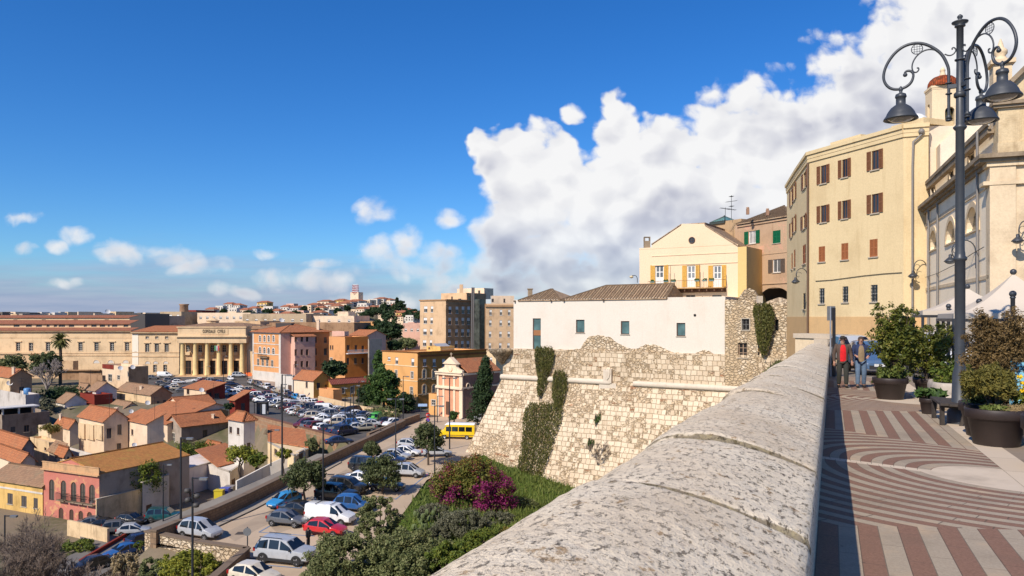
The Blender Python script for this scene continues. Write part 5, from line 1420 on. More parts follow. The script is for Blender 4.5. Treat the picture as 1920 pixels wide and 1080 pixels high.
AWD=dict(name='pinkd',kind='door',frame=plain('old_brown_wood',(0.08,0.042,0.03)),trim=SILLM,wall=PINK,mull=(2,1),fw=0.2,arch=True,sill=False,glass=plain('old_door_wood',(0.10,0.055,0.035),0.7))
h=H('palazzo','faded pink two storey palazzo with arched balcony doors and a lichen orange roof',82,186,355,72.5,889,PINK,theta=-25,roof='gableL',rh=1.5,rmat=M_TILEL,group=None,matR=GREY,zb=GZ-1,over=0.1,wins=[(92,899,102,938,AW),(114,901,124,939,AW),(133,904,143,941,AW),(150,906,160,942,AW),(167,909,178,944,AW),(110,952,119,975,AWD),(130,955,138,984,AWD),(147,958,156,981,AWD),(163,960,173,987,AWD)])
PZ=h
pp=MB();h.fL.band(pp,-0.1,h.fL.L+0.1,h.zt-0.15,h.zt+0.75,0.12);h.fL.band(pp,-0.2,h.fL.L+0.2,h.zt-0.3,h.zt-0.15,0.38);h.fL.band(pp,-0.15,h.fL.L+0.15,h.zt+0.75,h.zt+0.85,0.2)
pp.build('parapet',plaster('stained_parapet',S(222,176,130,0.75),0.6,0.8),h.root)
zb2=h.fL.rect((150,906,160,942))[1]
for(a,b)in((112,127),(130,146),(147,162),(164,181)):
 bl=MB();u0,u1=h.fL.uz(a,0)[0],h.fL.uz(b,0)[0];M=h.fL.M()
 bl.box((u0,0,zb2-0.12),(u1,0.6,zb2),0,M);bl.box((u0,0.55,zb2+0.92),(u1,0.6,zb2+0.97),1,M)
 for k in range(9):
  x=u0+0.03+(u1-u0-.06)*k/8;bl.box((x-.015,0.56,zb2),(x+.015,0.59,zb2+0.92),1,M)
 for x in(u0+.02,u1-.04):bl.box((x,0,zb2+.92),(x+.02,.55,zb2+.96),1,M)
 bl.build('balcony',[M_CHD,BLACK],h.root)
sp=MB();h.fL.band(sp,0.02,h.fL.L-0.02,GS-1,zb2-0.5,0.02);
r2=MB();c3=h.c3;z=h.zt
def flat_block(name,label,corners,ytop,mat,wins=(),back=8,zb=GZ-10.5,cat='house',group=GH,roofmat=None,par=0.4):
 pts=[XY(*c)for c in corners];c=sum(pts,Vector((0,0)))/len(pts)
 root=thing(name,label,cat,(c.x,c.y,GZ),group);zt=Zat(ytop,corners[0][1])
 bk=Vector((-0.35,0.94))*back if isinstance(back,(int,float))else Vector(back)
 poly=pts+[pts[-1]+bk,pts[0]+bk];faces={}
 for w in wins:
  x=(w[0]+w[2])/2
  for i in range(len(corners)-1):
   if corners[i][0]<=x<corners[i+1][0]:faces.setdefault(i,[]).append((w[:4],w[4]if len(w)>4 else TW))
 poly_building(root,poly,zb,zt,mat,faces,0.15)
 cp=MB()
 for i in range(len(pts)-1):
  f=Face(pts[i],pts[i+1]);cp.box((-0.05,-0.3,zt),(f.L+0.05,0.08+0.004*i,zt+0.1),0,f.M())
 cp.build('coping',SILLM,root)
 if roofmat:
  rf=MB();a,b=poly[0],poly[len(pts)-1];z=zt+0.1
  roof_slab(rf,[Vector((a.x,a.y,z)),Vector((b.x,b.y,z)),Vector((b.x+bk.x,b.y+bk.y,z+1.3)),Vector((a.x+bk.x,a.y+bk.y,z+1.3))]);rf.build('roof',roofmat,root)
 return root
flat_block('house','white flat block with a brown door beside the garden wall',[(267,103.4),(316,108.2)],905,WHITE,[(274,946,285,975,TD)],8)
flat_block('house','long pale blank house running uphill along the car park wall',[(316,112),(420,124)],889,pl('offwhite',224,212,204),[(340,925,358,933,TW)],(-6,5))
flat_block('house','white house with a brown door and red lean-to roof by the graffiti wall',[(408,117),(431,114),(467,124)],878,WHITE,[(434,898,441,924,TD),(451,892,462,918,TD)],(-7,8),roofmat=M_TILE)
flat_block('house','small pale yellow house with a flat red roof below the square wall',[(502,118),(553,106),(578,112)],829,pl('paleyellow',236,208,164,0.2),[(514,842,520,854,TW),(560,845,573,862,TD)],(-3,9),roofmat=M_TILE)
flat_block('shed','low beige garden store with a stained wall between palazzo and white block',[(181,98.5),(266,104.8)],937,TAN,[],(-2,3))
for a in((177,944,73,0.75,'large white satellite dish at the corner of the pink palazzo'),(227,898,76,0.55,'white satellite dish on the grey side of the pink palazzo'),(385,861,95,0.6,'white satellite dish above the green garden tree'),(151,853,95,0.6,'left dish of the white pair on the low roof before the beige bay house'),(159,854,95,0.6,'right dish of the white pair on the low roof before the beige bay house'),(53,832,90,0.55,'white satellite dish over the ruined beige house'),(90,869,84,0.5,'white satellite dish left of the palazzo roof'),(252,834,96,0.55,'white satellite dish on the cream house balcony'),(246,771,110,0.6,'white satellite dish behind the beige bay house ridge'),(277,755,148,0.9,'white satellite dish on the long beige row house'),(18,718,150,1.0,'large white satellite dish on the brown house chimney wall'),(226,690,188,1.1,'left white satellite dish on the grey flat roofed block'),(249,688,188,1.1,'right white satellite dish on the grey flat roofed block'),(378,731,163,1.0,'white satellite dish on the beige house with the roof terrace'),(202,584,330,2.0,'far white satellite dish standing on a mast above the hospital roof'),(528,600,270,1.6,'white satellite dish on the long flat building behind the orange palazzo')):
 dish(*a)
def wall_run(name,label,pts,h0,th,mat,cat='wall',cap=None,h1=None,zb=None):
 """pts: ground points; a wall of height h0 standing on them"""
 mb=MB();cp=MB();up=0
 for a,b in zip(pts[:-1],pts[1:]):
  t=Vector((b.x-a.x,b.y-a.y)).normalized();n=Vector((t.y,-t.x));L=(Vector(b[:2])-Vector(a[:2])).length
  def W(u,o,z):return Vector((a.x+t.x*u+n.x*o,a.y+t.y*u+n.y*o,z))
  za,zb_=a.z,b.z
  lowa,lowb=(za-2.5,zb_-2.5)if zb is None else(zb,zb)
  f=[W(0,th/2,lowa),W(L,th/2,lowb),W(L,th/2,zb_+h0),W(0,th/2,za+h0)]
  g_=[W(0,-th/2,lowa),W(L,-th/2,lowb),W(L,-th/2,zb_+h0),W(0,-th/2,za+h0)]
  mb.face(f,0,[(up,0),(up+L,0),(up+L,2.5+h0),(up,2.5+h0)]);mb.face(g_[::-1],0,[(up+L,0),(up,0),(up,2.5+h0),(up+L,2.5+h0)])
  mb.face([f[3],f[2],g_[2],g_[3]],0,[(up,0),(up+L,0),(up+L,th),(up,th)]);mb.face([g_[0],f[0],f[3],g_[3]],0,[(0,0),(th,0),(th,2),(0,2)]);mb.face([f[1],g_[1],g_[2],f[2]],0,[(0,0),(th,0),(th,2),(0,2)])
  if cap:
   cth=th/2+0.07
   q=[W(-0.04,cth,za+h0),W(L+0.04,cth,zb_+h0),W(L+0.04,-cth,zb_+h0),W(-0.04,-cth,za+h0)];z=Vector((0,0,0.14))
   cp.face([p+z for p in q]);
   for k in range(4):cp.face([q[k],q[(k+1)%4],q[(k+1)%4]+z,q[k]+z])
  up+=L
 if cap:
  r=thing(name,label,cat,tuple(pts[0]));mb.build('wall_body',mat,r);cp.build('coping',cap,r);return r
 return tag(mb.build(name,mat),label,cat)
def m_block(name,c1,c2,mort,bw=0.5,bh=0.28):
 m,g,b=newmat(name,0.93,0.15);br=g.node('ShaderNodeTexBrick');g.l.new(g.uv(),br.inputs['Vector'])
 br.inputs['Color1'].default_value=(*c1,1);br.inputs['Color2'].default_value=(*c2,1);br.inputs['Mortar'].default_value=(*mort,1)
 br.inputs['Scale'].default_value=1;br.inputs['Brick Width'].default_value=bw;br.inputs['Row Height'].default_value=bh;br.inputs['Mortar Size'].default_value=0.02
 n=g.noise(g.pos(),1.1,6,0.65);c=g.mix(g.mul(g.ss(n,0.45,0.75),0.6),br.outputs[0],tuple(q*0.5 for q in c1))
 g.l.new(c,b.inputs['Base Color']);g.l.new(g.bump(n,0.5,0.05),b.inputs['Normal']);return m
M_BLK=m_block('brown_block_masonry',(0.30,0.20,0.12),(0.22,0.145,0.09),(0.14,0.10,0.07));M_BRK=m_block('square_wall_brick',(0.36,0.215,0.125),(0.29,0.165,0.095),(0.33,0.24,0.16),0.6,0.25)
CAPM=plain('brown_coping',(0.17,0.12,0.08),0.9)
CPW=[G(757,801),G(687,836),G(657,850),G(600,878),G(530,912),G(460,948),G(400,976),G(330,1003),G(287,1021)]
wall_run('retaining_wall','long brown block wall with coping along the west side of the car park',CPW,1.15,0.6,M_BLK,'wall',CAPM)
wall_run('retaining_wall','stone wall closing the near end of the car park beside the silver people carrier',[G(276,1012),G(370,1032),G(462,1046)],0.75,0.5,M_RUB,'wall',CAPM)
wall_run('retaining_wall','brown parapet beside the near car park ramp at the bottom of the picture',[G(463,1046),G(430,1075),G(380,1120)],0.75,0.5,M_BLK,'wall',CAPM)
wall_run('square_wall','high orange brick wall holding up the car filled square',[G(474,781),G(555,802),G(634,824)],0.45,0.6,M_BRK,'wall',plain('dark_red_coping',(0.16,0.075,0.05),0.9),zb=GZ-9)
wall_run('graffiti_wall','white street wall covered in faded graffiti below the pale yellow house',[G(443,926,GZ-4.5),G(505,893,GZ-3),G(572,862,GZ-1)],1.8,0.3,WHITE)
gf=MB();rr=random.Random(11);A=G(470,911,GZ-4.1);B=G(570,863,GZ-1.2);fg=Face((A.x,A.y),(B.x,B.y))
for k in range(22):
 u=rr.uniform(0.04,0.96)*fg.L;z=A.z+(B.z-A.z)*u/fg.L+rr.uniform(0.35,1.3);s_=rr.uniform(0.2,0.5);q=[]
 zz=(GZ)
 for i in range(9):q.append(fg.w(u+s_*math.sin(i*0.9+k)*rr.uniform(.6,1.2),z+s_*0.8*math.cos(i*1.1+k*2),0.17))
 gf.tube(q,rr.uniform(0.03,0.06),4,k%4)
tag(gf.build('graffiti',[plain('graffiti_blue',(0.05,0.12,0.3)),plain('graffiti_red',(0.35,0.05,0.05)),plain('graffiti_black',(0.02,0.02,0.03)),plain('graffiti_green',(0.05,0.2,0.12))]),'coloured scribbles sprayed on the white street wall','graffiti')
wall_run('garden_wall','pale low wall along the garden at the church forecourt',[G(598,752),G(680,772),G(742,784)],1.2,0.4,TAN)
wall_run('road_wall','brown wall ramp climbing from the car park towards the church',[G(690,826),G(745,803),G(785,788)],1.2,0.5,M_BLK)
wall_run('street_wall','pale graffiti tagged wall stub beside the parked street cars',[GL(128,1000),GL(203,1017)],1.7,0.3,TAN)
wall_run('low_wall','rust red low wall beside the descending street',[GL(150,1057),GL(190,1033),GL(236,1006)],0.45,0.3,DRED)
def poly_sheet(name,mat,pts,dz=0.0):
 return sheet(name,mat,[(p.x,p.y,p.z+dz)for p in pts])
poly_sheet('car_park',M_CARP,[G(287,1021),G(330,1003),G(400,976),G(460,948),G(530,912),G(600,878),G(657,850),G(687,836),G(757,801),G(800,783),G(960,770),G(985,800),G(900,850),G(800,900),G(740,985),G(700,1060),G(640,1180),G(370,1180),G(463,1046),G(370,1032),G(276,1012)],0.0)
poly_sheet('square_road',M_ASPH,[G(474,781),G(634,824),G(690,834),G(757,801),G(790,783),G(960,772),G(960,740),G(800,770),G(700,763),G(590,752),G(470,716),G(470,702),G(280,700),G(240,720),G(300,740),G(420,768)],0.012)
poly_sheet('pavement',m_slab('pinkish_pavement',(0.33,0.24,0.18),(0.38,0.29,0.22),1,1),[G(462,708),G(520,728),G(592,752),G(600,748),G(526,718),G(472,700)],0.12)
M_STREET=m_asphalt('side_street',(0.15,0.135,0.12),(0.19,0.17,0.15))
for nm_,a_ in(('kerb',[G(640,868),G(560,912),G(480,955),G(400,993),G(396,990),G(476,951),G(556,907),G(637,864)]),):
 mb=MB();pts=[(p.x,p.y)for p in a_];mb.prism([(p[0],p[1])for p in pts][::1],GZ,GZ+0.13,0);mb.prism([(p[0],p[1])for p in pts][::-1],GZ,GZ+0.129,0);struct(mb.build(nm_,plain('kerb_stone',(0.32,0.27,0.21),0.9)))
ss_=MB();rows=[]
for px,y,w in((640,852,3),(560,893,3.5),(470,936,4),(400,968,4.5),(330,998,5.0),(285,1018,5.5)):
 p=G(px,y,{640:GZ,560:GZ-2.5,470:GZ-4.6,400:GZ-6.4,330:GS,285:GS}[px]);rows.append([p+Vector((-w*1.2,w*0.1,0.04)),p+Vector((-0.2,0.1,0.04))])
for px,y,dz,w in((262,1030,0,6),(215,1050,0,6),(150,1085,0,6)):
 p=G(px,y,GS+dz);rows.append([p+Vector((-w,w*.3,.05)),p+Vector((1.5,-.6,.05))])
ss_.grid(rows,0,None,False);struct(ss_.build('side_street',M_STREET))
fs=MB();pts=[GL(150,985),GL(270,968),GL(330,975),GL(300,1005),GL(245,1012),GL(195,1035),GL(150,1050)]
fs.face([(p.x,p.y,p.z+0.03)for p in pts],0,[(p.x,p.y)for p in pts]);struct(fs.build('street',M_STREET))
BLUE=plain('blue_road_paint',(0.13,0.22,0.36),0.8,0,0.3,3);WHT=plain('white_road_paint',(0.55,0.53,0.48),0.8,0,0.3,3)
def mark(a,b,w,mat,name='bay_marking'):
 a=Vector((a.x,a.y));b=Vector((b.x,b.y));t=(b-a).normalized();n=Vector((-t.y,t.x))*w/2;z=GZ+0.018
 mb=MB();mb.face([(a.x+n.x,a.y+n.y,z),(a.x-n.x,a.y-n.y,z),(b.x-n.x,b.y-n.y,z),(b.x+n.x,b.y+n.y,z)]);o=mb.build(name,mat);return struct(o)
g4=lambda x,y:G(480+x/3.6,780+y/3.6)
for a,b in(((20,785),(125,725)),((20,785),(395,812)),((30,1005),(300,1028)),((300,1028),(330,985)),((940,565),(1170,385)),((780,540),(945,560)),((360,590),(430,540)),((1170,385),(1060,360)),((1060,340),(1180,260))):
 mark(g4(*a),g4(*b),0.14,BLUE)
for k in range(7):
 a=G(340+k*4.5,718-k*0.6);b=G(352+k*4.5,712-k*0.6);mark(a,b,0.6,WHT,'crossing_marking')
for px,y in((445,952),(452,1000),(470,1049),(620,890),(560,925)):
 p=G(px,y);m=MB();z=GZ+.016;m.face([(p.x-.45,p.y-.45,z),(p.x+.45,p.y-.45,z),(p.x+.45,p.y+.45,z),(p.x-.45,p.y+.45,z)]);struct(m.build('drain_cover',plain('dark_iron_cover',(.07,.055,.045),.8)))
rr=random.Random(8)
for pts in([(420,1000),(520,950),(545,960),(440,1015)],[(600,905),(650,880),(668,886),(618,915)],[(700,850),(760,822),(775,828),(712,860)],[(505,985),(560,965),(590,975),(520,1000)]):
 m=MB();z=GZ+.006;q=[G(*p_)for p_ in pts];m.face([(p.x,p.y,z)for p in q]);struct(m.build('asphalt_patch',m_asphalt('patched_surface',(0.34,0.26,0.185),(0.40,0.31,0.22),0.5)))
def old_hospital():
 root=thing('old_hospital','long cream neoclassical hospital with a six column portico across the square','hospital',(-140,262,GZ))
 d=262.0;k=d/F
 def Z(y):return Zat(y,d)
 A=XY(-70,d);B=XY(248,d);f=Face(A,B)
 wins=[]
 for x in(34,58,90,151,181,210,238):wins.append((f.rect((x-4,642.5,x+4,658)),HW if x!=58 else HW2))
 for x in(-10,-40):wins.append((f.rect((x-4,642.5,x+4,658)),HW))
 for x in(32,60,90):wins.append((f.rect((x-4,676,x+4,692)),HW2))
 mb=MB();hole_wall(mb,f.A,f.t,f.L,GZ-1,Z(621.5),[w for w,_ in wins],0.35);mb.build('wing_wall',HOSP,root)
 for w,st in wins:add_window(root,f.A,f.t,*w,st,0.35)
 for x in(181,208,236):
  u=f.uz(x,0)[0];lu=MB();M=f.M(u,Z(681),0.0);n=14;Rr=5.8*k
  rows=[[M@Vector((r_*math.cos(math.pi*i/n),y,r_*math.sin(math.pi*i/n)))for i in range(n+1)]for r_,y in((Rr*1.25,0.0),(Rr*1.25,0.12),(Rr,0.12),(Rr*0.98,0.02))]
  lu.grid(rows,0,None,False);lu.face([M@Vector((Rr*math.cos(math.pi*i/n),0.03,Rr*math.sin(math.pi*i/n)))for i in range(n+1)][::-1],1);lu.build('lunette',[HOSP,WHITE],root)
 b=MB()
 for y0,y1,o in((623,621.5,0.45),(621.5,620,0.75),(663,661.5,0.12),(667.5,666,0.15),(634,633,0.06)):f.band(b,0,f.L,Z(y0),Z(y1),o)
 b.build('cornice',HOSPD,root)
 rf=MB();roof_slab(rf,[f.w(-0.5,Z(620),0.9),f.w(f.L,Z(620),0.9),f.w(f.L,Z(615),-5),f.w(-0.5,Z(615),-5)])
 f2=Face(XY(-70,d+5),XY(245,d+5));z2=Zat(607.5,d+5)
 roof_slab(rf,[f2.w(0,z2,0.6),f2.w(f2.L,z2,0.6),f2.w(f2.L,z2+1.3,-6),f2.w(0,z2+1.3,-6)])
 f3=Face(XY(-70,d+12),XY(243,d+12));z3=Zat(596,d+12)
 roof_slab(rf,[f3.w(0,z3,0.4),f3.w(f3.L,z3,0.4),f3.w(f3.L,z3+0.9,-7),f3.w(0,z3+0.9,-7)])
 rf.build('roof',M_TILEF,root)
 at=MB();hw=[]
 for x,w in((31,11),(54,11),(73,11),(90,6),(104,6),(116,12),(134,10),(160,6),(176,10),(192,10),(204,4),(215,10),(236,9)):hw.append(f2.rect((x-w/2,608.5,x+w/2,613)))
 hole_wall(at,f2.A,f2.t,f2.L,GZ+8,z2,hw,0.3);hw3=[f3.rect((x-4,599,x+4,602))for x in(29,82,142,200)]
 hole_wall(at,f3.A,f3.t,f3.L,GZ+8,z3,hw3,0.3);at.build('attic_wall',HOSP,root)
 sw=dict(name='strip',frame=plain('grey_frame',(0.28,0.27,0.25)),trim=SILLM,mull=(3,1),fw=0.08,sill=False)
 for w in hw:add_window(root,f2.A,f2.t,*w,sw,0.3)
 for w in hw3:add_window(root,f3.A,f3.t,*w,sw,0.3)
 pb=MB();M=Face(XY(-70,d-4),XY(58,d-4));pb.box((0,-4,GZ-1),(M.L,0,Zat(664,d-4)),0,M.M());M.band(pb,0,M.L+.3,Zat(664,d-4),Zat(661,d-4),0.4);pb.build('front_block',HOSPD,root)
 tb=MB();M=Face(XY(40,d-14),XY(137,d-14));tb.box((0,-3,GZ-1),(M.L,0,Zat(677,d-14)),0,M.M());tb.build('terrace_block',HOSPD,root)
 tb=MB();M=Face(XY(112,d-20),XY(190,d-20));tb.box((0,-2,GZ-1),(M.L,0,Zat(695,d-20)),0,M.M());M.band(tb,0,M.L,Zat(695,d-20),Zat(693,d-20),0.8);tb.build('terrace_block',BROWN,root)
 A=XY(248,d-3);B=XY(336,d-3);f=Face(A,B);Zc=lambda y:Zat(y,d-3)
 wins=[]
 for x in(276,294,312.5):wins+=[(f.rect((x-4,645,x+4,660)),HW),(f.rect((x-3.2,630.5,x+3.2,635.5)),HW2)]
 for x in(271,290.5,309.5):wins.append((f.rect((x-3.5,684,x+3.5,698)),HW2))
 wins.append((f.rect((253,645,256,659)),HW2))
 mb=MB();hole_wall(mb,f.A,f.t,f.L,GZ-1,Zc(625),[w for w,_ in wins],0.35)
 f0=Face(XY(248,d-3)+Vector((0,8)),XY(248,d-3));hole_wall(mb,f0.A,f0.t,f0.L,GZ-1,Zc(625),[],.3)
 mb.build('centre_wall',HOSP,root)
 for w,st in wins:add_window(root,f.A,f.t,*w,st,0.35)
 b=MB()
 for y0,y1,o in((626,624.5,0.5),(624.5,623,0.8),(661.5,660,0.14),(669.5,668,0.16)):f.band(b,-0.2,f.L,Zc(y0),Zc(y1),o)
 b.build('cornice',HOSPD,root)
 pl_=MB();f.band(pl_,0,f.uz(259.5,0)[0],GZ-1,Zc(626.5),0.10);pl_.build('corner_pilaster',pl('bright_cream',250,236,212,0.15,0.88),root)
 for x in(277,292,311):
  u=f.uz(x,0)[0];lu=MB();M=f.M(u,Zc(682),0.0);n=14;Rr=4.6*k
  rows=[[M@Vector((r_*math.cos(math.pi*i/n),y,r_*math.sin(math.pi*i/n)))for i in range(n+1)]for r_,y in((Rr*1.25,0.0),(Rr*1.25,0.12),(Rr,0.12),(Rr*0.98,0.02))]
  lu.grid(rows,0,None,False);lu.face([M@Vector((Rr*math.cos(math.pi*i/n),0.03,Rr*math.sin(math.pi*i/n)))for i in range(n+1)][::-1],1);lu.build('lunette',[HOSP,WHITE],root)
 rf=MB();a=f.w(0,Zc(622),0.7);bq=f.w(f.L,Zc(622),0.7);c=f.w(f.L-1,Zc(611.5),-8);e=f.w(4,Zc(611.5),-8)
 roof_slab(rf,[a,bq,c,e]);roof_slab(rf,[f.w(0,Zc(622),-16),a,e]);rf.build('roof',M_TILE,root)
 A=XY(336,d-9);B=XY(459,d-9);f=Face(A,B);Zp=lambda y:Zat(y,d-9);kk=(d-9)/F
 bw=MB();wl=[];fb_=Face(XY(336,d-4),XY(459,d-4));du_=(f.A.x-fb_.A.x)
 def rb_(r):q=fb_.rect(r);return(q[0]-du_,q[1],q[2]-du_,q[3])
 for x in(352,375,397.5,420,441.5):wl+=[(rb_((x-3.6,647,x+3.6,660)),HW2),(rb_((x-6.5,676,x+6.5,702)),dict(TD,name='hospd',glass=DARK,mull=(2,2)))]
 back=5.0
 A2=f.A-f.n*back;hole_wall(bw,A2,f.t,f.L,GZ-1,Zp(640),[w for w,_ in wl],0.4);bw.build('portico_wall',HOSPD,root)
 for w,st in wl:add_window(root,A2,f.t,*w,st,0.4)
 for x in(352,375,397.5,420,441.5):
  bl=MB();u=fb_.uz(x,0)[0]-du_;M=f.M(u,0,-back);bl.box((-1.0,0,Zp(667)),(1.0,0.7,Zp(661.5)),0,M);bl.build('balcony',HOSP,root)
 ent=MB();M=f.M()
 ent.box((-0.6,-back,Zp(643)),(f.L+0.6,0.3,Zp(632)),0,M);ent.box((-1.0,-back,Zp(632)),(f.L+1.0,0.9,Zp(629.5)),0,M);ent.box((-0.4,-back,Zp(629.5)),(f.L+0.4,0.2,Zp(614.5)),0,M);ent.box((-0.7,-back,Zp(614.5)),(f.L+0.7,0.5,Zp(612.5)),0,M)
 u0,u1=f.uz(376,0)[0],f.uz(428,0)[0];ent.box((u0,0.2,Zp(627.5)),(u1,0.34,Zp(616.5)),0,M)
 ent.box((f.L-0.2,-back-6,GZ-1),(f.L+4,-2.5,Zp(622)),0,M)
 ent.build('entablature',HOSP,root)
 tc=D.curves.new('lettering','FONT');tc.body='OSPEDALE  CIVILE';tc.size=1.25;tc.extrude=0.05;tc.align_x='CENTER';tc.align_y='CENTER';tc.space_character=1.25
 to=D.objects.new('lettering',tc);COL.objects.link(to);dg=bpy.context.evaluated_depsgraph_get();me=D.meshes.new_from_object(to.evaluated_get(dg));D.objects.remove(to)
 lo=D.objects.new('lettering',me);COL.objects.link(lo);me.materials.append(plain('dark_letters',(0.05,0.035,0.025)));lo.parent=root
 lo.location=f.w((u0+u1)/2,Zp(621.5),0.40)-wloc(root);lo.rotation_euler=(R(90),0,math.atan2(f.t.y,f.t.x))
 w_=max(v.co.x for v in me.vertices)-min(v.co.x for v in me.vertices);s_=(f.uz(423.5,0)[0]-f.uz(381.5,0)[0])/w_;lo.scale=(s_,1.35,1)
 for x in(340.5,364.5,387,409,431.5,452.5):
  c=MB();p=f.w(f.uz(x,0)[0],0,-0.9);r0=4.5*kk
  c.lathe([(r0*1.25,Zp(704)),(r0*1.25,Zp(702)),(r0*1.05,Zp(701)),(r0,Zp(690)),(r0*0.98,Zp(670)),(r0*0.82,Zp(647)),(r0*1.0,Zp(645.5)),(r0*1.15,Zp(644.5)),(r0*1.15,Zp(643))],(p.x,p.y,0),20)
  c.build('column',plaster('yellowish_column_stone',S(244,212,150,0.84),0.25,0.6),root)
 rf=MB();roof_slab(rf,[f.w(0,Zp(612.5),-1),f.w(f.L,Zp(612.5),-1),f.w(f.L-6,Zp(606),-14),f.w(4,Zp(606),-14)]);roof_slab(rf,[f.w(f.L,Zp(612.5),-1),f.w(f.L,Zp(612.5),-26),f.w(f.L-6,Zp(606),-14)]);roof_slab(rf,[f.w(0,Zp(612.5),-26),f.w(0,Zp(612.5),-1),f.w(4,Zp(606),-14)]);rf.build('roof',M_TILEB,root)
 bv=MB();q=f.w(f.uz(368,0)[0],0,-14);bv.lathe([(2.2,Zp(606)),(2.2,Zp(603)),(2.6,Zp(601.5)),(1.3,Zp(598)),(0.3,Zp(596))],(q.x,q.y,0),8,0,False);bv.build('roof_lantern',HOSP,root)
 st=MB();st.box((-1,-back,GZ-.5),(f.L+1,1.2,GZ+0.25),0,M);st.box((-1,-back,GZ-.5),(f.L+1,2.0,GZ+0.12),0,M);st.build('steps',HOSPD,root)
 fl=thing('flag','red white and green flag hanging between the portico columns','flag',tuple(f.w(f.uz(406,0)[0],Zp(660),0.4)))
 for i,m_ in enumerate(((0.03,0.22,0.08),(0.6,0.58,0.55),(0.45,0.04,0.05))):
  s=MB();p=f.w(f.uz(403,0)[0],Zp(648),0.4);s.face([p+Vector((i*.55,-0.2*(i%2),0)),p+Vector((i*.55+.55,-0.2*((i+1)%2),0)),p+Vector((i*.6+.45,-0.2*((i+1)%2),-1.7)),p+Vector((i*.6,-0.2*(i%2),-1.7))]);s.build('flag_stripe',plain('flag_%d'%i,m_),fl)
 return root
old_hospital()
def palazzo_orange():
 wl=[]
 for i,x in enumerate((487.7,496,504,513)):
  wl+=[((x-1.9,629,x+1.9,641),TARCH),((x-2.1-.5*i*.3,650.5+i*.8,x+2.0,663+i*.8),TARCH),((x-3.6-1.9+i*.3,673+i*.9,x-3.6+1.9+i*.3,686+i),TWW)]
 wl=[((r[0],r[1],r[2],r[3]),st)for r,st in wl]
 for i,x in enumerate((484.0,491.5,499.5,508.5)):wl.append(((x-1.9,698+i*.8,x+1.9,711+i*.4-(2 if i else-3)),TWW))
 wins=[(*r,st)for r,st in wl]
 for x,w in((553.5,5),(566.5,6),(576,5)):
  pass
 for x in(591,610):wins+=[((x-2.8),631+(x-591)*.05,x+2.8,643,TW),(x-2.8,653,x+2.8,665.5,TW),(x-2.8,676,x+2.8,687.5,TW)]
 h=House('palazzo','four storey orange palazzo with white arched windows and hipped red roof beside the portico',474,526.5,618,228,624,ORANGE,theta=-44,roof='hip',rh=2.6,over=0.7,group='orange palazzi round the square',matR=pl('orangeshade',222,150,92,0.25),wins=wins,cat='building')  # right face: ORANGE darkened a little to carry its shade
 m=MB()
 for y in(645,664,688):
  z=h.fL.uz(524,y+2)[1];h.fL.band(m,0,h.fL.L+0.04,z,z+0.25,0.1)
 h.fL.band(m,h.fL.L-1.1,h.fL.L+0.05,GZ,h.zt,0.08);h.fL.band(m,0,0.7,GZ,h.zt,0.08);h.fL.band(m,-.1,h.fL.L+.1,h.zt-.35,h.zt,0.3)
 m.build('trim',WHITE,h.root)
 b=MB();h.fL.band(b,0,h.fL.L+.06,GZ-1,GZ+3.0,0.06);b.build('plinth',WHITE,h.root)
 pk=MB();u0=h.fR.uz(545,0)[0];u1=h.fR.uz(583,0)[0];M=h.fR.M();f=Face(h.fR.w(u0,0,2.6)[:2],h.fR.w(u1,0,2.6)[:2])
 ww=[]
 for x in(554.5,566,576):ww+=[f.rect((x-2.3,631,x+2.3,640.5)),f.rect((x-2.3,655,x+2.3,666)),f.rect((x-2.3,677,x+2.3,688))]
 zt=h.zt-1.3
 hole_wall(pk,f.A,f.t,f.L,GZ-1,zt,ww,0.25);
 fs=Face(h.fR.w(u0,0,0)[:2],h.fR.w(u0,0,2.6)[:2]);s2=[fs.rect((544.5,655,548,665)),fs.rect((544.5,677,548,687))]
 hole_wall(pk,fs.A,fs.t,fs.L,GZ-1,zt,[],.2);pk.box((u1-.2,0.0,GZ-1),(u1,2.6,zt),0,M);pk.build('stair_tower',PALEPINK,h.root)
 for w in ww:add_window(h.root,f.A,f.t,*w,TW,0.25)
 rf=MB();roof_slab(rf,[f.w(-.3,zt,.4),f.w(f.L+.3,zt,.4),f.w(f.L+.3,zt+.9,-2.6),f.w(-.3,zt+.9,-2.6)]);rf.build('roof',M_TILE,h.root)
 pn=MB();fr=h.fR;pn.box((0.0,0.0,GZ-1),(u0,0.05,h.zt-.05),0,M);pn.build('side_panel',PALEPINK,h.root)
 bl=MB();M=h.fL.M();r=h.fL.rect((488,664,505,672));bl.box((r[0],0,r[1]+.3),(r[2],0.9,r[1]+.5),0,M)
 n=14
 for i in range(n+1):x=r[0]+(r[2]-r[0])*i/n;bl.box((x-.03,.82,r[1]+.5),(x+.03,.88,r[3]-.1),1,M)
 bl.box((r[0],.8,r[3]-.1),(r[2],.9,r[3]),1,M);bl.build('balcony',[CHDARK,BLACK],h.root)
 sk=MB();q=h.c3(h.fL.L*.45,7,h.zt+2.0);sk.box((q.x-2.5,q.y-2,q.z-.5),(q.x+2.5,q.y+2,q.z+.9));sk.build('roof_cabin',plain('dark_slate',(0.06,0.05,0.045)),h.root)
 h.chimney(h.fL.L*.9,14,2.6,0.8,h.zt+1.2)
 return h
CHDARK=M_CHD
palazzo_orange()
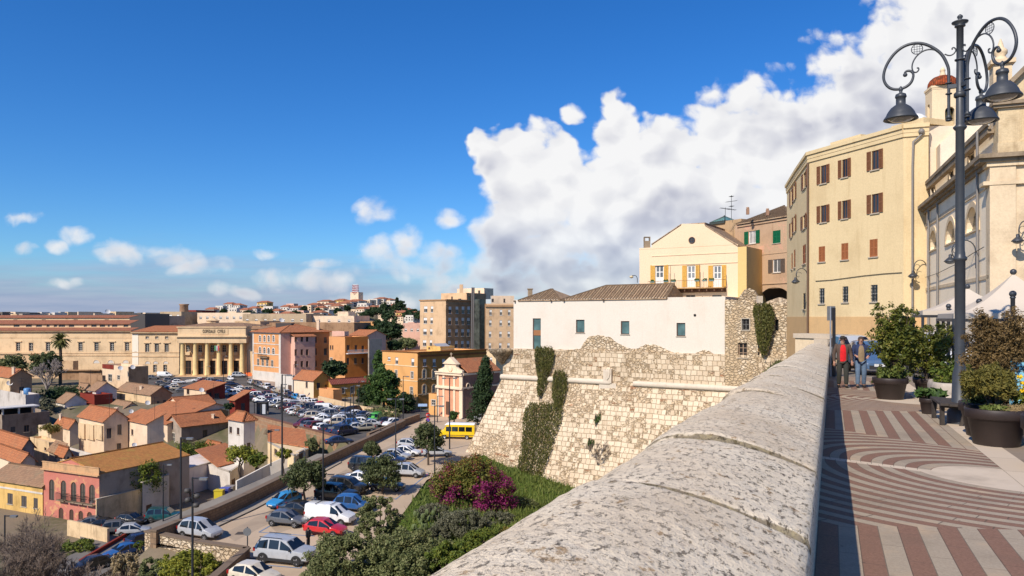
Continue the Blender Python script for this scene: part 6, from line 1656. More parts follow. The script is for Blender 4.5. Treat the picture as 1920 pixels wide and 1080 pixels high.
h=House('palazzo','bright orange three storey annex with a long white balcony and a pink roof cabin',617,647,691,222,635,ORANGE,theta=-44,roof='flat',rh=0.5,group='orange palazzi round the square',matR=pl('orange_annex_shaded',216,130,62,0.25),cat='building',wins=[(618.5,647.5,621,655.5,TW),(622.5,647.5,625,655.5,TW),(619,671,623.5,679,TWW),(650,647,656,659,TD),(665,647,670,659,TD),(678,648,683,660,TD),(650,671,655,684,TD),(664,671,669,682,TW),(678,671,682,681,TW)])  # right face: deeper orange, the shaded side done as plaster colour
b=MB();M=h.fR.M();z=h.fR.uz(668,663)[1];b.box((0.3,0,z),(h.fR.L-.2,1.2,z+.2),0,M)
for i in range(30):x=.3+(h.fR.L-.6)*i/29;b.box((x-.03,1.1,z+.2),(x+.03,1.16,z+1.1),0,M)
b.box((.3,1.08,z+1.1),(h.fR.L-.2,1.18,z+1.2),0,M);b.build('balcony',WOODW,h.root)
def block(name,label,pxL,pxM,pxR,d,y,mat,cat='building',group=None,**k):return House(name,label,pxL,pxM,pxR,d,y,mat,cat=cat,group=group,**k)
GS='buildings behind the square'
block('roof_cabin','pink cabin standing on the orange annex roof',622,646,654,236,623,PALEPINK,group=GS,roof='flat',rh=.3,wins=[(647.5,629,651.5,634,TW)],zb=Zat(640,236),cat='cabin')
block('house','low wing with an orange roof behind the annex',655,688,694,244,629,PALEPINK,group=GS,roof='gableR',rh=1.6,minside=8)
block('house','grey blank party wall block right of the orange annex',690,692,716,224,638,GREY,group=GS,roof='flat',rh=.4)
h=block('house','small beige house with a red gable roof and damp stained wall beside the parked cars',551,588,620,184,713,CREAM,theta=-42,group=GS,roof='gableR',rh=1.9,matR=OCHRE,wins=[(573,716,577,727,TSH),(594,718,600,729,TSH),(609,721,613,733,TW)],cat='house')  # OCHRE on the right gable stands for the shade on its wall
block('shop','low white shop with a canopy between orange palazzo and beige house',516,549,556,200,707,WHITE,theta=-42,group=GS,roof='flat',rh=.4,wins=[(540,722,547,735,TD)],cat='shop')
block('house','long ochre house with a dull red roof behind the small beige house',612,622,702,186,720,OCHRE,theta=-46,group=GS,roof='gableL',rh=1.0,rmat=tiles('dull_red_sheet',(0.27,0.075,0.055),(0.23,0.07,0.05),3,0.5,0.2),wins=[(641,727,646,738,TWW),(658,725,664,738,TWW)],cat='house')
block('yard_wall','bright orange yard wall before the ochre house',598,625,641,178,733,ORANGE,theta=-42,group=None,roof='flat',rh=.3,cat='wall')
GOTH=dict(name='goth',frame=FRW,trim=pl('pale_trim',236,208,166,0.2),wall=OCHRE,mull=(2,3),fw=0.12,arch=True,archtrim=0.28)
wins=[(727,669,732,676,TWB),(741,670,746.5,683,TWB),(771,672,776.5,687,TWB),(741,694,745,708,TWW),(770.5,697,775,710,TWW),(769,726,774,739,TWW)]
for x in(796.5,814.5,832,865,886,901):wins.append((x-3,673,x+3,687,TWB))
for x in(795.5,813.5):wins+=[(x-2.6,693,x+2.6,711,GOTH),(x-2.6,722,x+2.6,740,GOTH)]
h=block('palazzo','large orange building with pointed gothic windows behind the small pink church',717,783,912,165,664,pl('bright_orange',230,172,108,0.15),theta=-42,roof='flat',rh=.3,matR=pl('gothic_orange_shaded',196,138,72,0.3),wins=wins,group='orange palazzi round the square')  # right face browned: shade of the orange wall put into the plaster
m=MB();z=h.zt
for y0 in(684,711.5):
 zz=h.fL.uz(780,y0+4)[1];h.fL.band(m,0,h.fL.L,zz,zz+.2,.06)
for y0 in(711.5,740.5):
 zz=h.fR.uz(785,y0)[1];h.fR.band(m,.3,h.fR.uz(818,0)[0],zz,zz+.2,.06)
m.build('string_band',pl('pale_trim',236,208,166,0.2),h.root)
m=MB();h.fR.band(m,0,h.fR.L,z-.7,z-.3,.15);h.fR.band(m,-.2,h.fR.L,z+.3,z+.5,.5);h.fL.band(m,-.2,h.fL.L+.2,z+.3,z+.48,.2);m.build('cornice',pl('brown_cornice',150,96,56,0.3),h.root)
block('annex','low orange annex beside the church door',804,820,828,152,741,pl('bright_orange',230,172,108,0.15),theta=-42,roof='flat',rh=.2,wins=[(809,750,816.5,760,TWW)],cat='annex',minside=5)
h=block('roof_cabin','yellow roof cabin with a glazed slope above the gothic windows',800,826,852,176,652,YELLOW,theta=-42,roof='flat',rh=.3,zb=Zat(670,176),cat='cabin',wins=[(803,650,806.5,654.5,TW),(826.5,658,830,661,TW)])
g_=MB();M=h.fR.M();g_.face([M@Vector((0.2,.1,h.zt-.4)),M@Vector((h.fR.L,.1,h.zt-.4)),M@Vector((h.fR.L,-3,h.zt+.9)),M@Vector((.2,-3,h.zt+.9))]);g_.build('glazed_slope',plain('pale_glazing',(0.4,0.38,0.36),0.3),h.root)
block('house','pale yellow house behind the church cypress',905,930,966,196,661,pl('paleyellow',236,208,164,0.2),theta=-20,group=GS,roof='flat',rh=.3,wins=[(918,670,923,679,TWB),(940,671,951.5,679,dict(TW,name='teal',glass=plain('teal_blind',(0.10,0.32,0.30),0.4)))],cat='house')
def small_church():
 h=House('chapel','small pink and cream church with a baroque gable and red roof by the cypress',820,868,937,147,703,pl('terracotta_pink',226,164,128,0.25),theta=-42,cat='church',roof='flat',rh=.2,matR=pl('terracotta_pink_shaded',150,118,104,0.35),wins=[(836,753,844,778,TD)])  # right side: dull brown pink, its shade painted as plaster colour
 f=h.fL;M=f.M();CR=pl('chapel_cream',244,218,186,0.25)
 tr=MB()
 for a in(820.3,831,851,862):u=f.uz(a,0)[0];tr.box((u,0,GZ),(u+.55,.2,h.zt),0,M)
 u=f.L;tr.box((u-.6,0,GZ),(u+.05,.22,h.zt),0,M)
 for y0,y1,o in((731,728,.5),(728,726,.35),(705,700.5,.5),(700.5,699,.7)):
  tr.box((-.15,0,Zat(y0+0,147)),(f.L+.15,o,Zat(y1,147)),0,M)
 tr.build('pilasters',CR,h.root)
 up=MB();u0,u1=f.uz(834,0)[0],f.uz(855.5,0)[0];zt2=Zat(683.5,147.5);up.box((u0,-.8,h.zt),(u1,.05,zt2),0,M)
 c=(u0+u1)/2
 pd=[(u0-.4,zt2),(u1+.4,zt2),(c,Zat(670.5,147.5))];f1=[M@Vector((a,.3,b))for a,b in pd];f0=[M@Vector((a,-.8,b))for a,b in pd]
 up.face(f1);up.face(f0[::-1])
 for i in range(3):up.face([f0[i],f0[(i+1)%3],f1[(i+1)%3],f1[i]])
 for sx,ua,ub in((1,f.uz(822,0)[0],u0),(-1,f.L-.2,u1)):
  pr=[(ua,h.zt+.2),(ub,h.zt+.2),(ub,h.zt+1.5),((ua*.35+ub*.65),h.zt+1.15),((ua*.7+ub*.3),h.zt+.95),(ua,h.zt+.85)]
  q1=[M@Vector((a,0,b))for a,b in pr];q0=[M@Vector((a,-.5,b))for a,b in pr]
  up.face(q1 if sx>0 else q1[::-1]);up.face(q0[::-1]if sx>0 else q0)
  for i in range(6):up.face([q0[i],q0[(i+1)%6],q1[(i+1)%6],q1[i]])
 up.build('gable',CR,h.root)
 cr=MB();q=f.w(c,Zat(670.5,147.5),-.2);cr.tube([q,q+Vector((0,0,.9))],.05,6);cr.tube([q+Vector((-.25,0,.6)),q+Vector((.25,0,.6))],.05,6);cr.build('cross',CR,h.root)
 rl=MB();u,z=f.uz(845,692);rl.lathe([(0.01,0),(.5,0),(.6,.1),(.45,.15),(.01,.2)],(0,0,0),12);rl.v=[tuple(M@Vector((x+u,zz+.05,y+z)))for x,y,zz in rl.v];rl.build('relief',CR,h.root)
 rf=MB();z=h.zt+.3;lr=h.fR.L;lf=h.fL.L
 roof_slab(rf,[h.c3(lf+.4,1.0,z),h.c3(lf+.4,lr,z),h.c3(lf/2,lr,z+2.6),h.c3(lf/2,1.0,z+2.6)]);roof_slab(rf,[h.c3(-.4,lr,z),h.c3(-.4,1.0,z),h.c3(lf/2,1.0,z+2.6),h.c3(lf/2,lr,z+2.6)]);rf.build('roof',M_TILE,h.root)
 b=MB();h.fR.band(b,0,lr,h.zt-.1,h.zt+.3,.3);zz=h.fR.uz(870,729)[1];h.fR.band(b,0,lr,zz,zz+.3,.15);b.build('cornice',CR,h.root)
 for px in(877.5,935):
  o=MB();u,z=h.fR.uz(px,724);Mr=h.fR.M(u,z,.02);n=16
  rows=[[Mr@Vector((r*math.cos(2*math.pi*k/n),y,r*1.2*math.sin(2*math.pi*k/n)))for k in range(n)]for r,y in((.55,-.02),(.55,.1),(.38,.1),(.38,-.05))]
  o.grid(rows,0,closed=True);w=o.build('round_window',CR,h.root);o=MB();o.face([Mr@Vector((.4*math.cos(2*math.pi*k/n),.03,.48*math.sin(2*math.pi*k/n)))for k in range(n)][::-1]);o.build('pane',GLASS,w)
small_church()
HB=pl('tall_beige',222,186,146,0.3);HBD=pl('tall_brown_shaded',186,146,108,0.4)  # brown copy of the beige paints shaded faces; cornices use it too
W8=[]
for x0,x1,ys in((792,803,(574,595.5,616.5,637.5)),):
 for i,y in enumerate(ys):
  W8+=[(794.8-i*.7+0,y,801.3-i*.7,y+11.5,TWB),(807.5-i*.7,y,812.2-i*.7,y+11.5,TWB)]
for i,y in enumerate((574.5,595.5,617,639)):
 for x in(844,857,868.5,879):W8.append((x-2.7-i*.4,y,x+2.7-i*.4,y+13.5,TWB))
h=block('tall_block','tall beige hospital block with a bright left side and right side coloured brown for shade',787.5,836,887,262,565,HB,theta=-40,roof='flat',rh=.6,matR=HBD,wins=W8,group='tall hospital blocks behind the orange buildings')
m=MB();h.fL.band(m,-.3,h.fL.L+.3,h.zt+.3,h.zt+.75,.3);h.fR.band(m,-.3,h.fR.L,h.zt+.3,h.zt+.75,.6);h.fR.band(m,0,h.fR.L,h.zt-1.2,h.zt-.9,.2);m.build('cornice',HBD,h.root)
wt=[(846,556,849,563,TW),(859,560,865,563.5,TW),(878,556,881.5,566,TW),(890.5,557,893.5,567,TW)]
h2=block('tall_block','stepped upper storey block with a tall flue above the hospital roofs',827,875,911,272,551.5,HB,theta=-34,roof='flat',rh=.5,matR=HBD,wins=wt,group='tall hospital blocks behind the orange buildings')
h3=block('tall_block','pale penthouse block with a square chimney on top of the hospital',857,908,925,282,541.5,CREAM,theta=-34,roof='flat',rh=.3,zb=Zat(560,280),wins=[(896.5,544.5,900.5,551,TW)],group='tall hospital blocks behind the orange buildings')
c=MB();q=P(865,545,276);c.box((q.x-.6,q.y-.6,q.z-3),(q.x+.6,q.y+.6,Zat(533.5,276)));c.build('chimney',HB,h3.root)
fl=MB()
for px in(885.5,888.5):fl.tube([P(px-1.5,656,258),P(px,539,258)],.28,8)
tag(fl.build('flue_pipes',plain('grey_metal_flue',(0.2,0.17,0.15),0.4,.4)),'pair of tall grey flue pipes running up the shaded brown hospital side','flue')
gl=MB();q0,q1=XY(899,262),XY(909.5,264);f=Face(q0,q1);gl.box((0,-3,GZ),(f.L,0,Zat(561,262)),0,f.M());tag(gl.build('stair_glazing',glassy('dark_green_glazing',(0.06,0.065,0.055),.2)),'dark glazed stair strip between two hospital blocks','stair tower')
W9=[]
for i,y in enumerate((580.5,600.5,621.5,643)):
 for x in(920,939.5,955):W9.append((x-2.4-i*.5,y,x+2.4-i*.5,y+10.5,TWB))
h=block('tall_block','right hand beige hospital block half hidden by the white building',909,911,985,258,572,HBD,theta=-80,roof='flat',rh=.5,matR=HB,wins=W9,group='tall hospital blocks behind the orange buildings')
m=MB();h.fR.band(m,-.3,h.fR.L,h.zt-.6,h.zt,.5);m.build('cornice',HBD,h.root)
block('tall_block','low penthouse with white cladding on the right hand hospital block',920,922,964,264,556,WHITE,theta=-80,roof='flat',rh=.3,matR=CREAM,wins=[(921.8,560,926,566,TW),(944,560,947.5,567,TW)],group='tall hospital blocks behind the orange buildings',zb=Zat(580,262))
GM='flat blocks behind the old hospital'
def lowb(label,pxL,pxM,pxR,d,y,mat,roof='flat',n=0,yw=None,rh=.4,name='block',rmat=None,**k):
 w=[]
 for i in range(n):
  x=pxL+(pxM-pxL)*(i+.5)/n;w.append((x-2.5,yw,x+2.5,yw+5,TWB))
 return House(name,label,pxL,pxM,pxR,d,y,mat,theta=k.pop('theta',-15),cat='building',group=GM,roof=roof,rh=rh,rmat=rmat,wins=w,minside=k.pop('minside',14),**k)
lowb('long grey beige flat block with small windows right of the portico',455,574,580,300,590,pl('grey_beige',190,168,138,0.4),n=7,yw=598)
lowb('cream flat block with a roof hut behind the orange palazzo',570,664,670,300,594,CREAM,n=5,yw=599)
lowb('brown blank walled block directly behind the orange palazzo roof',505,664,669,275,607,BROWN)
lowb('cream roof hut on the flat cream block',633,653,656,302,586,CREAM,minside=6)
lowb('flat tan block right of the portico roof',440,488,520,285,604,HOSPD,n=0)
lowb('grey block with a red roof at the foot of the brick chimney',300,340,362,330,586,pl('grey_beige',190,168,138,0.4),n=3,yw=590)
lowb('red painted block right of the brick chimney',345,368,372,345,583,DRED)
lowb('long cream block under the hillside terraces',370,470,476,330,588,CREAM,n=8,yw=593)
lowb('dark plant room on the left hospital roof',242,272,276,300,590,plain('dark_plant_room',(0.07,0.06,0.055)))
lowb('grey low block left of the brick chimney',268,305,310,318,594,GREY)
lowb('pink flat block right of the dark pines',755,789,792,285,608,PALEPINK,n=3,yw=616)
lowb('orange low block in front of the pine trees',672,712,716,300,605,pl('soft_orange',230,172,112,0.25))
lowb('tan hospital rear wing with a brown roof',462,505,508,280,617,HOSPD,roof='gableR',rh=1.5,rmat=M_TILEB)
c=MB();q=P(345,598,335);c.lathe([(2.3,GZ),(2.0,q.z),(1.75,Zat(573,335)),(2.1,Zat(571.5,335)),(2.1,Zat(570,335)),(1.5,Zat(570,335))],(q.x,q.y,0),16)
tag(c.build('brick_chimney',m_block('chimney_brick',(0.42,0.2,0.1),(0.36,0.16,0.08),(0.35,.22,.14),.8,.5)),'round orange brick chimney stack on the skyline','chimney')
rr=random.Random(21)
GT='low buildings along the left horizon'
tnames=['white','cream','grey','tan']
for i in range(46):
 px=-15+i*6.6+rr.uniform(-3,3);d=rr.uniform(620,1300);y=rr.uniform(583.5,592.0)if px<290 else rr.uniform(586,592)
 w=rr.uniform(5,16)*d/F;dp=rr.uniform(10,25);zt=Zat(y,d);x=(px-960)/F*d
 mi_=rr.randrange(6);root=thing('far_building','far low %s flat roofed building %s of the left horizon row'%(('white','cream','grey','tan','pale brown','slate grey')[mi_],'at the left end' if px<60 else 'left of the middle' if px<140 else 'right of the middle' if px<210 else 'at the right end'),'building',(x,d,GZ),GT)
 mb=MB();mb.prism([(x-w/2,d),(x+w/2,d-3),(x+w/2+4,d+dp),(x-w/2+4,d+dp)],GZ-3,zt)
 mb.build('wall',(WHITE,CREAM,GREY,TAN,HOSPD,pl('slate_grey',120,112,104))[mi_],root)
 wb=MB();wb.box((x-w/2+.5,d-3.3-(0),zt-2.6),(x+w/2-2.5,d-3.05,zt-1.2));wb.build('window_band',plain('far_window_dark',(0.06,0.06,0.065)),root)
GH2='houses on the far hill'
def hill_label(mat,roofk,px,y):
 c={WHITE:'white',CREAM:'cream',PALEPINK:'pale pink',YELLOW:'yellow',BEIGE:'beige'}[mat];lo=y-np_interp(px)
 h='high' if lo<5 else 'midway up' if lo<14 else 'low';w='far left end' if px<460 else 'left part' if px<560 else 'middle' if px<650 else 'right part' if px<720 else 'far right end'
 return f"far {c} house, {'hipped red' if roofk == 'hip' else 'flat'} roof, {h}, {w} of the hill"
def np_interp(px):
 pts=[(380,582),(430,573),(500,569),(560,572),(600,570),(640,563),(700,562),(740,566),(790,588)]
 for(a,b),(c,e)in zip(pts[:-1],pts[1:]):
  if a<=px<=c:return b+(e-b)*(px-a)/(c-a)
 return 588
hill=[(398,580,26),(415,574,22),(432,570,26),(447,572,20),(462,581,24),(478,578,24),(497,567,30),(508,575,28),(520,583,26),(538,575,24),(548,570,22),(556,577,26),(566,583,28),(580,573,28),(592,571,30),(603,577,26),(612,565,34),(622,571,32),(632,574,30),(641,563,28),(646,569,30),(655,566,34),(668,564,38),(684,569,28),(690,563,30),(704,561,28),(716,560,30),(728,562,28),(738,565,26),(722,572,22),(732,580,24),(742,586,30),(756,586,28),(772,592,24),(778,588,20),(600,586,30),(584,588,32),(540,588,28),(515,592,30),(560,592,30),(700,576,20),(750,576,22),(764,581,20),(782,583,20),(680,579,24),(475,588,22),(440,585,24)]
for i,(px,y,w)in enumerate(hill):
 d=620+(592-y)*8.5+rr.uniform(-20,20);k=d/F
 mat=(WHITE,WHITE,CREAM,PALEPINK,WHITE,YELLOW,BEIGE)[rr.randrange(7)]
 hgt_=rr.choice((0.6,0.75,1.0));x0=px-w*.5
 wn=[]
 roofk='hip' if rr.random()<.65 else 'flat'
 M_=0.62*w;rows_=2
 for r_ in range(rows_):
  for c_ in range(3):wn.append((x0+M_*(c_+.3)/3,y+2.2+r_*4.2,x0+M_*(c_+.75)/3,y+4.6+r_*4.2,TW))
  wn.append((x0+M_+w*.12,y+2.2+r_*4.2,x0+M_+w*.26,y+4.6+r_*4.2,TW))
 h=House('hill_house',hill_label(mat,roofk,px,y),x0,x0+M_,x0+w,d,y,mat,theta=-38,cat='house',group=GH2,roof=roofk,rh=1.8,rmat=M_TILEF,zb=hgt(((px-960)/F*d),d)-8,wins=wn,over=.6)
 if rr.random()<.6:
  b=MB();zz=h.zt-3.4;h.fL.band(b,0,h.fL.L,zz,zz+.9,1.3);b.build('balcony',WHITE,h.root)
for i in range(34):
 px=405+i*11.3+rr.uniform(-6,6);lo=np_interp(px);y=lo+rr.uniform(1,24);d=610+(600-y)*8;w=rr.uniform(16,28);x0=px-w/2;M_=.6*w
 wn=[(x0+M_*(c_+.3)/3,y+2.2+r_*4,x0+M_*(c_+.75)/3,y+4.4+r_*4,TW)for r_ in range(2)for c_ in range(3)]
 mat=(WHITE,CREAM,WHITE,PALEPINK,BEIGE)[rr.randrange(5)];roofk='hip' if rr.random()<.6 else 'flat'
 House('hill_house',hill_label(mat,roofk,px,y),x0,x0+M_,x0+w,d,y,mat,theta=-38,cat='house',group=GH2,roof=roofk,rh=1.6,rmat=M_TILEF,zb=hgt(((px-960)/F*d),d)-8,wins=wn,over=.5)
h=House('tower_house','cream block on the hilltop carrying a red and white aerial mast',657,672,675,860,548.5,CREAM,theta=-30,cat='building',roof='flat',rh=.5,minside=8,zb=5)
mt=MB();q=P(666.5,549,864)
for i in range(8):
 z0=q.z+i*1.25;s=3.2-.05*i
 for k in range(4):
  a=Vector((s*(1 if k in(0,3)else-1),s*(1 if k<2 else-1),0));b=Vector((s*(1 if(k+1)%4 in(0,3)else-1),s*(1 if(k+1)%4<2 else-1),0))
  p=Vector((q.x,q.y,z0));mt.tube([p+a,p+a+Vector((0,0,1.25))],.22,4,i%2);mt.tube([p+a,p+b],.16,4,i%2);mt.tube([p+a,p+b+Vector((0,0,1.25))],.14,4,i%2)
tag(mt.build('aerial_mast',[plain('mast_red',(0.5,0.06,0.05)),WOODW]),'red and white lattice mast on the hilltop block','mast')
import numpy as np
def leaf_cloud(rng,clumps,per,size,spread,flat=1.0,droop=0.0,aspect=2.0):
 """clumps: list of (centre, radius); returns vertices (n*4,3) of leaf quads"""
 C_=np.array([c[0]for c in clumps]);Rr=np.array([c[1]for c in clumps])
 n=len(clumps)*per
 idx=np.repeat(np.arange(len(clumps)),per)
 d=rng.normal(size=(n,3));d/=np.linalg.norm(d,axis=1)[:,None]
 rad=rng.random(n)**0.45
 d2=d*np.array([1,1,flat])
 p=C_[idx]+d2*(Rr[idx]*rad)[:,None]
 p[:,2]-=droop*rng.random(n)**2*Rr[idx]
 nn=d*0.8+rng.normal(size=(n,3))*0.6+np.array([0,0,0.35]);nn/=np.linalg.norm(nn,axis=1)[:,None]
 a=rng.normal(size=(n,3));a-=nn*(a*nn).sum(1)[:,None];a/=np.linalg.norm(a,axis=1)[:,None]
 b=np.cross(nn,a)
 s=size*(0.6+0.8*rng.random(n))
 a*=(s*aspect/2)[:,None];b*=(s/2)[:,None]
 q=np.stack([p-a,p+b*0.9-a*0.1,p+a,p-b*0.9+a*0.1],1)
 return q.reshape(-1,3)
def leaf_object(name,quads,mats,parent,mi=None):
 n=len(quads)//4;off=np.array(wloc(parent))if parent is not None else np.zeros(3)
 me=D.meshes.new(name);me.vertices.add(n*4);me.vertices.foreach_set('co',(quads-off).astype(np.float32).ravel())
 me.loops.add(n*4);me.loops.foreach_set('vertex_index',np.arange(n*4,dtype=np.int32))
 me.polygons.add(n);me.polygons.foreach_set('loop_start',np.arange(0,n*4,4,dtype=np.int32));me.polygons.foreach_set('loop_total',np.full(n,4,dtype=np.int32))
 for m in(mats if isinstance(mats,(list,tuple))else[mats]):me.materials.append(m)
 if mi is not None:me.polygons.foreach_set('material_index',mi.astype(np.int32))
 me.update();me.validate()
 o=D.objects.new(name,me);COL.objects.link(o)
 if parent is not None:o.parent=parent
 return o
L_OAK=leafmat('holm_oak_leaf',[(0.018,0.027,0.010),(0.05,0.062,0.022),(0.10,0.105,0.042)])
L_PINE=leafmat('pine_leaf',[(0.012,0.028,0.008),(0.04,0.075,0.018),(0.085,0.12,0.025)])
L_DARK=leafmat('dark_evergreen_leaf',[(0.008,0.018,0.008),(0.022,0.04,0.015),(0.045,0.065,0.02)])
L_OLIVE=leafmat('olive_shrub_leaf',[(0.034,0.046,0.016),(0.098,0.11,0.04),(0.20,0.185,0.085)])
L_YG=leafmat('yellow_green_leaf',[(0.05,0.065,0.012),(0.14,0.15,0.02),(0.28,0.24,0.03)])
L_CITRUS=leafmat('citrus_leaf',[(0.025,0.045,0.008),(0.07,0.095,0.014),(0.17,0.16,0.02)])
L_GREY=leafmat('grey_green_scrub_leaf',[(0.04,0.045,0.025),(0.085,0.085,0.05),(0.15,0.14,0.09)])
L_GRASS=leafmat('grass_blade',[(0.045,0.062,0.014),(0.085,0.11,0.024),(0.155,0.16,0.04)])
L_BOUG=leafmat('bougainvillea_leaf',[(0.03,0.042,0.01),(0.095,0.098,0.018),(0.20,0.155,0.03)])
L_MAG=leafmat('magenta_bract',[(0.10,0.008,0.045),(0.22,0.018,0.10),(0.33,0.05,0.17)])
L_RUST=leafmat('rusty_bract',[(0.09,0.03,0.015),(0.18,0.07,0.025),(0.26,0.12,0.04)])
L_HANG=leafmat('caper_leaf',[(0.025,0.028,0.009),(0.07,0.072,0.018),(0.14,0.115,0.035)])
L_SHRUB=leafmat('pittosporum_leaf',[(0.02,0.032,0.006),(0.075,0.085,0.014),(0.20,0.17,0.03)],0.45)
L_DEAD=leafmat('browning_conifer_leaf',[(0.04,0.032,0.014),(0.105,0.068,0.027),(0.18,0.115,0.042)])
L_FINE=leafmat('golden_green_leaf',[(0.04,0.042,0.01),(0.11,0.095,0.02),(0.21,0.155,0.035)])
BARK=plain('bark',(0.085,0.062,0.045),0.95,0,0.35,8);BARKG=plain('grey_bark',(0.16,0.125,0.10),0.95,0,0.3,8)
def crown_clumps(rng,c,rx,ry,rz,n,rr,bottom=-0.55,bias=0.35):
 out=[]
 while len(out)<n:
  d=rng.normal(size=3);d/=np.linalg.norm(d)
  if d[2]<bottom:continue
  k=(bias+(1-bias)*rng.random())**0.6*(0.82+0.3*rng.random())
  out.append((np.array(c)+d*np.array([rx,ry,rz])*k,rr*(0.6+0.8*rng.random())))
 return out
def trunk(mb,base,top,r,rng,limbs,clumps):
 base=Vector(base);top=Vector(top);mid=base.lerp(top,0.5)+Vector((rng.normal()*.06,rng.normal()*.06,0))*(top-base).length
 mb.tube([base-Vector((0,0,0.4)),base,mid,top],[r*1.3,r*1.1,r*.85,r*.6],8)
 for k in range(limbs):
  e=Vector(clumps[rng.integers(len(clumps))][0]);s=base.lerp(top,0.55+0.45*rng.random())
  m=s.lerp(e,.5)+Vector((0,0,.08*(e-s).length));mb.tube([s,m,e],[r*.5,r*.3,r*.1],5)
def tree(name,label,cat,base,height,rx,rz,leaf,n=60,per=60,size=0.2,seed=1,group=None,rr=None,ry=None,trunk_r=0.15,cz=None,bark=None,limbs=9,bottom=-0.5,bias=.35,flat=.8):
 rng=np.random.default_rng(seed);base=Vector(base);root=thing(name,label,cat,base,group)
 ry=ry or rx;zc=height-rz if cz is None else cz
 cl=crown_clumps(rng,(base.x,base.y,base.z+zc),rx,ry,rz,n,rr or rx*.3,bottom,bias)
 q=leaf_cloud(rng,cl,per,size,1,flat)
 leaf_object('crown',q,leaf,root)
 mb=MB();trunk(mb,base,base+Vector((0,0,max(.4,zc-rz*.2))),trunk_r,rng,limbs,cl);mb.build('trunk',bark or BARK,root)
 return root
def px_tree(name,label,cat,cx,cy,rpx,rpy,basey,leaf,z=GZ,d=None,**k):
 """crown centre and radii in survey pixels, standing at the ground row basey"""
 d=d or GD(basey,z);s=d/F;b=XY(cx,d);zt=Zat(cy-rpy,d);zc=Zat(cy,d)
 return tree(name,label,cat,(b.x,b.y,z),zt-z,rpx*s,leaf=leaf,rz=rpy*s,cz=zc-z,**k)
GT2='dark holm oaks standing in the car park'
px_tree('holm_oak','dark holm oak in the car park beside the light blue hatchback','tree',573,896,36,33,945,L_OAK,n=70,per=75,size=.17,seed=2,group=GT2,trunk_r=.13)
px_tree('holm_oak','smallest round holm oak in the car park, next to the brown wall','tree',697,843,17,15,866,L_OAK,n=40,per=60,size=.17,seed=3,group=GT2,trunk_r=.12,bottom=-.8)
px_tree('holm_oak','dark holm oak between the black cars and the silver people carriers','tree',716,890,36,31,926,L_OAK,n=70,per=75,size=.17,seed=4,group=GT2,trunk_r=.13)
px_tree('holm_oak','dark holm oak nearest the yellow minibus','tree',803,824,31,30,872,L_OAK,n=70,per=70,size=.18,seed=5,group=GT2,trunk_r=.14)
px_tree('pine_tree','big round bright green pine beside the large orange building','tree',719,728,30,41,772,L_PINE,n=120,per=80,size=.3,seed=6,trunk_r=.3,bottom=-.9)
px_tree('laurel_tree','dense green bushy tree left of the big round pine','tree',686,742,16,22,768,L_DARK,n=50,per=60,size=.3,seed=7,bottom=-.9)
px_tree('laurel_bush','dark bush at the foot of the large orange building','bush',760,757,20,18,774,L_DARK,n=50,per=60,size=.3,seed=8,bottom=-.9)
px_tree('fir_tree','slim pale fir behind the big round pine','tree',710,678,8,24,760,L_PINE,d=185,n=40,per=50,size=.3,seed=9,bottom=-1,rr=.8)
px_tree('palm_bush','broad leaved palm clump before the orange annex','bush',628,692,22,17,730,L_DARK,d=200,n=60,per=60,size=.45,seed=10,bottom=-.8)
GP='dark pines behind the orange palazzi'
for i,(x,y,rx,ry,d,lb)in enumerate(((733,622,22,22,275,'largest dark pine right of the orange annex'),(698,622,16,10,285,'low dark pine behind the orange annex roof'),(762,645,17,10,262,'green pine just left of the tall hospital block'),(715,612,13,12,292,'dark pine behind the largest pine, left side'),(740,648,13,9,255,'low pine in front of the largest dark pine'))):
 px_tree('pine_tree',lb,'tree',x,y,rx,ry,700,L_DARK if i!=2 else L_OLIVE,d=d,n=60,per=55,size=.55,seed=20+i,group=GP,trunk_r=.3,bottom=-.6)
GHL='dark trees on the far hill'
for i,(x,y,rx,ry)in enumerate(((722,578,11,9),(705,583,12,7),(741,578,9,9),(752,573,7,8),(765,590,9,6),(786,592,9,6),(690,590,12,6),(730,592,14,7),(744,565,3,6),(775,585,7,4),(502,585,9,4),(556,588,8,4),(570,578,5,5),(633,583,7,4),(420,584,7,3),(465,589,10,4),(650,578,6,4),(760,583,5,5),(596,583,5,4))):
 px_tree('hill_tree','small dark tree %s among the houses of the far hill'%('on the left slope' if x<520 else 'left of the mast' if x<660 else 'just right of the mast' if x<725 else 'on the right slope'),'tree',x,y,rx,ry,700,L_DARK,d=640+(592-y)*6,z=0 if y<575 else-6,n=22,per=40,size=1.3,seed=40+i,group=GHL,trunk_r=.4,bottom=-.7,rr=rx*.2)
px_tree('garden_tree','dark green tree left of the small palm before the old hospital','tree',88,684,27,22,725,L_OAK,d=222,n=70,per=60,size=.45,seed=61,bottom=-.8)
px_tree('garden_tree','dull green tree at the left edge before the old hospital','tree',18,688,27,20,725,L_OLIVE,d=222,n=70,per=60,size=.45,seed=62,bottom=-.8)
px_tree('garden_tree','pale grey green tree beside the pale flat roofed house','tree',88,766,16,22,800,L_GREY,d=167,n=45,per=50,size=.28,seed=63,bottom=-.9)
px_tree('citrus_tree','orange tree leaning over the garden wall beside the pink palazzo','tree',268,897,36,32,985,L_CITRUS,z=GZ-7.4,d=106,n=80,per=80,size=.16,seed=64,trunk_r=.12,bottom=-.9)
px_tree('citrus_tree','rounded green tree below the broad grey walled house','tree',364,852,38,22,885,L_CITRUS,z=GZ-7.4,d=137,n=70,per=70,size=.2,seed=65,bottom=-.9)
px_tree('citrus_tree','yellow green lemon tree left of the pale yellow house','tree',452,851,28,14,880,L_YG,z=GZ-5,d=112,n=50,per=60,size=.2,seed=66,bottom=-.9)
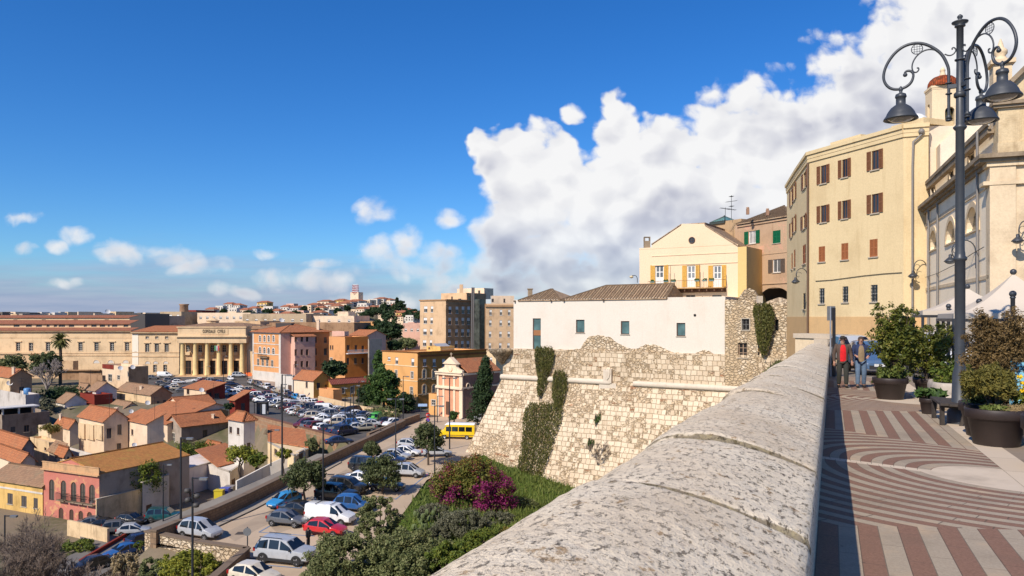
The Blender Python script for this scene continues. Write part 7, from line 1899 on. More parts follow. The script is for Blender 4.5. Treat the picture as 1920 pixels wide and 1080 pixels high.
px_tree('citrus_tree','small dark tree right of the yellow green lemon tree','tree',482,861,16,11,880,L_CITRUS,z=GZ-5,d=111,n=40,per=50,size=.2,seed=67,bottom=-.9)
px_tree('citrus_tree','small yellow lemon bush against the pale yellow house','tree',532,850,13,9,868,L_YG,z=GZ-2,d=104,n=30,per=50,size=.18,seed=68,bottom=-.9)
px_tree('shrub','dark shrub right of the pale yellow house','shrub',584,835,11,14,860,L_OLIVE,d=113,n=30,per=50,size=.2,seed=69,bottom=-.9)
px_tree('roof_hedge','green hedge growing on the cream terrace block','hedge',95,803,19,7,815,L_FINE,d=fm(100),z=Zat(810,fm(100)),n=40,per=40,size=.15,seed=70,bottom=-.9,limbs=3)
px_tree('shrub','green bush behind the narrow dark red house','shrub',430,762,9,6,775,L_DARK,d=146,n=20,per=40,size=.25,seed=71,bottom=-.9)
px_tree('garden_strip','shaded green shrubbery below the bare tree at the left','shrubbery',130,738,45,8,748,L_DARK,d=186,n=60,per=45,size=.35,seed=72,bottom=-.9,limbs=2)
def cypress():
 d=138.0;b=XY(903,d);rng=np.random.default_rng(80);root=thing('cypress','tall dark cypress tree leaning before the small pink church','tree',(b.x,b.y,GZ))
 cl=[]
 H_=Zat(672,d)-GZ
 for i in range(170):
  h=rng.random()**.8;rr_=2.55*(1-h)**.75*(0.55+.6*rng.random());a=rng.random()*6.28
  cl.append((np.array([b.x+rr_*math.cos(a)+.8*h,b.y+rr_*math.sin(a),GZ+.6+h*(H_-.8)]),.55+.25*rng.random()))
 leaf_object('crown',leaf_cloud(rng,cl,70,.22,1,1.3),L_DARK,root)
 mb=MB();mb.tube([(b.x,b.y,GZ-.3),(b.x+.3,b.y,GZ+6)],[.22,.08],7);mb.build('trunk',BARK,root)
cypress()
px_tree('bush','green bush at the bastion corner behind the silver saloon','bush',943,740,12,16,760,L_OLIVE,d=130,n=40,per=50,size=.25,seed=81,bottom=-1)
px_tree('bush','low bush in front of the small church door','bush',851,779,9,8,790,L_PINE,d=140,n=30,per=50,size=.22,seed=82,bottom=-1)
px_tree('hedge','low hedge on the bank beside the big round pine','hedge',715,776,38,6,782,L_OLIVE,d=150,n=60,per=45,size=.25,seed=83,bottom=-.9,limbs=2)
def palm(label,px,ytop,ybase,d,r):
 b=XY(px,d);z0=Zat(ybase,d);zt=Zat(ytop,d);root=thing('palm_tree',label,'palm',(b.x,b.y,GZ));rng=random.Random(4)
 mb=MB();mb.tube([(b.x,b.y,GZ-.5),(b.x+.1,b.y,(GZ+zt)/2),(b.x,b.y,zt-r*.7)],[.5,.42,.45],10);mb.build('trunk',BARK,root)
 q=[];c=Vector((b.x,b.y,zt-r*.85))
 for i in range(95):
  a=rng.uniform(0,6.283);el=rng.uniform(-.9,1.45);L=r*rng.uniform(.85,1.1);p=c.copy();dirv=Vector((math.cos(a)*math.cos(el),math.sin(a)*math.cos(el),math.sin(el)))
  side=dirv.cross(Vector((0,0,1))).normalized();n=9;prev=p
  for k in range(n):
   dd=dirv+Vector((0,0,-.13*k));dd.normalize();nx=prev+dd*L/n;w=.36*math.sin(math.pi*(k+.6)/(n+.3))
   for sg in(1,-1):q+=[prev,nx,nx+side*sg*w*1.1+dd*.25-Vector((0,0,.18)),prev+side*sg*w+dd*.2-Vector((0,0,.18))]
   prev=nx
 leaf_object('fronds',np.array([tuple(v)for v in q]),leafmat('palm_frond',[(0.03,0.04,0.012),(0.09,0.09,0.025),(0.18,0.15,0.055)]),root)
palm('tall palm tree with drooping fronds before the old hospital wing',113,623,675,226,2.95)
def bare_tree(name,label,base,height,spread,seed,depth=6,r0=.16,mat=None,lean=(0,0),twig=.011):
 rng=random.Random(seed);mb=MB();root=thing(name,label,'bare tree',base)
 def br(p,dirv,L,r,k):
  e=p+dirv*L;m=p.lerp(e,.5)+Vector((rng.uniform(-.06,.06),rng.uniform(-.06,.06),rng.uniform(-.03,.06)))*L
  mb.tube([p,m,e],[r,r*.85,r*.7],6 if k>4 else 3,0,False)
  if k==0:return
  for _ in range(3 if k>1 else 3):
   ax=Vector((rng.gauss(0,1),rng.gauss(0,1),rng.gauss(0,1))).normalized();nd=(dirv+ax*spread+Vector((0,0,.12))).normalized()
   br(p.lerp(e,rng.uniform(.55,1.0)),nd,L*rng.uniform(.6,.82),max(twig,r*.6),k-1)
 n=4
 for i in range(n):
  a=6.283*i/n+rng.uniform(-.4,.4);br(Vector(base),Vector((math.cos(a)*.55+lean[0],math.sin(a)*.55+lean[1],1)).normalized(),height*.3,r0,depth)
 mb.build('branches',mat or plain('grey_brown_twigs',(0.20,0.15,0.115),0.95,0,.3,2),root)
 return root
bare_tree('bare_tree','large leafless grey brown tree filling the lower left corner',(XY(70,60).x,60,GZ-6.5),10.5,.62,3,7,.17,lean=(.05,0),twig=.017)
bare_tree('bare_tree','second leafless tree at the far lower left edge',(XY(-25,64).x,64,GZ-6.5),11.5,.6,8,7,.15,twig=.017)
bare_tree('bare_tree','pale leafless tree before the dark garden tree near the old hospital',(XY(88,208).x,208,GZ),10.0,.55,5,5,.25,plain('pale_twigs',(0.30,0.25,0.22),.95),twig=.05)
for i,(px,y,w)in enumerate(((515,806,10),(541,812,11),(566,818,10),(592,826,9),(560,792,13))):
 d=GD(y-12)-1.2;b=XY(px,d)
 bare_tree('dry_shrub',('pale dry creeper shrub on the wall of the square, %s'%('left end','left of the middle','middle','right end','topmost, above the coping')[i]),(b.x,b.y,GZ-4 if i<4 else GZ),4.6 if i<4 else 2.6,.5,30+i,5,.06,plain('straw_twigs',(0.36,0.26,0.17),.95),twig=.018)
gpts={}
def bank_z(x,y):
 return hgt(x,y)
def build_bank():
 edge=[(640,1180),(690,1075),(735,990),(795,905),(890,858),(940,843)]
 L=[G(*p)for p in edge];L[-1]=L[-1]+Vector((1,3,0))
 n,m=60,40;rows=[]
 for i in range(n+1):
  f=i/n*(len(L)-1);k=min(int(f),len(L)-2);a=L[k].lerp(L[k+1],f-k)
  vq=a.y;tp=None
  v=30+62*i/n
  b=T(-4.5,v,0);b.z=GZ+2.2+.6*math.sin(i*.3)
  row=[]
  for j in range(m+1):
   s=j/m;p=a.lerp(b,s);p.z=GZ-.05+2.2*s*s+.9*math.sin(math.pi*s)*(mnoise.noise(Vector((p.x*.12,p.y*.12,0)))+.2)-.9*math.sin(math.pi*min(1,s*1.3))*(i/n)+.15*mnoise.noise(Vector((p.x*.7,p.y*.7,0)))
   kk=max(0.0,min(1.0,(i/n-.35)/.5));p.z-=5.6*kk*kk*(3-2*kk)*s**0.8;row.append(p)
  rows.append(row)
 mb=MB();mb.grid(rows,0,None,True);o=mb.build('grass_bank',M_GRASS);struct(o)
 return rows
BANK=build_bank()
def build_grass():
 rng=np.random.default_rng(90);B=np.array([[tuple(p)for p in r]for r in BANK]);n,m=B.shape[:2]
 N=42000;fi=rng.random(N)**.9*(n-1.001);fj=rng.random(N)**.75*(m-1.001);i=fi.astype(int);j=fj.astype(int);a=(fi-i)[:,None];b=(fj-j)[:,None]
 p=B[i,j]*(1-a)*(1-b)+B[i+1,j]*a*(1-b)+B[i,j+1]*(1-a)*b+B[i+1,j+1]*a*b
 h=(.25+.45*rng.random(N)**2)[:,None];ang=rng.random(N)*6.28;w=np.stack([np.cos(ang),np.sin(ang),0*ang],1)*.07
 lean=rng.normal(size=(N,3))*.16;lean[:,2]=0;up=np.array([0,0,1.0])*h+lean
 q=np.stack([p-w,p+w,p+up+w*.25,p+up-w*.25],1).reshape(-1,3)
 o=leaf_object('grass',q,L_GRASS,None);tag(o,'bright green grass on the bank below the promenade','grass',kind='stuff')
build_grass()
def mound(name,label,cat,px,py,rpx,rpy,d,leaves,n,per,size,seed,group=None,droop=0,bottom=-.35,weights=None,zoff=0,flat=.8,rdep=None,rr=None):
 rng=np.random.default_rng(seed);s=d/F;c=P(px,py,d);root=thing(name,label,cat,(c.x,c.y,c.z-rpy*s),group)
 cl=crown_clumps(rng,c,rpx*s,rdep or rpx*s*.8,rpy*s,n,rr or rpx*s*.16,bottom,.55)
 q=leaf_cloud(rng,cl,per,size,1,flat,droop);mi=None
 if isinstance(leaves,(list,tuple)):
  cen=q.reshape(-1,4,3).mean(1);mi=weights(cen,c,rpx*s,rpy*s,rng)
 leaf_object('foliage',q,leaves,root,mi)
 mb=MB();rg=np.random.default_rng(seed+1);b0=Vector((c.x,c.y,c.z-rpy*s-.3))
 for k in range(8):
  e=Vector(cl[rg.integers(len(cl))][0]);mb.tube([b0+Vector((rg.normal()*.15,rg.normal()*.15,0)),b0.lerp(e,.5)+Vector((0,0,.3)),e],[.09,.05,.02],5)
 mb.build('stems',BARK,root);return root
def bw(cen,c,rx,rz,rng):
 x=(cen[:,0]-c.x)/rx;z=(cen[:,2]-c.z)/rz;n=np.array([mnoise.noise(Vector((a*.9,b*.5,e*.9)))for a,b,e in cen])
 score=-.95*z+.35*x+1.2*n+rng.normal(size=len(cen))*.3
 mi=np.zeros(len(cen),int);mi[score>-.12]=1;m2=(mi==0)&(n*1.4+z*.3+rng.normal(size=len(cen))*.4>.42);mi[m2]=2;return mi
mound('bougainvillea','large rounded bougainvillea bush with magenta flowers below the bastion','bush',887,915,80,58,84,[L_BOUG,L_MAG,L_RUST],190,150,.14,100,droop=.9,weights=bw,bottom=-.75)
SH='scrub on the bank below the promenade'
mound('olive_shrub','tall feathery wild olive in the middle of the bank','shrub',712,975,40,48,63,L_OLIVE,110,110,.11,101,SH,bottom=-.8)
mound('olive_shrub','dense olive green shrub at the bottom edge left of the wild olive','shrub',650,1050,66,50,58,L_OLIVE,150,130,.12,102,SH,bottom=-.6)
mound('olive_shrub','broad dark green shrub at the bottom edge right of the wild olive','shrub',770,1052,85,56,58,L_OLIVE,190,130,.12,103,SH,bottom=-.6)
mound('olive_shrub','low shrub at the bottom edge beside the cream car','shrub',602,1078,34,26,56,L_OLIVE,60,100,.11,104,SH)
mound('scrub_bush','grey green broom bush right of the prickly pear','shrub',865,990,52,32,68,L_GREY,120,110,.10,105,SH,bottom=-.5)
mound('scrub_bush','grey scrub patch under the bougainvillea','shrub',812,960,30,15,74,L_GREY,60,90,.10,106,SH,bottom=-.5)
mound('scrub_bush','green scrub near the parapet edge at the bottom','shrub',850,1050,48,34,56,L_CITRUS,100,100,.11,107,SH,bottom=-.5)
mound('yellow_shrub','yellow green shrub spilling over the stone wall at the bottom left','shrub',355,1066,55,32,60,L_YG,120,110,.12,108,bottom=-.6)
mound('yellow_shrub','dark green shrub left of the yellow green one at the bottom left','shrub',292,1072,30,24,60,L_OLIVE,60,100,.12,109,bottom=-.6)
mound('reed_clump','dry straw coloured reeds at the bottom left','reeds',235,1062,24,26,61,leafmat('dry_reed',[(0.12,0.09,0.05),(0.26,0.20,0.11),(0.38,0.30,0.17)]),50,100,.09,110,bottom=-.6,flat=2.0)
mound('scrub_bush','green ivy bank below the stub wall beside the bare tree','shrub',140,1032,42,20,88,L_CITRUS,80,90,.13,111,bottom=-.7)
mound('scrub_bush','small green tuft beside the dark blue car','shrub',262,1022,12,8,76,L_CITRUS,25,60,.10,112,bottom=-.7)
for i,(x,y,rx,ry,d,lf,lb)in enumerate(((935,975,34,16,76,L_GREY,'low grey scrub on the grass right of the bougainvillea'),(985,945,26,10,86,L_OLIVE,'low weeds at the foot of the bastion near the parapet'),(905,1010,36,18,64,L_CITRUS,'green weeds between the broom bush and the parapet'),(820,1005,26,20,66,L_GREY,'grey scrub beside the prickly pear'),(955,1000,22,10,70,L_FINE,'yellowish dry weeds near the parapet edge'))):
 mound('scrub_bush',lb,'shrub',x,y,rx,ry,d,lf,60,80,.10,140+i,SH,bottom=-.5)
def prickly_pear():
 c=P(797,978,70);root=thing('prickly_pear','clump of prickly pear cactus pads beside the wild olive','cactus',(c.x,c.y,c.z-1.4));rng=random.Random(9)
 for k in range(46):
  p=c+Vector((rng.gauss(0,.75),rng.gauss(0,.5),rng.uniform(-1.2,.95)));mb=MB();a=rng.uniform(0,3.14);t=rng.uniform(-.5,.5)
  M=Matrix.Translation(p)@Matrix.Rotation(a,4,'Z')@Matrix.Rotation(t,4,'Y');n=12;rows=[]
  for i in range(7):
   th=math.pi*i/6;rows.append([M@Vector((.20*math.sin(th)*math.cos(2*math.pi*j/n),.05*math.sin(th)*math.sin(2*math.pi*j/n),-.28*math.cos(th)))for j in range(n)])
  mb.grid(rows,0,closed=True);mb.build('cactus_pad',plain('cactus_green',(0.10,0.13,0.045),.6,0,.4,2),root)
prickly_pear()
def hanging(label,outline,d_off,n,seed,leaf=L_HANG,A=BA,t=BT,off=.35,group='plants hanging on the old walls',size=.17):
 """outline: rows (py, pxleft, pxright) from top to bottom"""
 rng=np.random.default_rng(seed);f=Face(A,A+t*40);q0=f.w(*f.uz((outline[0][1]+outline[0][2])/2,outline[0][0]))
 root=thing('hanging_plant',label,'plant',tuple(q0),group);pts=[];ys=[o[0]for o in outline];wgt=np.array([max(.5,o[2]-o[1])for o in outline])
 strands=MB()
 while len(pts)<n:
  y=ys[0]+(ys[-1]-ys[0])*rng.random();xl=np.interp(y,ys,[o[1]for o in outline]);xr=np.interp(y,ys,[o[2]for o in outline])
  if rng.random()>(xr-xl+2)/(wgt.max()+2):continue
  x=xl+(xr-xl)*rng.random()+rng.normal()*1.0;y+=rng.normal()*1.6
  u,z=f.uz(x,y);xc=(x-xl)/(xr-xl+1e-3);bul=math.sin(math.pi*min(1,max(0,xc)))**.5
  st_=mnoise.noise(Vector((u*2.2,z*.25,seed)))
  o=off+max(0,ZSTR-z)*.36*(1 if A is BA else 0)+bul*(.55+.35*st_)*(.3+.7*rng.random())
  pts.append((f.w(u,z,o),bul))
 P_=np.array([tuple(p[0])for p in pts]);N=len(P_)
 dn=rng.normal(size=(N,3))*.35+np.array([0,0,-1.0]);dn/=np.linalg.norm(dn,axis=1)[:,None];a=np.cross(dn,rng.normal(size=(N,3)));a/=np.linalg.norm(a,axis=1)[:,None]
 s=size*(.6+.8*rng.random(N))[:,None];q=np.stack([P_-dn*s*.8,P_+a*s*.35,P_+dn*s*.8,P_-a*s*.35],1).reshape(-1,3)
 leaf_object('foliage',q,leaf,root)
 for k in range(10):
  i=int(rng.integers(N));p=Vector(P_[i]);strands.tube([p+Vector((0,0,.6)),p,p-Vector((0,0,.8))],.025,4)
 strands.build('stems',BARK,root)
hanging('uppermost hanging plant on the bastion beside the tall teal door',[(650,1008,1038),(665,1005,1041),(685,1007,1037),(705,1011,1030),(725,1013,1027),(742,1018,1023)],0,3400,1)
hanging('middle hanging plant on the bastion, over the string course',[(694,1045,1058),(705,1039,1067),(725,1040,1068),(742,1044,1067),(760,1054,1064)],0,2200,2)
hanging('longest hanging plant trailing far down the bastion',[(753,1005,1060),(765,998,1067),(785,998,1068),(805,1002,1063),(840,1004,1058),(870,1004,1052),(895,1010,1046),(920,1018,1046)],0,8500,3)
hanging('bushy caper plant hanging on the ruined rubble house',[(570,1416,1447),(585,1413,1453),(610,1417,1452),(635,1420,1446),(655,1427,1440),(665,1430,1438)],0,3600,4,off=.25)
hanging('tuft of weeds on the rubble slope beside the parapet end',[(676,1462,1478),(686,1448,1472),(698,1434,1462)],0,700,5,L_OLIVE,off=.8)
hanging('small green tuft on the rubble wall above the parapet',[(649,1488,1497),(658,1486,1499),(667,1488,1497)],0,450,6,L_OLIVE,off=.2)
for i,(x,y)in enumerate(((1132,781),(1127,824))):
 hanging('tiny weed tuft on the bastion face, %s'%('upper one' if i==0 else 'lower one'),[(y-5,x-4,x+4),(y+3,x-5,x+5),(y+8,x-2,x+2)],0,160,10+i,L_PINE,off=.1)
f_=Face(BA,BB);u_,z_=f_.uz(1145,862);q_=f_.w(u_,z_,max(0,ZSTR-z_)*.36+.2);bare_tree('dry_shrub','dead twiggy shrub growing out of the bastion wall near the parapet',tuple(q_),4.2,.5,77,4,.05,plain('grey_brown_twigs',(0.20,0.15,0.115),0.95,0,.3,2),lean=(.3,-.3),twig=.02)
def m_paint():
 m,g,b=newmat('car_paint',0.28,0.5);oi=g.node('ShaderNodeObjectInfo')
 n=g.noise(g.pos(),2.0,4);c=g.mix(g.mul(g.ss(n,.45,.75),.25),oi.outputs['Color'],(0.16,0.13,0.10));g.l.new(c,b.inputs['Base Color'])
 b.inputs['Coat Weight'].default_value=0.6;b.inputs['Coat Roughness'].default_value=0.06;g.put(b.inputs['Roughness'],g.lin(n,.2,.8,.22,.42));return m
M_PAINT=m_paint();M_CGL=glassy('car_glass',(0.012,0.014,0.016),0.05);M_TYRE=plain('tyre_rubber',(0.018,0.017,0.016),.85);M_RIM=plain('alloy_rim',(0.36,0.36,0.37),.35,.6);M_TRIM=plain('black_plastic',(0.022,0.022,0.023),.6)
M_HL=plain('headlight_glass',(0.55,0.56,0.57),.15);M_TL=plain('tail_light_red',(0.30,0.015,0.012),.25);M_PLATE=plain('number_plate',(0.6,0.6,0.58),.5)
BODY={'hatch':dict(L=3.9,W=1.68,st=[(0,.50,.56,.52),(.10,.62,.66,.72),(.45,.74,.79,.80),(.95,.82,.90,.83),(1.08,.84,.94,.84),(1.85,.87,1.43,.84),(2.4,.89,1.47,.84),(3.15,.92,1.43,.83),(3.70,.95,1.02,.80),(3.84,.80,.86,.76),(3.9,.55,.60,.68)],ws=(4,5),rw=(7,8),wx=(.75,3.2),r=.30,sw=[(1.25,2.25),(2.32,3.3)]),'sedan':dict(L=4.4,W=1.74,st=[(0,.48,.54,.52),(.10,.60,.64,.74),(.5,.72,.77,.82),(1.05,.82,.88,.86),(1.2,.84,.92,.86),(2.0,.86,1.38,.85),(2.55,.87,1.42,.85),(3.1,.89,1.38,.84),(3.75,.92,1.0,.84),(4.28,.90,.95,.80),(4.4,.55,.60,.70)],ws=(4,5),rw=(7,8),wx=(.82,3.5),r=.31,sw=[(1.4,2.45),(2.52,3.4)]),'mpv':dict(L=4.1,W=1.72,st=[(0,.52,.58,.56),(.10,.68,.72,.76),(.4,.82,.88,.82),(.8,.92,1.0,.85),(.9,.94,1.06,.85),(1.75,.96,1.62,.85),(2.4,.97,1.68,.85),(3.5,.98,1.63,.84),(3.95,1.0,1.06,.82),(4.05,.82,.86,.80),(4.1,.55,.6,.74)],ws=(4,5),rw=(7,8),wx=(.78,3.32),r=.31,sw=[(1.2,1.75),(1.82,2.65),(2.72,3.6)]),'suv':dict(L=4.6,W=1.9,st=[(0,.66,.74,.66),(.08,.86,.92,.84),(.4,1.0,1.06,.90),(1.1,1.06,1.12,.93),(1.22,1.08,1.16,.93),(1.85,1.10,1.74,.91),(2.5,1.11,1.83,.90),(4.1,1.12,1.84,.89),(4.5,1.12,1.20,.90),(4.58,.95,1.0,.88),(4.6,.66,.72,.84)],ws=(4,5),rw=(7,8),wx=(.90,3.75),r=.38,sw=[(1.45,2.35),(2.42,3.3),(3.38,4.2)]),'van':dict(L=4.9,W=1.9,st=[(0,.58,.64,.62),(.08,.78,.84,.82),(.4,.92,1.0,.88),(.85,1.04,1.14,.91),(.95,1.06,1.2,.91),(1.7,1.10,1.82,.90),(2.2,1.12,1.92,.90),(4.72,1.12,1.92,.89),(4.86,1.12,1.86,.88),(4.88,.9,1.0,.88),(4.9,.6,.66,.86)],ws=(4,5),rw=(99,99),wx=(.88,3.85),r=.34,sw=[(1.3,2.1)]),}
def car_shape(kind):
 b=BODY[kind];L,W=b['L'],b['W'];z0=.22;st=b['st']
 rows=[];info=[]
 for x,zb,zt,wb in st:
  cab=zt-zb>.2;wt=wb*(.78 if cab else .93);zl=max(z0,min(.36,zb-.15))if 0<x<L else max(z0+.06,zb-.22)
  half=[(0.0,zl),(wb*.88,zl),(wb*.99,zl+.10),(wb*1.0,(zl+zb)/2+.05),(wb*.975,zb),(wt if cab else wb*.93,zt-.05 if cab else zb+(zt-zb)*.6),(wt*.86 if cab else wb*.7,zt),(0.0,zt+(.025 if cab else .02))]
  rows.append([(L/2-x,-y,z)for y,z in half]+[(L/2-x,y,z)for y,z in reversed(half[1:-1])])
 n=len(rows[0]);mb=MB();mb.grid(rows,0,closed=True);mb.face(rows[0][::-1],0);mb.face(rows[-1],0)
 parts=[('body',mb,[M_PAINT])]
 V=Vector
 def pane(i,j,a,bq,m0,m1,lift=.012):
  pass
 def gq(name,pts,inset=.06,lift=.014):
  c=sum(pts,V((0,0,0)))/len(pts);nn=(pts[1]-pts[0]).cross(pts[-1]-pts[0]).normalized()
  if nn.dot(c-V((0,0,.8)))<0:nn=-nn;pts=pts[::-1]
  q=[p+(c-p).normalized()*inset+nn*lift for p in pts];g=MB();g.face(q);parts.append((name,g,[M_CGL]))
 def ring(i,k):return V(rows[i][k])
 a,bb=b['ws'];gq('windscreen',[ring(a,5),ring(bb,5),ring(bb,n-5),ring(a,n-5)],.05,.05)
 if b['rw'][0]<90:
  a,bb=b['rw'];gq('rear_window',[ring(a,5),ring(bb,5),ring(bb,n-5),ring(a,n-5)],.07,.05)
 def at(x,k):
  for(s0,s1),i in zip(zip(st[:-1],st[1:]),range(99)):
   if s0[0]<=x<=s1[0]:
    f=(x-s0[0])/(s1[0]-s0[0]);return ring(i,k).lerp(ring(i+1,k),f)
 for sd in(0,1):
  ks=(4,5)if sd==0 else(n-4,n-5)
  for(x0,x1)in b['sw']:
   xa=x0;top0,top1=at(x0,ks[1]),at(x1,ks[1]);b0,b1=at(x0-(.22 if(x0,x1)==b['sw'][0]else 0),ks[0]),at(min(x1+(.12 if(x0,x1)==b['sw'][-1]and kind!='van' else 0),L),ks[0]);gq('side_window',[b0,b1,top1,top0],.035)
 for sd in(-1,1):
  for wx in b['wx']:
   x=L/2-wx;r=b['r'];yo=sd*(W/2+.0);
   ar=MB();nseg=18;ring_=[(x+r*1.17*math.cos(2*math.pi*k/nseg),yo*.985,max(.18,r+r*1.17*math.sin(2*math.pi*k/nseg)))for k in range(nseg)]
   ar.face(ring_ if sd<0 else ring_[::-1]);parts.append(('wheel_arch',ar,[M_TRIM]))
   w=MB()
   prof=[(r*.60,-.02),(r*.68,.02),(r*.93,.025),(r,-.01),(r,-.17),(r*.5,-.19)]
   rws=[[(x+rr*math.cos(2*math.pi*k/20),yo+sd*(o-.0),r+rr*math.sin(2*math.pi*k/20))for k in range(20)]for rr,o in prof]
   w.grid(rws,0,closed=True);parts.append(('wheel',w,[M_TYRE]))
   rm=MB();rm.face([(x+r*.64*math.cos(2*math.pi*k/20),yo-sd*.005,r+r*.64*math.sin(2*math.pi*k/20))for k in range(20)],1)
   for k in range(5):
    an=2*math.pi*k/5;c_=V((x,yo+sd*.012,r));dv=V((math.cos(an),0,math.sin(an)));sv=V((-math.sin(an),0,math.cos(an)))
    rm.face([c_-sv*.05,c_+dv*r*.62-sv*.035,c_+dv*r*.62+sv*.035,c_+sv*.05],0)
   parts.append(('rim',rm,[M_RIM,M_TRIM]))
 zf=st[1][1];zr=st[-3][1]
 for sd in(-1,1):
  h=MB();x=L/2-.09;wv=st[1][3]
  h.face([V((x+.03,sd*wv*.62,zf-.13)),V((x-.10,sd*wv*1.02,zf-.12)),V((x-.20,sd*wv*1.05,zf+.05)),V((x+.0,sd*wv*.66,zf+.01))]);parts.append(('headlight',h,[M_HL]))
  t=MB();x=-L/2+.10;wv=st[-3][3];t.box((x-.10,min(sd*wv*.80,sd*wv*1.01),zr-.25),(x+.06,max(sd*wv*.80,sd*wv*1.01),zr+.02));parts.append(('tail_light',t,[M_TL]))
  mr=MB();p=at(b['sw'][0][0],4 if sd<0 else n-4);mr.box((p.x-.02,min(p.y,p.y+sd*.17),p.z),(p.x+.09,max(p.y,p.y+sd*.17),p.z+.13));parts.append(('wing_mirror',mr,[M_TRIM]))
 bp=MB();bp.box((L/2-.05,-.45,.30),(L/2+.015,.45,.46));parts.append(('grille',bp,[M_TRIM]))
 for x0,x1 in((L/2+.014,L/2+.025),(-L/2-.02,-L/2+.02)):
  p=MB();p.box((x0,-.26,.42 if x0>0 else .62),(x1,.26,.53 if x0>0 else .73));parts.append(('number_plate',p,[M_PLATE]))
 if kind=='suv':
  c=MB()
  for sd in(-1,1):c.box((-L/2+.3,min(sd*.90,sd*.965),.25),(L/2-.3,max(sd*.90,sd*.965),.45))
  parts.append(('sill_guard',c,[M_TRIM]))
  c=MB()
  for sd in(-1,1):c.tube([(L/2-2.3,sd*.62,1.88),(L/2-4.2,sd*.62,1.89)],.025,5)
  parts.append(('roof_rail',c,[M_TRIM]))
 if kind=='van':
  for x in(.4,-1.2):
   c=MB();c.tube([(x,-.85,1.98),(x,.85,1.98)],.03,5);c.tube([(x,-.8,1.88),(x,-.8,1.98)],.02,4);c.tube([(x,.8,1.88),(x,.8,1.98)],.02,4);parts.append(('roof_bar',c,[M_TRIM]))
 return parts
CAR_PROTO={};FAR_PROTO={}
def car_parts(kind):
 if kind not in CAR_PROTO:
  out=[]
  for nm,mb,mats in car_shape(kind):
   o=mb.build(nm,mats,loc=(0,0,0));out.append((nm,o.data));D.objects.remove(o)
  CAR_PROTO[kind]=out
 return CAR_PROTO[kind]
COLS=dict(white=(.72,.72,.70),silver=(.40,.41,.42),grey=(.10,.105,.115),black=(.014,.014,.016),navy=(.012,.022,.06),blue=(.02,.09,.26),lightblue=(.03,.22,.46),red=(.50,.015,.02),cream=(.66,.58,.44),teal=(.01,.07,.075),green=(.10,.42,.06),darkred=(.10,.015,.015),beige=(.42,.36,.27),gold=(.30,.27,.2),yellow=(.80,.52,.0))
def car(kind,col,pos,heading,label,group=None,scale=1.0,name='parked_car',cat='car'):
 r=thing(name,label,cat,pos,group,heading);r.scale=(scale,)*3;rims=None;lastw=None
 for nm,me in car_parts(kind):
  o=D.objects.new(nm,me);COL.objects.link(o);o.color=(*COLS[col],1)
  o.parent=lastw if nm=='rim' else r
  if nm=='wheel':lastw=o
 return r
def far_mesh(kind):
 if kind not in FAR_PROTO:
  big=MB();mats=[]
  for nm,mb,ms in car_shape(kind):
   if nm in('wheel_arch','grille','wing_mirror','number_plate','roof_bar','roof_rail'):continue
   for fi,f in enumerate(mb.f):
    m=ms[min(mb.mi[fi],len(ms)-1)]
    if m not in mats:mats.append(m)
    big.face([mb.v[k]for k in f],mats.index(m),None,mb.sm[fi])
  o=big.build('far_car',mats,loc=(0,0,0));merge(o,1e-3);FAR_PROTO[kind]=o.data;D.objects.remove(o)
 return FAR_PROTO[kind]
def far_car(kind,col,pos,heading,label,group):
 o=D.objects.new('parked_car',far_mesh(kind));COL.objects.link(o);o.location=pos;o.rotation_euler=(0,0,heading);o.color=(*COLS[col],1);return tag(o,label,'car',group)
CZ=GZ+0.02
GCP='cars parked on the car park below the parapet'
H0=R(-18)
for k,c,(x,y),hd,lb in(('suv','silver',(205,982),R(-16),'large silver off-roader nearest the bottom of the car park'),('hatch','grey',(215,738),R(-16),'dark grey three door hatchback beside the white panel van'),('sedan','black',(300,668),R(-16),'black saloon parked behind the dark grey hatchback'),('hatch','red',(470,800),R(-16),'bright red small hatchback half hidden by the olive shrubs'),('hatch','lightblue',(190,608),R(-118),'light blue hatchback facing the camera under the holm oak'),('suv','black',(545,568),R(-16),'dark brown black off-roader by the tall lamp pole'),('suv','black',(622,520),R(-16),'black off-roader parked behind the dark brown one'),('sedan','white',(720,450),R(-14),'white coupe between the black off-roader and the holm oak'),('sedan','navy',(880,500),R(-6),'dark blue black saloon under the holm oak'),('mpv','silver',(1030,408),R(-14),'silver people carrier right of the holm oak'),('suv','black',(748,368),R(-14),'black off-roader left of the silver people carrier'),('sedan','navy',(905,318),R(-14),'dark blue saloon behind the silver people carrier'),('hatch','silver',(955,292),R(-16),'silver hatchback with red tail lights in the middle of the car park'),('hatch','white',(1025,268),R(-16),'white hatchback behind the silver hatchback with red lights'),('hatch','silver',(1040,215),R(-16),'silver hatchback at the far end of the car park row'),('sedan','silver',(1222,272),R(5),'silver saloon under the holm oak nearest the minibus'),('mpv','blue',(655,640),R(-16),'blue car between the off-roaders and the white panel van')):
 p=g4(x,y);car(k,c,(p.x,p.y,CZ),hd,lb,GCP,1.08 if k=='suv' and c=='silver' else 1.0)
p=g4(505,722);v=car('van','white',(p.x,p.y,CZ),R(-16),'white panel van with black roof bars behind the red hatchback',None,1.0,'panel_van','van')
p=g4(655,610);
p=G(368,1010);car('mpv','silver',(p.x+.2,p.y+.4,CZ),R(-22),'silver people carrier at the near corner of the car park wall',GCP)
p=G(478,1092);car('hatch','cream',(p.x,p.y,CZ),R(-20),'cream hatchback cut off by the bottom edge of the picture',GCP)
p=G(905,790);car('sedan','silver',(p.x,p.y,CZ),R(12),'grey silver saloon beside the bastion corner behind the minibus','cars behind the minibus')
p=G(908,781);car('mpv','white',(p.x+.5,p.y+2.6,CZ),R(12),'white estate car behind the grey saloon at the bastion corner','cars behind the minibus')
GST='cars parked on the side street'
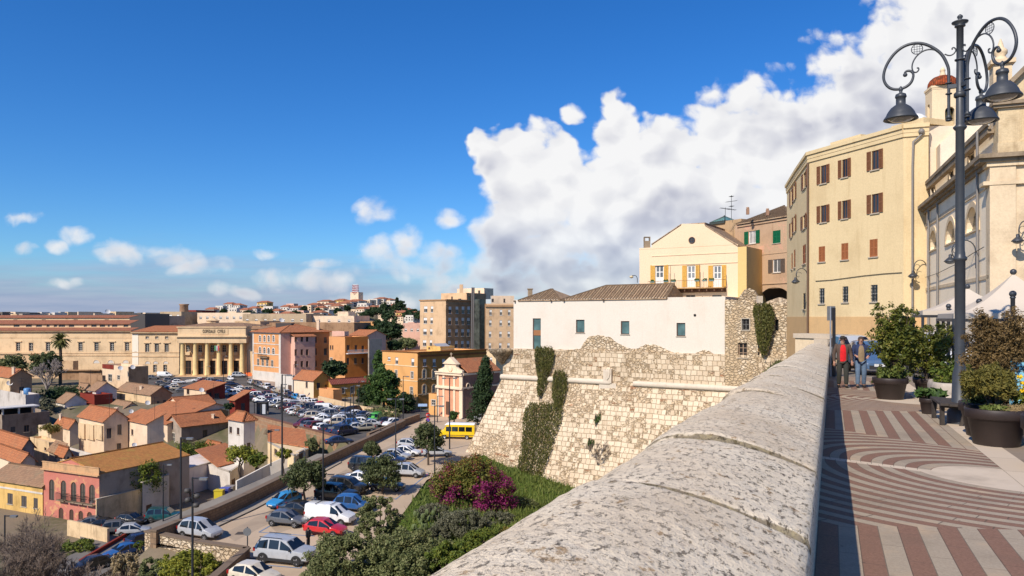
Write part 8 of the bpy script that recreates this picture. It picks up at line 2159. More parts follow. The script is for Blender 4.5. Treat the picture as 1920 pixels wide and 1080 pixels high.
for k,c,(x,y),z,hd,lb in(('hatch','black',(247,983),GZ,R(-8),'black hatchback in front of the low garden store'),('suv','teal',(308,977.5),GZ,R(8),'teal and silver small off-roader by the white block door'),('hatch','silver',(251,1003),GZ,R(14),'silver hatchback in the side street row'),('mpv','grey',(222,1000),GZ,R(20),'grey people carrier left of the silver hatchback'),('sedan','black',(197,992),GZ,R(14),'dark saloon left of the grey people carrier'),('sedan','grey',(178,989),GZ,R(14),'leftmost dark grey saloon behind the stub wall'),('sedan','blue',(232,1043),GZ,R(-125),'dark blue saloon driving down beside the rust red wall'),('hatch','navy',(268,1021),GZ,R(55),'navy car half hidden by the car park corner wall'),('sedan','black',(172,1068),GZ,R(-125),'black car behind the bare branches at the bottom left')):
 z-=7.4;p=G(x,y,z);car(k,c,(p.x,p.y,z+.06),hd,lb,GST)
def minibus():
 p=G(858,822);hd=R(-8);r=thing('minibus','yellow minibus with a white roof parked beside the bastion','minibus',(p.x,p.y,CZ),None,hd);L,W=6.0,2.1
 st=[(-L/2,.45,1.15,.80),(-L/2+.12,.38,1.25,.95),(-L/2+.75,.35,1.45,1.03),(-L/2+1.35,.35,2.35,1.0),(-L/2+2.0,.35,2.45,1.0),(L/2-.15,.35,2.45,1.0),(L/2,.45,2.35,.97)]
 mb=MB();rows=[]
 for x,z0,zt,w in st:
  tw=w*(.90 if zt>2 else .96);half=[(w*.9,z0),(w,z0+.12),(w*1.02,1.0 if zt>1.2 else zt*.8),(tw,zt-.12),(tw*.85,zt)]
  rows.append([(x,-y,z)for y,z in half]+[(x,y,z)for y,z in half[::-1]])
 mb.grid(rows,0,closed=True);mb.face(rows[0][::-1]);mb.face(rows[-1]);o=mb.build('body',M_PAINT,loc=(0,0,0));o.parent=r;o.location=(0,0,0);o.color=(*COLS['yellow'],1)
 def part(nm,m,mats):
  o=m.build(nm,mats,loc=(0,0,0));o.parent=r;o.location=(0,0,0);return o
 rf=MB();rows=[]
 for x,z0,zt,w in st[3:]:
  rows.append([(x,y*w*.9,2.36+q)for y,q in((-1.02,0),(-1.0,.12),(-.7,.22),(0,.26),(.7,.22),(1.0,.12),(1.02,0))])
 rows=[[(st[2][0]+.25,y*.85,2.28+q)for y,q in((-1.02,0),(-1.0,.03),(-.7,.05),(0,.06),(.7,.05),(1.0,.03),(1.02,0))]]+rows
 rf.grid(rows);rf.face(rows[-1][::-1]);rf.face(rows[0]);part('roof',rf,plain('white_roof_paint',(.7,.7,.68),.4))
 for i,(a,b)in enumerate(((-1.75,-.85),(-.75,.25),(.4,1.4),(1.55,2.6))):
  for sd in(-1,1):
   w=MB();q=[(a,sd*1.022,1.28),(b,sd*1.022,1.28),(b,sd*.955,2.02),(a,sd*.955,2.02)];w.face(q if sd<0 else q[::-1]);part('side_window',w,M_CGL)
 w=MB();w.face([(-L/2+.80,-.85,1.5),(-L/2+1.28,-.8,2.2),(-L/2+1.28,.8,2.2),(-L/2+.80,.85,1.5)]);w.v=[(x-.03,y,z+.03)for x,y,z in w.v];part('windscreen',w,M_CGL)
 w=MB();w.face([(L/2+.02,-.8,1.3),(L/2+.02,.8,1.3),(L/2-.01,.75,2.1),(L/2-.01,-.75,2.1)]);part('rear_window',w,M_CGL)
 for x in(-2.0,1.75):
  for sd in(-1,1):
   w=MB();rws=[[(x+rr*math.cos(2*math.pi*k/20),sd*(1.03+oo),.36+rr*math.sin(2*math.pi*k/20))for k in range(20)]for rr,oo in((.001,0),(.2,.0),(.22,.02),(.34,.02),(.36,0),(.36,-.2))];w.grid(rws,lambda a,b:1 if a<1 else 0,closed=True);part('wheel',w,[M_TYRE,M_RIM])
 for sd in(-1,1):
  t=MB();t.box((L/2-.03,min(sd*.8,sd*.97),.9),(L/2+.03,max(sd*.8,sd*.97),1.2));part('tail_light',t,M_TL)
 b=MB();b.box((L/2-.1,-.95,.38),(L/2+.06,.95,.58));part('bumper',b,M_TRIM)
 b=MB()
 for sd in(-1,1):b.box((-2.6,min(sd*1.03,sd*1.04),.62),(2.9,max(sd*1.03,sd*1.04),.70))
 part('side_stripe',b,M_TRIM)
minibus()
GSQ='cars packed on the square'
g7=lambda x,y:G(440+x/6.75,690+y/6.75)
rr=random.Random(33);wcol=['white']*5+['silver']*5+['grey']*4+['black']*4+['navy']*3+['blue','red','beige','darkred','gold','silver','white']
cn_={'white':'white','silver':'silver','grey':'dark grey','black':'black','navy':'navy blue','blue':'blue','red':'bright red','beige':'beige','lightblue':'light blue','darkred':'dark red','gold':'tan','green':'green','cream':'cream','teal':'teal'}
kn_={'hatch':'hatchback','sedan':'saloon','mpv':'people carrier','suv':'off-roader','van':'van'}
ORD='first second third fourth fifth sixth seventh eighth ninth tenth eleventh twelfth thirteenth fourteenth fifteenth'.split()
def sq_row(a,b,n,mode,where,fixed={},conv=g7):
 A=conv(*a);B=conv(*b);t=(B-A);rev=B.x/B.y<A.x/A.y;ang=math.atan2(t.y,t.x)
 for i in range(n):
  f=(i+rr.uniform(-.15,.15))/max(1,n-1);p=A.lerp(B,min(1,max(0,f)));kc=fixed.get(i)
  k=kc[0]if kc else rr.choice(['hatch']*4+['sedan']*3+['mpv']*2+['suv']);c=kc[1]if kc else rr.choice(wcol)
  hd=ang+(R(180)if rr.random()<.5 else 0)+R(rr.uniform(-4,4))if mode=='along' else ang+R(mode)+(R(180)if rr.random()<.5 else 0)+R(rr.uniform(-5,5))
  q_=n-i if rev else i+1;lb=f'{cn_[c]} {kn_[k]}, {ORD[q_ - 1]} from left {where}'
  far_car(k,c,(p.x,p.y,CZ),hd,lb,GSQ)
sq_row((210,205),(1075,500),15,'along','in the kerbside row below the orange palazzo',{7:('van','beige'),9:('hatch','navy'),10:('hatch','lightblue'),13:('hatch','white'),14:('hatch','red')})
sq_row((40,275),(560,440),10,62,'in the row behind the red car on the square',{4:('sedan','red')})
sq_row((100,345),(760,560),13,62,'in the second row of the square')
sq_row((690,475),(1180,560),7,60,'beside the white van on the square',{6:('van','white')})
sq_row((1310,560),(1700,650),6,100,'near the green van on the square')
sq_row((640,470),(1480,690),15,60,'in the middle row of the square')
sq_row((780,590),(1500,770),12,60,'in the row facing the brick wall')
sq_row((880,750),(1400,850),7,95,'in the front row along the brick wall')
sq_row((1560,700),(1720,745),3,60,'beside the road sign at the square corner');sq_row((1570,790),(1640,800),2,60,'at the near corner of the square')
sq_row((300,395),(470,500),5,62,'behind the bus shelter')
c1=lambda x,y:G(x/4,560+y/4)
sq_row((1215,650),(1375,700),5,70,'by the ramp wall before the old hospital',conv=c1);sq_row((1270,625),(1340,640),3,70,'in the back row before the old hospital',conv=c1);sq_row((1490,625),(1740,655),7,60,'in front of the hospital portico',conv=c1);sq_row((1690,690),(1860,770),6,62,'before the house with the roof terrace',conv=c1)
p=c1(1240,590);far_car('van','white',(p.x,p.y,CZ),R(5),'white delivery van in front of the old hospital centre block',GSQ)
p=c1(1150,605);far_car('hatch','grey',(p.x,p.y,CZ),R(5),'dark grey hatchback left of the white delivery van',GSQ)
p=c1(1795,590);far_car('suv','silver',(p.x,p.y,CZ),R(0),'silver off-roader beside the orange barrier net',GSQ)
p=c1(1728,612);far_car('hatch','white',(p.x,p.y,CZ),R(-60),'white hatchback driving away from the portico',GSQ)
p=G(703,793);far_car('van','green',(p.x,p.y,CZ),R(-95),'bright green van at the right end of the square',GSQ)
p=G(720,797);far_car('hatch','black',(p.x,p.y,CZ),R(-110),'black hatchback right of the green van',GSQ);p=G(733,799);far_car('hatch','white',(p.x,p.y,CZ),R(-120),'white hatchback at the end of the road wall',GSQ)
p=G(648,834);far_car('sedan','navy',(p.x-1.0,p.y,CZ),R(25),'dark blue car on the ramp beside the car park wall',GSQ)
net=MB();a=G(422,703);b=G(472,706);n=12
rows=[[a.lerp(b,i/n)+Vector((0,.3*(i%2),0))for i in range(n+1)],[a.lerp(b,i/n)+Vector((0,.3*(i%2),1.1+.1*(i%3)))for i in range(n+1)]];net.grid(rows,0,None,False);tag(net.build('barrier_net',plain('orange_net',(.75,.14,.03),.8)),'orange safety netting strung by the portico corner','barrier')
def shelter():
 p=g7(250,600);r=thing('bus_shelter','glazed bus shelter at the edge of the square','bus shelter',tuple(p));a=XY(477,p.y);w=22/F*p.y;h=2.6
 m=MB();z=GZ
 for x in(0,w*.55,w):
  for y in(0,1.5):m.box((a.x+x-.05,p.y+y-.05,z),(a.x+x+.05,p.y+y+.05,z+h))
 m.box((a.x-.2,p.y-.3,z+h),(a.x+w+.2,p.y+1.8,z+h+.15));m.build('frame',plain('dark_frame',(.05,.045,.04)),r)
 m=MB();m.face([(a.x,p.y+1.5,z+.2),(a.x+w,p.y+1.5,z+.2),(a.x+w,p.y+1.5,z+h),(a.x,p.y+1.5,z+h)]);m.build('back_pane',glassy('grey_pane',(.16,.15,.14),.2),r)
 m=MB();m.box((a.x+w*.68,p.y-.1,z+.3),(a.x+w*.95,p.y,z+2.3));m.build('poster_panel',plain('pale_poster',(.5,.52,.55)),r)
shelter()
GLP='tall dark lamp posts of the lower town'
M_POLE=plain('blue_black_pole',(0.028,0.03,0.036),.5,.2)
def lamp_post(px,ybase,ytop,label,arm=1,d=None,z=None,double=False,r=.085,lean=0,extra=False):
 d=d or GD(ybase);b=XY(px,d);z0=GZ if z is None else z;zt=Zat(ytop,d);root=thing('lamp_post',label,'lamp post',(b.x,b.y,z0),GLP)
 m=MB();m.tube([(b.x,b.y,z0-.3),(b.x,b.y,z0+.5),(b.x,b.y,zt)],[r*1.3,r*1.1,r*.75],8);m.build('pole',M_POLE,root)
 for s in((1,-1)if double else(arm,)):
  m=MB();m.box((min(0,s*1.05)+b.x,b.y-.05,zt-.12),(max(0,s*1.05)+b.x,b.y+.05,zt-.03));m.build('arm',M_POLE,root)
  m=MB();m.box((b.x+(s*.55 if s>0 else s*1.15),b.y-.16,zt-.2),(b.x+(s*1.15 if s>0 else s*.55),b.y+.16,zt-.02));m.build('lamp_head',plain('pale_lamp_head',(.2,.2,.2),.4,.3),root)
 if extra:
  m=MB()
  for k,(dx,dz)in enumerate(((-.35,-.9),(.4,-1.3),(-.3,-1.6),(.32,-2.0))):
   m.lathe([(.01,0),(.2,.05),(.26,.2),(.2,.35),(.01,.4)],(b.x+dx,b.y-.1,zt+dz-.3),10);m.tube([(b.x,b.y,zt+dz),(b.x+dx,b.y-.1,zt+dz)],.03,5)
  m.build('loudspeakers',plain('dark_speaker',(.06,.055,.05),.6),root)
 return root
lamp_post(339,999,820,'tall lamp post inside the near corner of the car park wall',1,r=.11)
lamp_post(306,987,870,'lamp post in the side street beside the teal off-roader',1,d=98,z=GZ-7.4)
lamp_post(361,1110,895,'lamp post at the bottom left hung with loudspeakers',1,d=57,r=.10,extra=True,z=GZ-2)
lamp_post(9,1040,966,'lamp post among bare branches at the lower left edge',1,d=70,z=GZ-7)
lamp_post(529,912,702,'tallest lamp post rising from the car park wall before the square',1,r=.11)
lamp_post(606,948,800,'lamp post beside the two black off-roaders',1,r=.10)
lamp_post(742,870,747,'double armed lamp post at the middle of the car park wall',1,double=True)
lamp_post(815,905,760,'lamp post behind the holm oak nearest the minibus',1,d=92)
lamp_post(843,842,708,'double armed lamp post in front of the minibus and church',1,double=True,r=.10)
lamp_post(508,890,805,'lamp post beside the pale yellow house',1,d=102)
for i,(x,yb,yt,lb)in enumerate(((551,740,683,'lamp post before the orange palazzo side'),(535,750,703,'lamp post left of the beige house, with a teal lamp'),(527,776,720,'lamp post on the square behind the bus shelter'),(657,802,727,'left one of three slim posts before the ochre house'),(663,806,722,'tall one of three slim posts before the ochre house'),(673,776,714,'right one of three slim posts before the ochre house'),(647,812,745,'lamp post at the right end of the brick wall'),(756,790,705,'lamp post in front of the large orange building'),(621,815,772,'short lamp post in the front row of the square'),(820,792,742,'lamp post left of the small church door'),(898,782,687,'lamp post in front of the cypress'),(887,786,751,'short lamp post below the cypress'),(276,700,653,'lamp post at the old hospital centre block'),(419,722,667,'lamp post before the portico columns'),(464,712,656,'lamp post at the portico corner'),(388,716,686,'short lamp post left of the portico middle'),(934,780,736,'short lamp post before the pink church wall'))):
 lamp_post(x,yb,yt,lb,-1 if i==3 else 1)
def road_sign(px,yb,yt,kind,label,d=None):
 d=d or GD(yb);b=XY(px,d);root=thing('road_sign',label,'road sign',(b.x,b.y,GZ));zt=Zat(yt,d);m=MB();m.tube([(b.x,b.y,GZ),(b.x,b.y,zt)],.05,6);m.build('post',IRON,root)
 def disc(z,r,mat,y=-.06):
  q=MB();q.tube([(b.x,b.y+y,z),(b.x,b.y+y-.03,z)],r,18);return q
 if kind=='noentry':
  disc(zt-.4,.42,0).build('sign_disc',plain('sign_red',(.5,.02,.02),.4),root);q=MB();q.box((b.x-.3,b.y-.12,zt-.47),(b.x+.3,b.y-.095,zt-.33));q.build('white_bar',WOODW,root)
  disc(zt-1.35,.42,0).build('sign_disc',plain('sign_red',(.5,.02,.02),.4),root);disc(zt-1.35,.33,0,-.085).build('blue_disc',plain('sign_blue',(.02,.08,.4),.4),root);q=MB();q.bar((b.x-.25,b.y-.13,zt-1.6),(b.x+.25,b.y-.13,zt-1.1),.02,.08);q.build('red_bar',plain('sign_red',(.5,.02,.02),.4),root)
 elif kind=='blue':
  q=MB();q.box((b.x-.5,b.y-.1,zt-.5),(b.x+1.2,b.y-.06,zt));q.build('sign_plate',plain('sign_pale_blue',(.30,.42,.62),.5),root)
 elif kind=='p':
  q=MB();q.box((b.x-.35,b.y-.1,zt-.8),(b.x+.35,b.y-.06,zt));q.build('sign_plate',plain('sign_blue',(.02,.08,.4),.4),root)
 else:
  disc(zt-.4,.35,0).build('sign_disc',plain('sign_back_grey',(.2,.2,.2),.5,.4),root)
road_sign(802.5,800,774,'noentry','no entry sign over a no parking sign near the church',142)
road_sign(789,798,757,'blue','pale blue direction sign on a post by the gothic building',140)
road_sign(693,800,784,'p','blue square parking sign left of the green van',137)
road_sign(464,1035,988,'back','grey backed round sign at the corner of the near car park wall')
for i,(x,y,c,w)in enumerate(((411,938,(0.55,.42,.02),'yellow'),(422,934,(.08,.10,.38),'violet blue'),(431,930,(.25,.22,.2),'grey'))):
 p=G(x,y-4,GZ-5.6);m=MB();m.prism([(p.x-.6,p.y-.4),(p.x+.6,p.y-.4),(p.x+.6,p.y+.5),(p.x-.6,p.y+.5)],p.z,p.z+1.05,0);m.box((p.x-.66,p.y-.46,p.z+1.05),(p.x+.66,p.y+.56,p.z+1.2));tag(m.build('waste_bin',plain('bin_%d'%i,c,.5)),w+' lidded recycling bin behind the car park wall','bin','recycling bins in the side street')
def lathe_obj(name,prof,c,mat,parent,n=32):
 m=MB();m.lathe(prof,c,n);return m.build(name,mat,parent)
def ornate_lamp():
 d=15.4;b=XY(1800,d);base=Vector((b.x,b.y,TZ(TS*b.x+TC*b.y)))
 root=thing('ornate_lamp_post','tall grey iron lamp post with scrolled arms and bell lamps behind the planters','lamp post',base)
 k=d/F;Z=lambda y:Zat(y,d);x,y=b.x,b.y
 LG=plain('lamp_post_grey',(0.052,0.057,0.065),.45,.15,.12,5)
 m=MB();m.lathe([(.24,base.z),(.24,base.z+.25),(.16,base.z+.35),(.14,base.z+1.0),(.098,base.z+1.2),(.098,Z(490)),(.125,Z(488)),(.135,Z(484)),(.10,Z(480)),(.098,Z(476)),(.088,Z(470)),(.082,Z(245)),(.12,Z(241)),(.13,Z(238)),(.08,Z(234)),(.066,Z(115)),(.066,Z(51)),(.10,Z(50)),(.10,Z(48)),(.08,Z(46)),(.15,Z(43)),(.155,Z(41)),(.05,Z(37)),(.03,Z(35)),(.055,Z(33)),(.05,Z(30)),(.015,Z(27))],(x,y,0),20)
 m.build('post',LG,root)
 cl=MB();cl.lathe([(.09,Z(183)),(.115,Z(181)),(.115,Z(175)),(.09,Z(173))],(x,y,0),16);cl.lathe([(.075,Z(114)),(.10,Z(113)),(.10,Z(111)),(.075,Z(110))],(x,y,0),16);cl.build('collar',LG,root)
 Zp=Z;Z=lambda y:Zat(y,16.03);k=.0092
 for i,(ang,s)in enumerate(((152,1.0),(279,1.0),(38,1.0))):
  a=R(ang);o=Vector((math.cos(a),math.sin(a),0));U=Vector((0,0,1));c0=Vector((x,y,0))
  ar=thing('x','x','x',c0)if False else None
  off=.2
  def q(rr_,yy):return c0+o*(off+rr_)+U*Z(yy)
  m=MB()
  path=[q(0,238),q(0,200),q(0,160),q(0.0,145)]
  for px,py in((1775,134),(1769,122),(1762,113),(1751,104),(1738,96),(1724,90.5),(1708,88.5),(1690,91),(1674,99),(1661,111),(1651,126),(1646.5,142),(1649,154),(1657,164),(1668,169.5),(1682,170.5),(1696,167),(1705,160),(1709,150),(1708,143),(1702,138.5),(1695,138),(1690.5,141.5),(1692,145)):
   path.append(q((1779-px)*k,py))
  rad=[.030]*4+[.031]*10+[.030]*8+[.026,.026,.026,.025,.022,.02][:6]
  rad=(rad+[.026]*len(path))[:len(path)]
  def smooth(p,r,it=2):
   for _ in range(it):
    np_,nr=[p[0]],[r[0]]
    for A,B,ra,rb in zip(p[:-1],p[1:],r[:-1],r[1:]):np_+=[A.lerp(B,.25),A.lerp(B,.75)];nr+=[ra*.75+rb*.25,ra*.25+rb*.75]
    np_.append(p[-1]);nr.append(r[-1]);p,r=np_,nr
   return p,r
  pp,rr_=smooth(path,rad);m.tube(pp,rr_,8);e=path[-1];m.ball(e,.045,6)
  arm=m.build('scroll_arm',LG,root)
  m=MB();sm=[q((1779-px)*k,py)for px,py in((1760,111),(1748,105),(1734,104),(1722,108),(1712,116),(1706,127),(1706,137),(1710,143),(1716,143),(1720,139),(1719,135),(1715.5,135.5))]
  p2,r2=smooth(sm,[.016]*len(sm));m.tube(p2,r2,6)
  cc=q((1779-1716)*k,100.5);Rr=.105;nn=24;ring=[cc+o*(Rr*math.cos(2*math.pi*j/nn))+U*(Rr*math.sin(2*math.pi*j/nn))for j in range(nn+1)];m.tube(ring,.009,5)
  for t_ in(-.05,0,.05):
   h_=math.sqrt(Rr*Rr-t_*t_);m.tube([cc+o*t_-U*h_,cc+o*t_+U*h_],.005,4);m.tube([cc+U*t_-o*h_,cc+U*t_+o*h_],.005,4)
  m.build('scroll_ornament',LG,root)
  m=MB()
  sc=[q((1779-px)*k,py)for px,py in((1771,117),(1779,121),(1786,120.5),(1792,116),(1793,111),(1789,107),(1785,108),(1786,111))]
  p3,r3=smooth(sc,[.014]*len(sc));m.tube(p3,r3,6);m.build('link_scroll',LG,root)
  m=MB();m.box((-.0,-.035,Z(181)),(off,.035,Z(174)),0,Matrix.Translation((x,y,0))@Matrix.Rotation(a,4,'Z'));m.build('bracket',LG,root)
  m=MB();c=c0+o*off
  for yy in(238,190,170.5):m.lathe([(.04,Z(yy+1.5)),(.062,Z(yy+.8)),(.062,Z(yy-.8)),(.04,Z(yy-1.5))],c,12)
  m.lathe([(.01,Z(237)),(.05,Z(235)),(.05,Z(231)),(.036,Z(229))],c,12);m.build('stem_rings',LG,root)
  h=q((1779-1683)*k,0);h.z=0
  m=MB();m.lathe([(.01,Z(165)),(.035,Z(168)),(.05,Z(171)),(.035,Z(174)),(.03,Z(177)),(.10,Z(180)),(.112,Z(184)),(.112,Z(186)),(.095,Z(187)),(.095,Z(199)),(.13,Z(201)),(.19,Z(205)),(.235,Z(210)),(.27,Z(215)),(.285,Z(219)),(.335,Z(225)),(.34,Z(227)),(.30,Z(228)),(.24,Z(222)),(.02,Z(218))],h,28);m.build('lamp_bell',LG,root)
  m=MB();m.lathe([(.265,Z(224)),(.25,Z(226.5)),(.18,Z(229.5)),(.09,Z(231)),(.005,Z(231.3))],h,24);m.build('lamp_glass',glassy('lamp_bowl_glass',(.30,.29,.27),.12),root)
ornate_lamp()
POTM=plain('brown_plastic_pot',(0.032,0.022,0.019),.5,0,.3,2.5);SOIL=plain('potting_soil',(.05,.035,.022),.95)
def pot(pos,r,h,root):
 m=MB();m.lathe([(.01,0),(r*.70,0),(r*.72,.02),(r*.90,h*.72),(r*.96,h*.735),(r*.99,h*.75),(r*1.0,h*.98),(r*.98,h),(r*.92,h),(r*.91,h*.9),(.01,h*.89)],pos,40);return m.build('pot',POTM,root)
def planter(px,py,r,h,label):
 q=TP(px,py);root=thing('planter',label,'planter',q,'big brown plastic planters');pot(q,r,h,root)
 m=MB();m.lathe([(.01,h*.9),(r*.90,h*.88)],q,24);m.build('soil',SOIL,root);return q,root
def upright_shrub(q,z,w,h,leaf,n,per,size,seed,root_label,name='shrub',stems=14,wtop=.8,group=None,aspect=2.2,twig=BARK,gap=.0,cat='shrub'):
 """a many stemmed shrub: leaves in small sprays along upright twigs"""
 rng=np.random.default_rng(seed);b=Vector((q.x,q.y,q.z+z));root=thing(name,root_label,cat,b,group);mb=MB();cl=[]
 for s in range(stems):
  a=rng.random()*6.283;rr_=w*(.25+.75*rng.random()**.6);hh=h*(.55+.45*rng.random());tip=b+Vector((math.cos(a)*rr_,math.sin(a)*rr_*.8,hh));mid=b.lerp(tip,.5)+Vector((math.cos(a)*w*.12,math.sin(a)*w*.12,h*.05))
  s0=b+Vector((math.cos(a)*.08,math.sin(a)*.08,-.05));mb.tube([s0,mid,tip],[.018,.011,.004],5)
  for j in range(n//stems):
   t=.22+.78*rng.random()**.8;p=(s0.lerp(mid,t*2)if t<.5 else mid.lerp(tip,t*2-1));off=Vector(rng.normal(size=3))*w*(.30 if t<.75 else .13)
   cl.append((np.array(p+off),.05+.09*rng.random()))
   if j%3==0:mb.tube([p,p+off],[.006,.003],4)
 leaf_object('foliage',leaf_cloud(rng,cl,per,size,1,1.0,0,aspect),leaf,root);mb.build('stems',twig,root);return root
q,r_=planter(1669,748,.46,.60,'brown planter with the tall green shrub, nearest the two walkers')
upright_shrub(q+Vector((.14,0,0)),.5,.52,2.25,L_SHRUB,560,24,.043,201,'tall airy green shrub growing in the planter near the two walkers',stems=34,group='shrubs in the promenade planters')
upright_shrub(q,.55,.40,.22,L_GRASS,60,20,.05,202,'bright green clover covering the rim of the planter near the walkers','ground_cover',10,cat='plant')
q2=T(1.95+.62,24.2);root=thing('planter','brown planter half hidden behind the first, left of the concrete trough','planter',q2,'big brown plastic planters');pot(q2,.44,.58,root)
upright_shrub(q2,.5,.62,1.75,L_SHRUB,400,24,.043,203,'green shrub right of the tallest one, reaching over the concrete trough',stems=20,group='shrubs in the promenade planters')
q,r_=planter(1868,834,.47,.62,'largest looking brown planter nearest the camera with a round golden bush')
rngp=np.random.default_rng(210);c=q+Vector((-.06,.1,1.0));cl=crown_clumps(rngp,c,.42,.40,.33,130,.075,-.6,.5);rt=thing('golden_bush','round golden green dwarf conifer in the planter nearest the camera','bush',q+Vector((0,0,.6)));leaf_object('foliage',leaf_cloud(rngp,cl,110,.020,1,1,0,3.0),L_FINE,rt)
m=MB()
for k in range(10):a=rngp.random()*6.28;m.tube([q+Vector((0,0,.5)),c+Vector((math.cos(a)*.2,math.sin(a)*.2,.05))],[.015,.006],5)
m.build('stems',BARK,rt)
rt=thing('green_weeds','bright green leaves along the left rim of the planter nearest the camera','plant',q+Vector((-.25,-.1,.58)));cl=[(np.array(q+Vector((-.28+.3*rngp.random(),-.30+.25*rngp.random(),.60+.06*rngp.random()))),.06)for _ in range(30)];leaf_object('foliage',leaf_cloud(rngp,cl,40,.035,1,.6),L_GRASS,rt)
rt=thing('dry_grass','tuft of dry straw grass on the right rim of the planter nearest the camera','grass tuft',q+Vector((.2,-.2,.58)));m=MB()
for k in range(260):
 p=q+Vector((rngp.uniform(-.05,.40),rngp.uniform(-.36,-.05),.57));t_=Vector((rngp.normal()*.10,rngp.normal()*.08-.03,.06+.13*rngp.random()));m.tube([p,p+t_*.6,p+t_+Vector((rngp.normal()*.05,rngp.normal()*.05,-.04))],[.004,.003,.002],3)
m.build('blades',plain('dry_straw',(.42,.30,.14),.9),rt)
rt=thing('yellow_flowers','yellow daisy flowers on leafy stems right of the planter nearest the camera','flowers',q+Vector((.5,.05,.5)));m=MB();fl=[];cl=[]
for k in range(13):
 tip=q+Vector((.42+.38*rngp.random(),rngp.uniform(-.15,.2),.72+.42*rngp.random()));m.tube([q+Vector((.45,.05,.45)),tip],.006,4);fl.append((np.array(tip),.035));cl+=[(np.array(q+Vector((.42+.36*rngp.random(),rngp.uniform(-.15,.2),.45+.4*rngp.random()))),.07)for _ in range(4)]
m.build('stems',L_GRASS,rt);leaf_object('petals',leaf_cloud(rngp,fl,26,.04,1,.5),plain('yellow_petal',(.75,.50,.01),.6),rt);leaf_object('leaves',leaf_cloud(rngp,cl,30,.05,1,.8),L_CITRUS,rt)
q3=T(2.60,15.9);root=thing('planter','brown planter with the tall browning bush behind the bench end','planter',q3,'big brown plastic planters');pot(q3,.46,.62,root)
upright_shrub(q3+Vector((.22,.02,0)),.5,.52,1.75,L_DEAD,950,42,.023,204,'tall half dead browning conifer bush beside the lamp post',stems=34,group='shrubs in the promenade planters',aspect=2.6)
upright_shrub(q3+Vector((-.16,-.12,0)),.5,.22,.45,L_DARK,90,20,.05,205,'small dark ivy in the planter behind the bench end','ivy',10,cat='plant')
tq=T(2.75,21.6);root=thing('concrete_trough','long rounded pale concrete trough behind the wooden bench','planter',tq)
m=MB();rows=[];n=28
for zz,s in((0,.86),(.06,.93),(.28,1.0),(.36,.99),(.37,.96),(.40,.97),(.56,.98),(.64,.94),(.66,.90),(.60,.86),(.58,.2)):
 rows.append([T(2.85+.62*s*math.copysign(abs(math.cos(2*math.pi*i/n))**.5,math.cos(2*math.pi*i/n)),21.4+.98*s*math.copysign(abs(math.sin(2*math.pi*i/n))**.5,math.sin(2*math.pi*i/n)),zz)for i in range(n)])
m.grid(rows,0,closed=True);m.face(rows[-1]);m.build('trough_body',plain('pale_concrete',(.42,.36,.29),.9,0,.2,5),root)
upright_shrub(T(2.85,21.6),.55,.5,.5,L_CITRUS,160,30,.042,206,'low leafy plants growing in the concrete trough','trough_plants',18,cat='plant')
m=MB();a=T(3.1,24.5);m.prism([tuple(T(2.6,24.6)[:2]),tuple(T(5.5,24.2)[:2]),tuple(T(5.5,24.7)[:2]),tuple(T(2.6,25.1)[:2])],TZ(25)-.1,TZ(25)+.95);tag(m.build('brick_planter_wall',m_block('terracotta_brick',(.40,.17,.09),(.33,.14,.075),(.3,.22,.16),.25,.08)),'low red brick planter wall behind the concrete trough','wall')
q4=T(2.05,19.6);root=thing('small_pot','small dark pot with a broad leaved plant beside the bench','plant pot',q4);pot(q4,.2,.36,root);rngq=np.random.default_rng(220);cl=[(np.array(q4+Vector((rngq.normal()*.13,rngq.normal()*.13,.42+.1*rngq.random()))),.08)for _ in range(14)];leaf_object('leaves',leaf_cloud(rngq,cl,14,.10,1,.7),L_PINE,root)
def bench():
 c=T(2.62,17.8);root=thing('wooden_bench','weathered dark wooden bench with a slatted back beside the planters','bench',c)
 W_=plain('weathered_dark_wood',(.050,.040,.033),.75,0,.35,9)
 def B(u,v,z):return T(1.98+u,17.15+v,z)
 def plank(nm,u0,u1,v0,v1,z0,z1,tilt=0.0):
  m=MB();p=[B(u0,v0,z0),B(u1,v0,z0+tilt),B(u1,v1,z0+tilt),B(u0,v1,z0)];h=Vector((0,0,z1-z0));t_=[a+h for a in p];m.face(p[::-1]);m.face(t_)
  for i in range(4):m.face([p[i],p[(i+1)%4],t_[(i+1)%4],t_[i]])
  m.build(nm,W_,root)
 for i in range(3):plank('seat_slat',.02+i*.155,.165+i*.155,0,1.75,.41-.01*i,.455-.01*i)
 for z0,z1,u in((.55,.70,.52),(.76,.92,.58)):
  m=MB();p=[B(u,0,z0),B(u+.04,0,z1),B(u+.04,1.75,z1),B(u,1.75,z0)];k=B(.045,0,0)-B(0,0,0);t_=[a+k for a in p];m.face(p);m.face(t_[::-1])
  for i in range(4):m.face([p[i],t_[i],t_[(i+1)%4],p[(i+1)%4]])
  m.build('back_slat',W_,root)
 for v in(.18,1.5):
  m=MB();m.bar(B(.07,v,0),B(.07,v,.41),.07,.07);m.build('leg',W_,root)
  m=MB();m.bar(B(.40,v,0),B(.62,v,.92),.07,.06);m.build('leg',W_,root)
  m=MB();m.bar(B(.02,v,.385),B(.50,v,.375),.06,.05);m.build('bearer',W_,root)
bench()
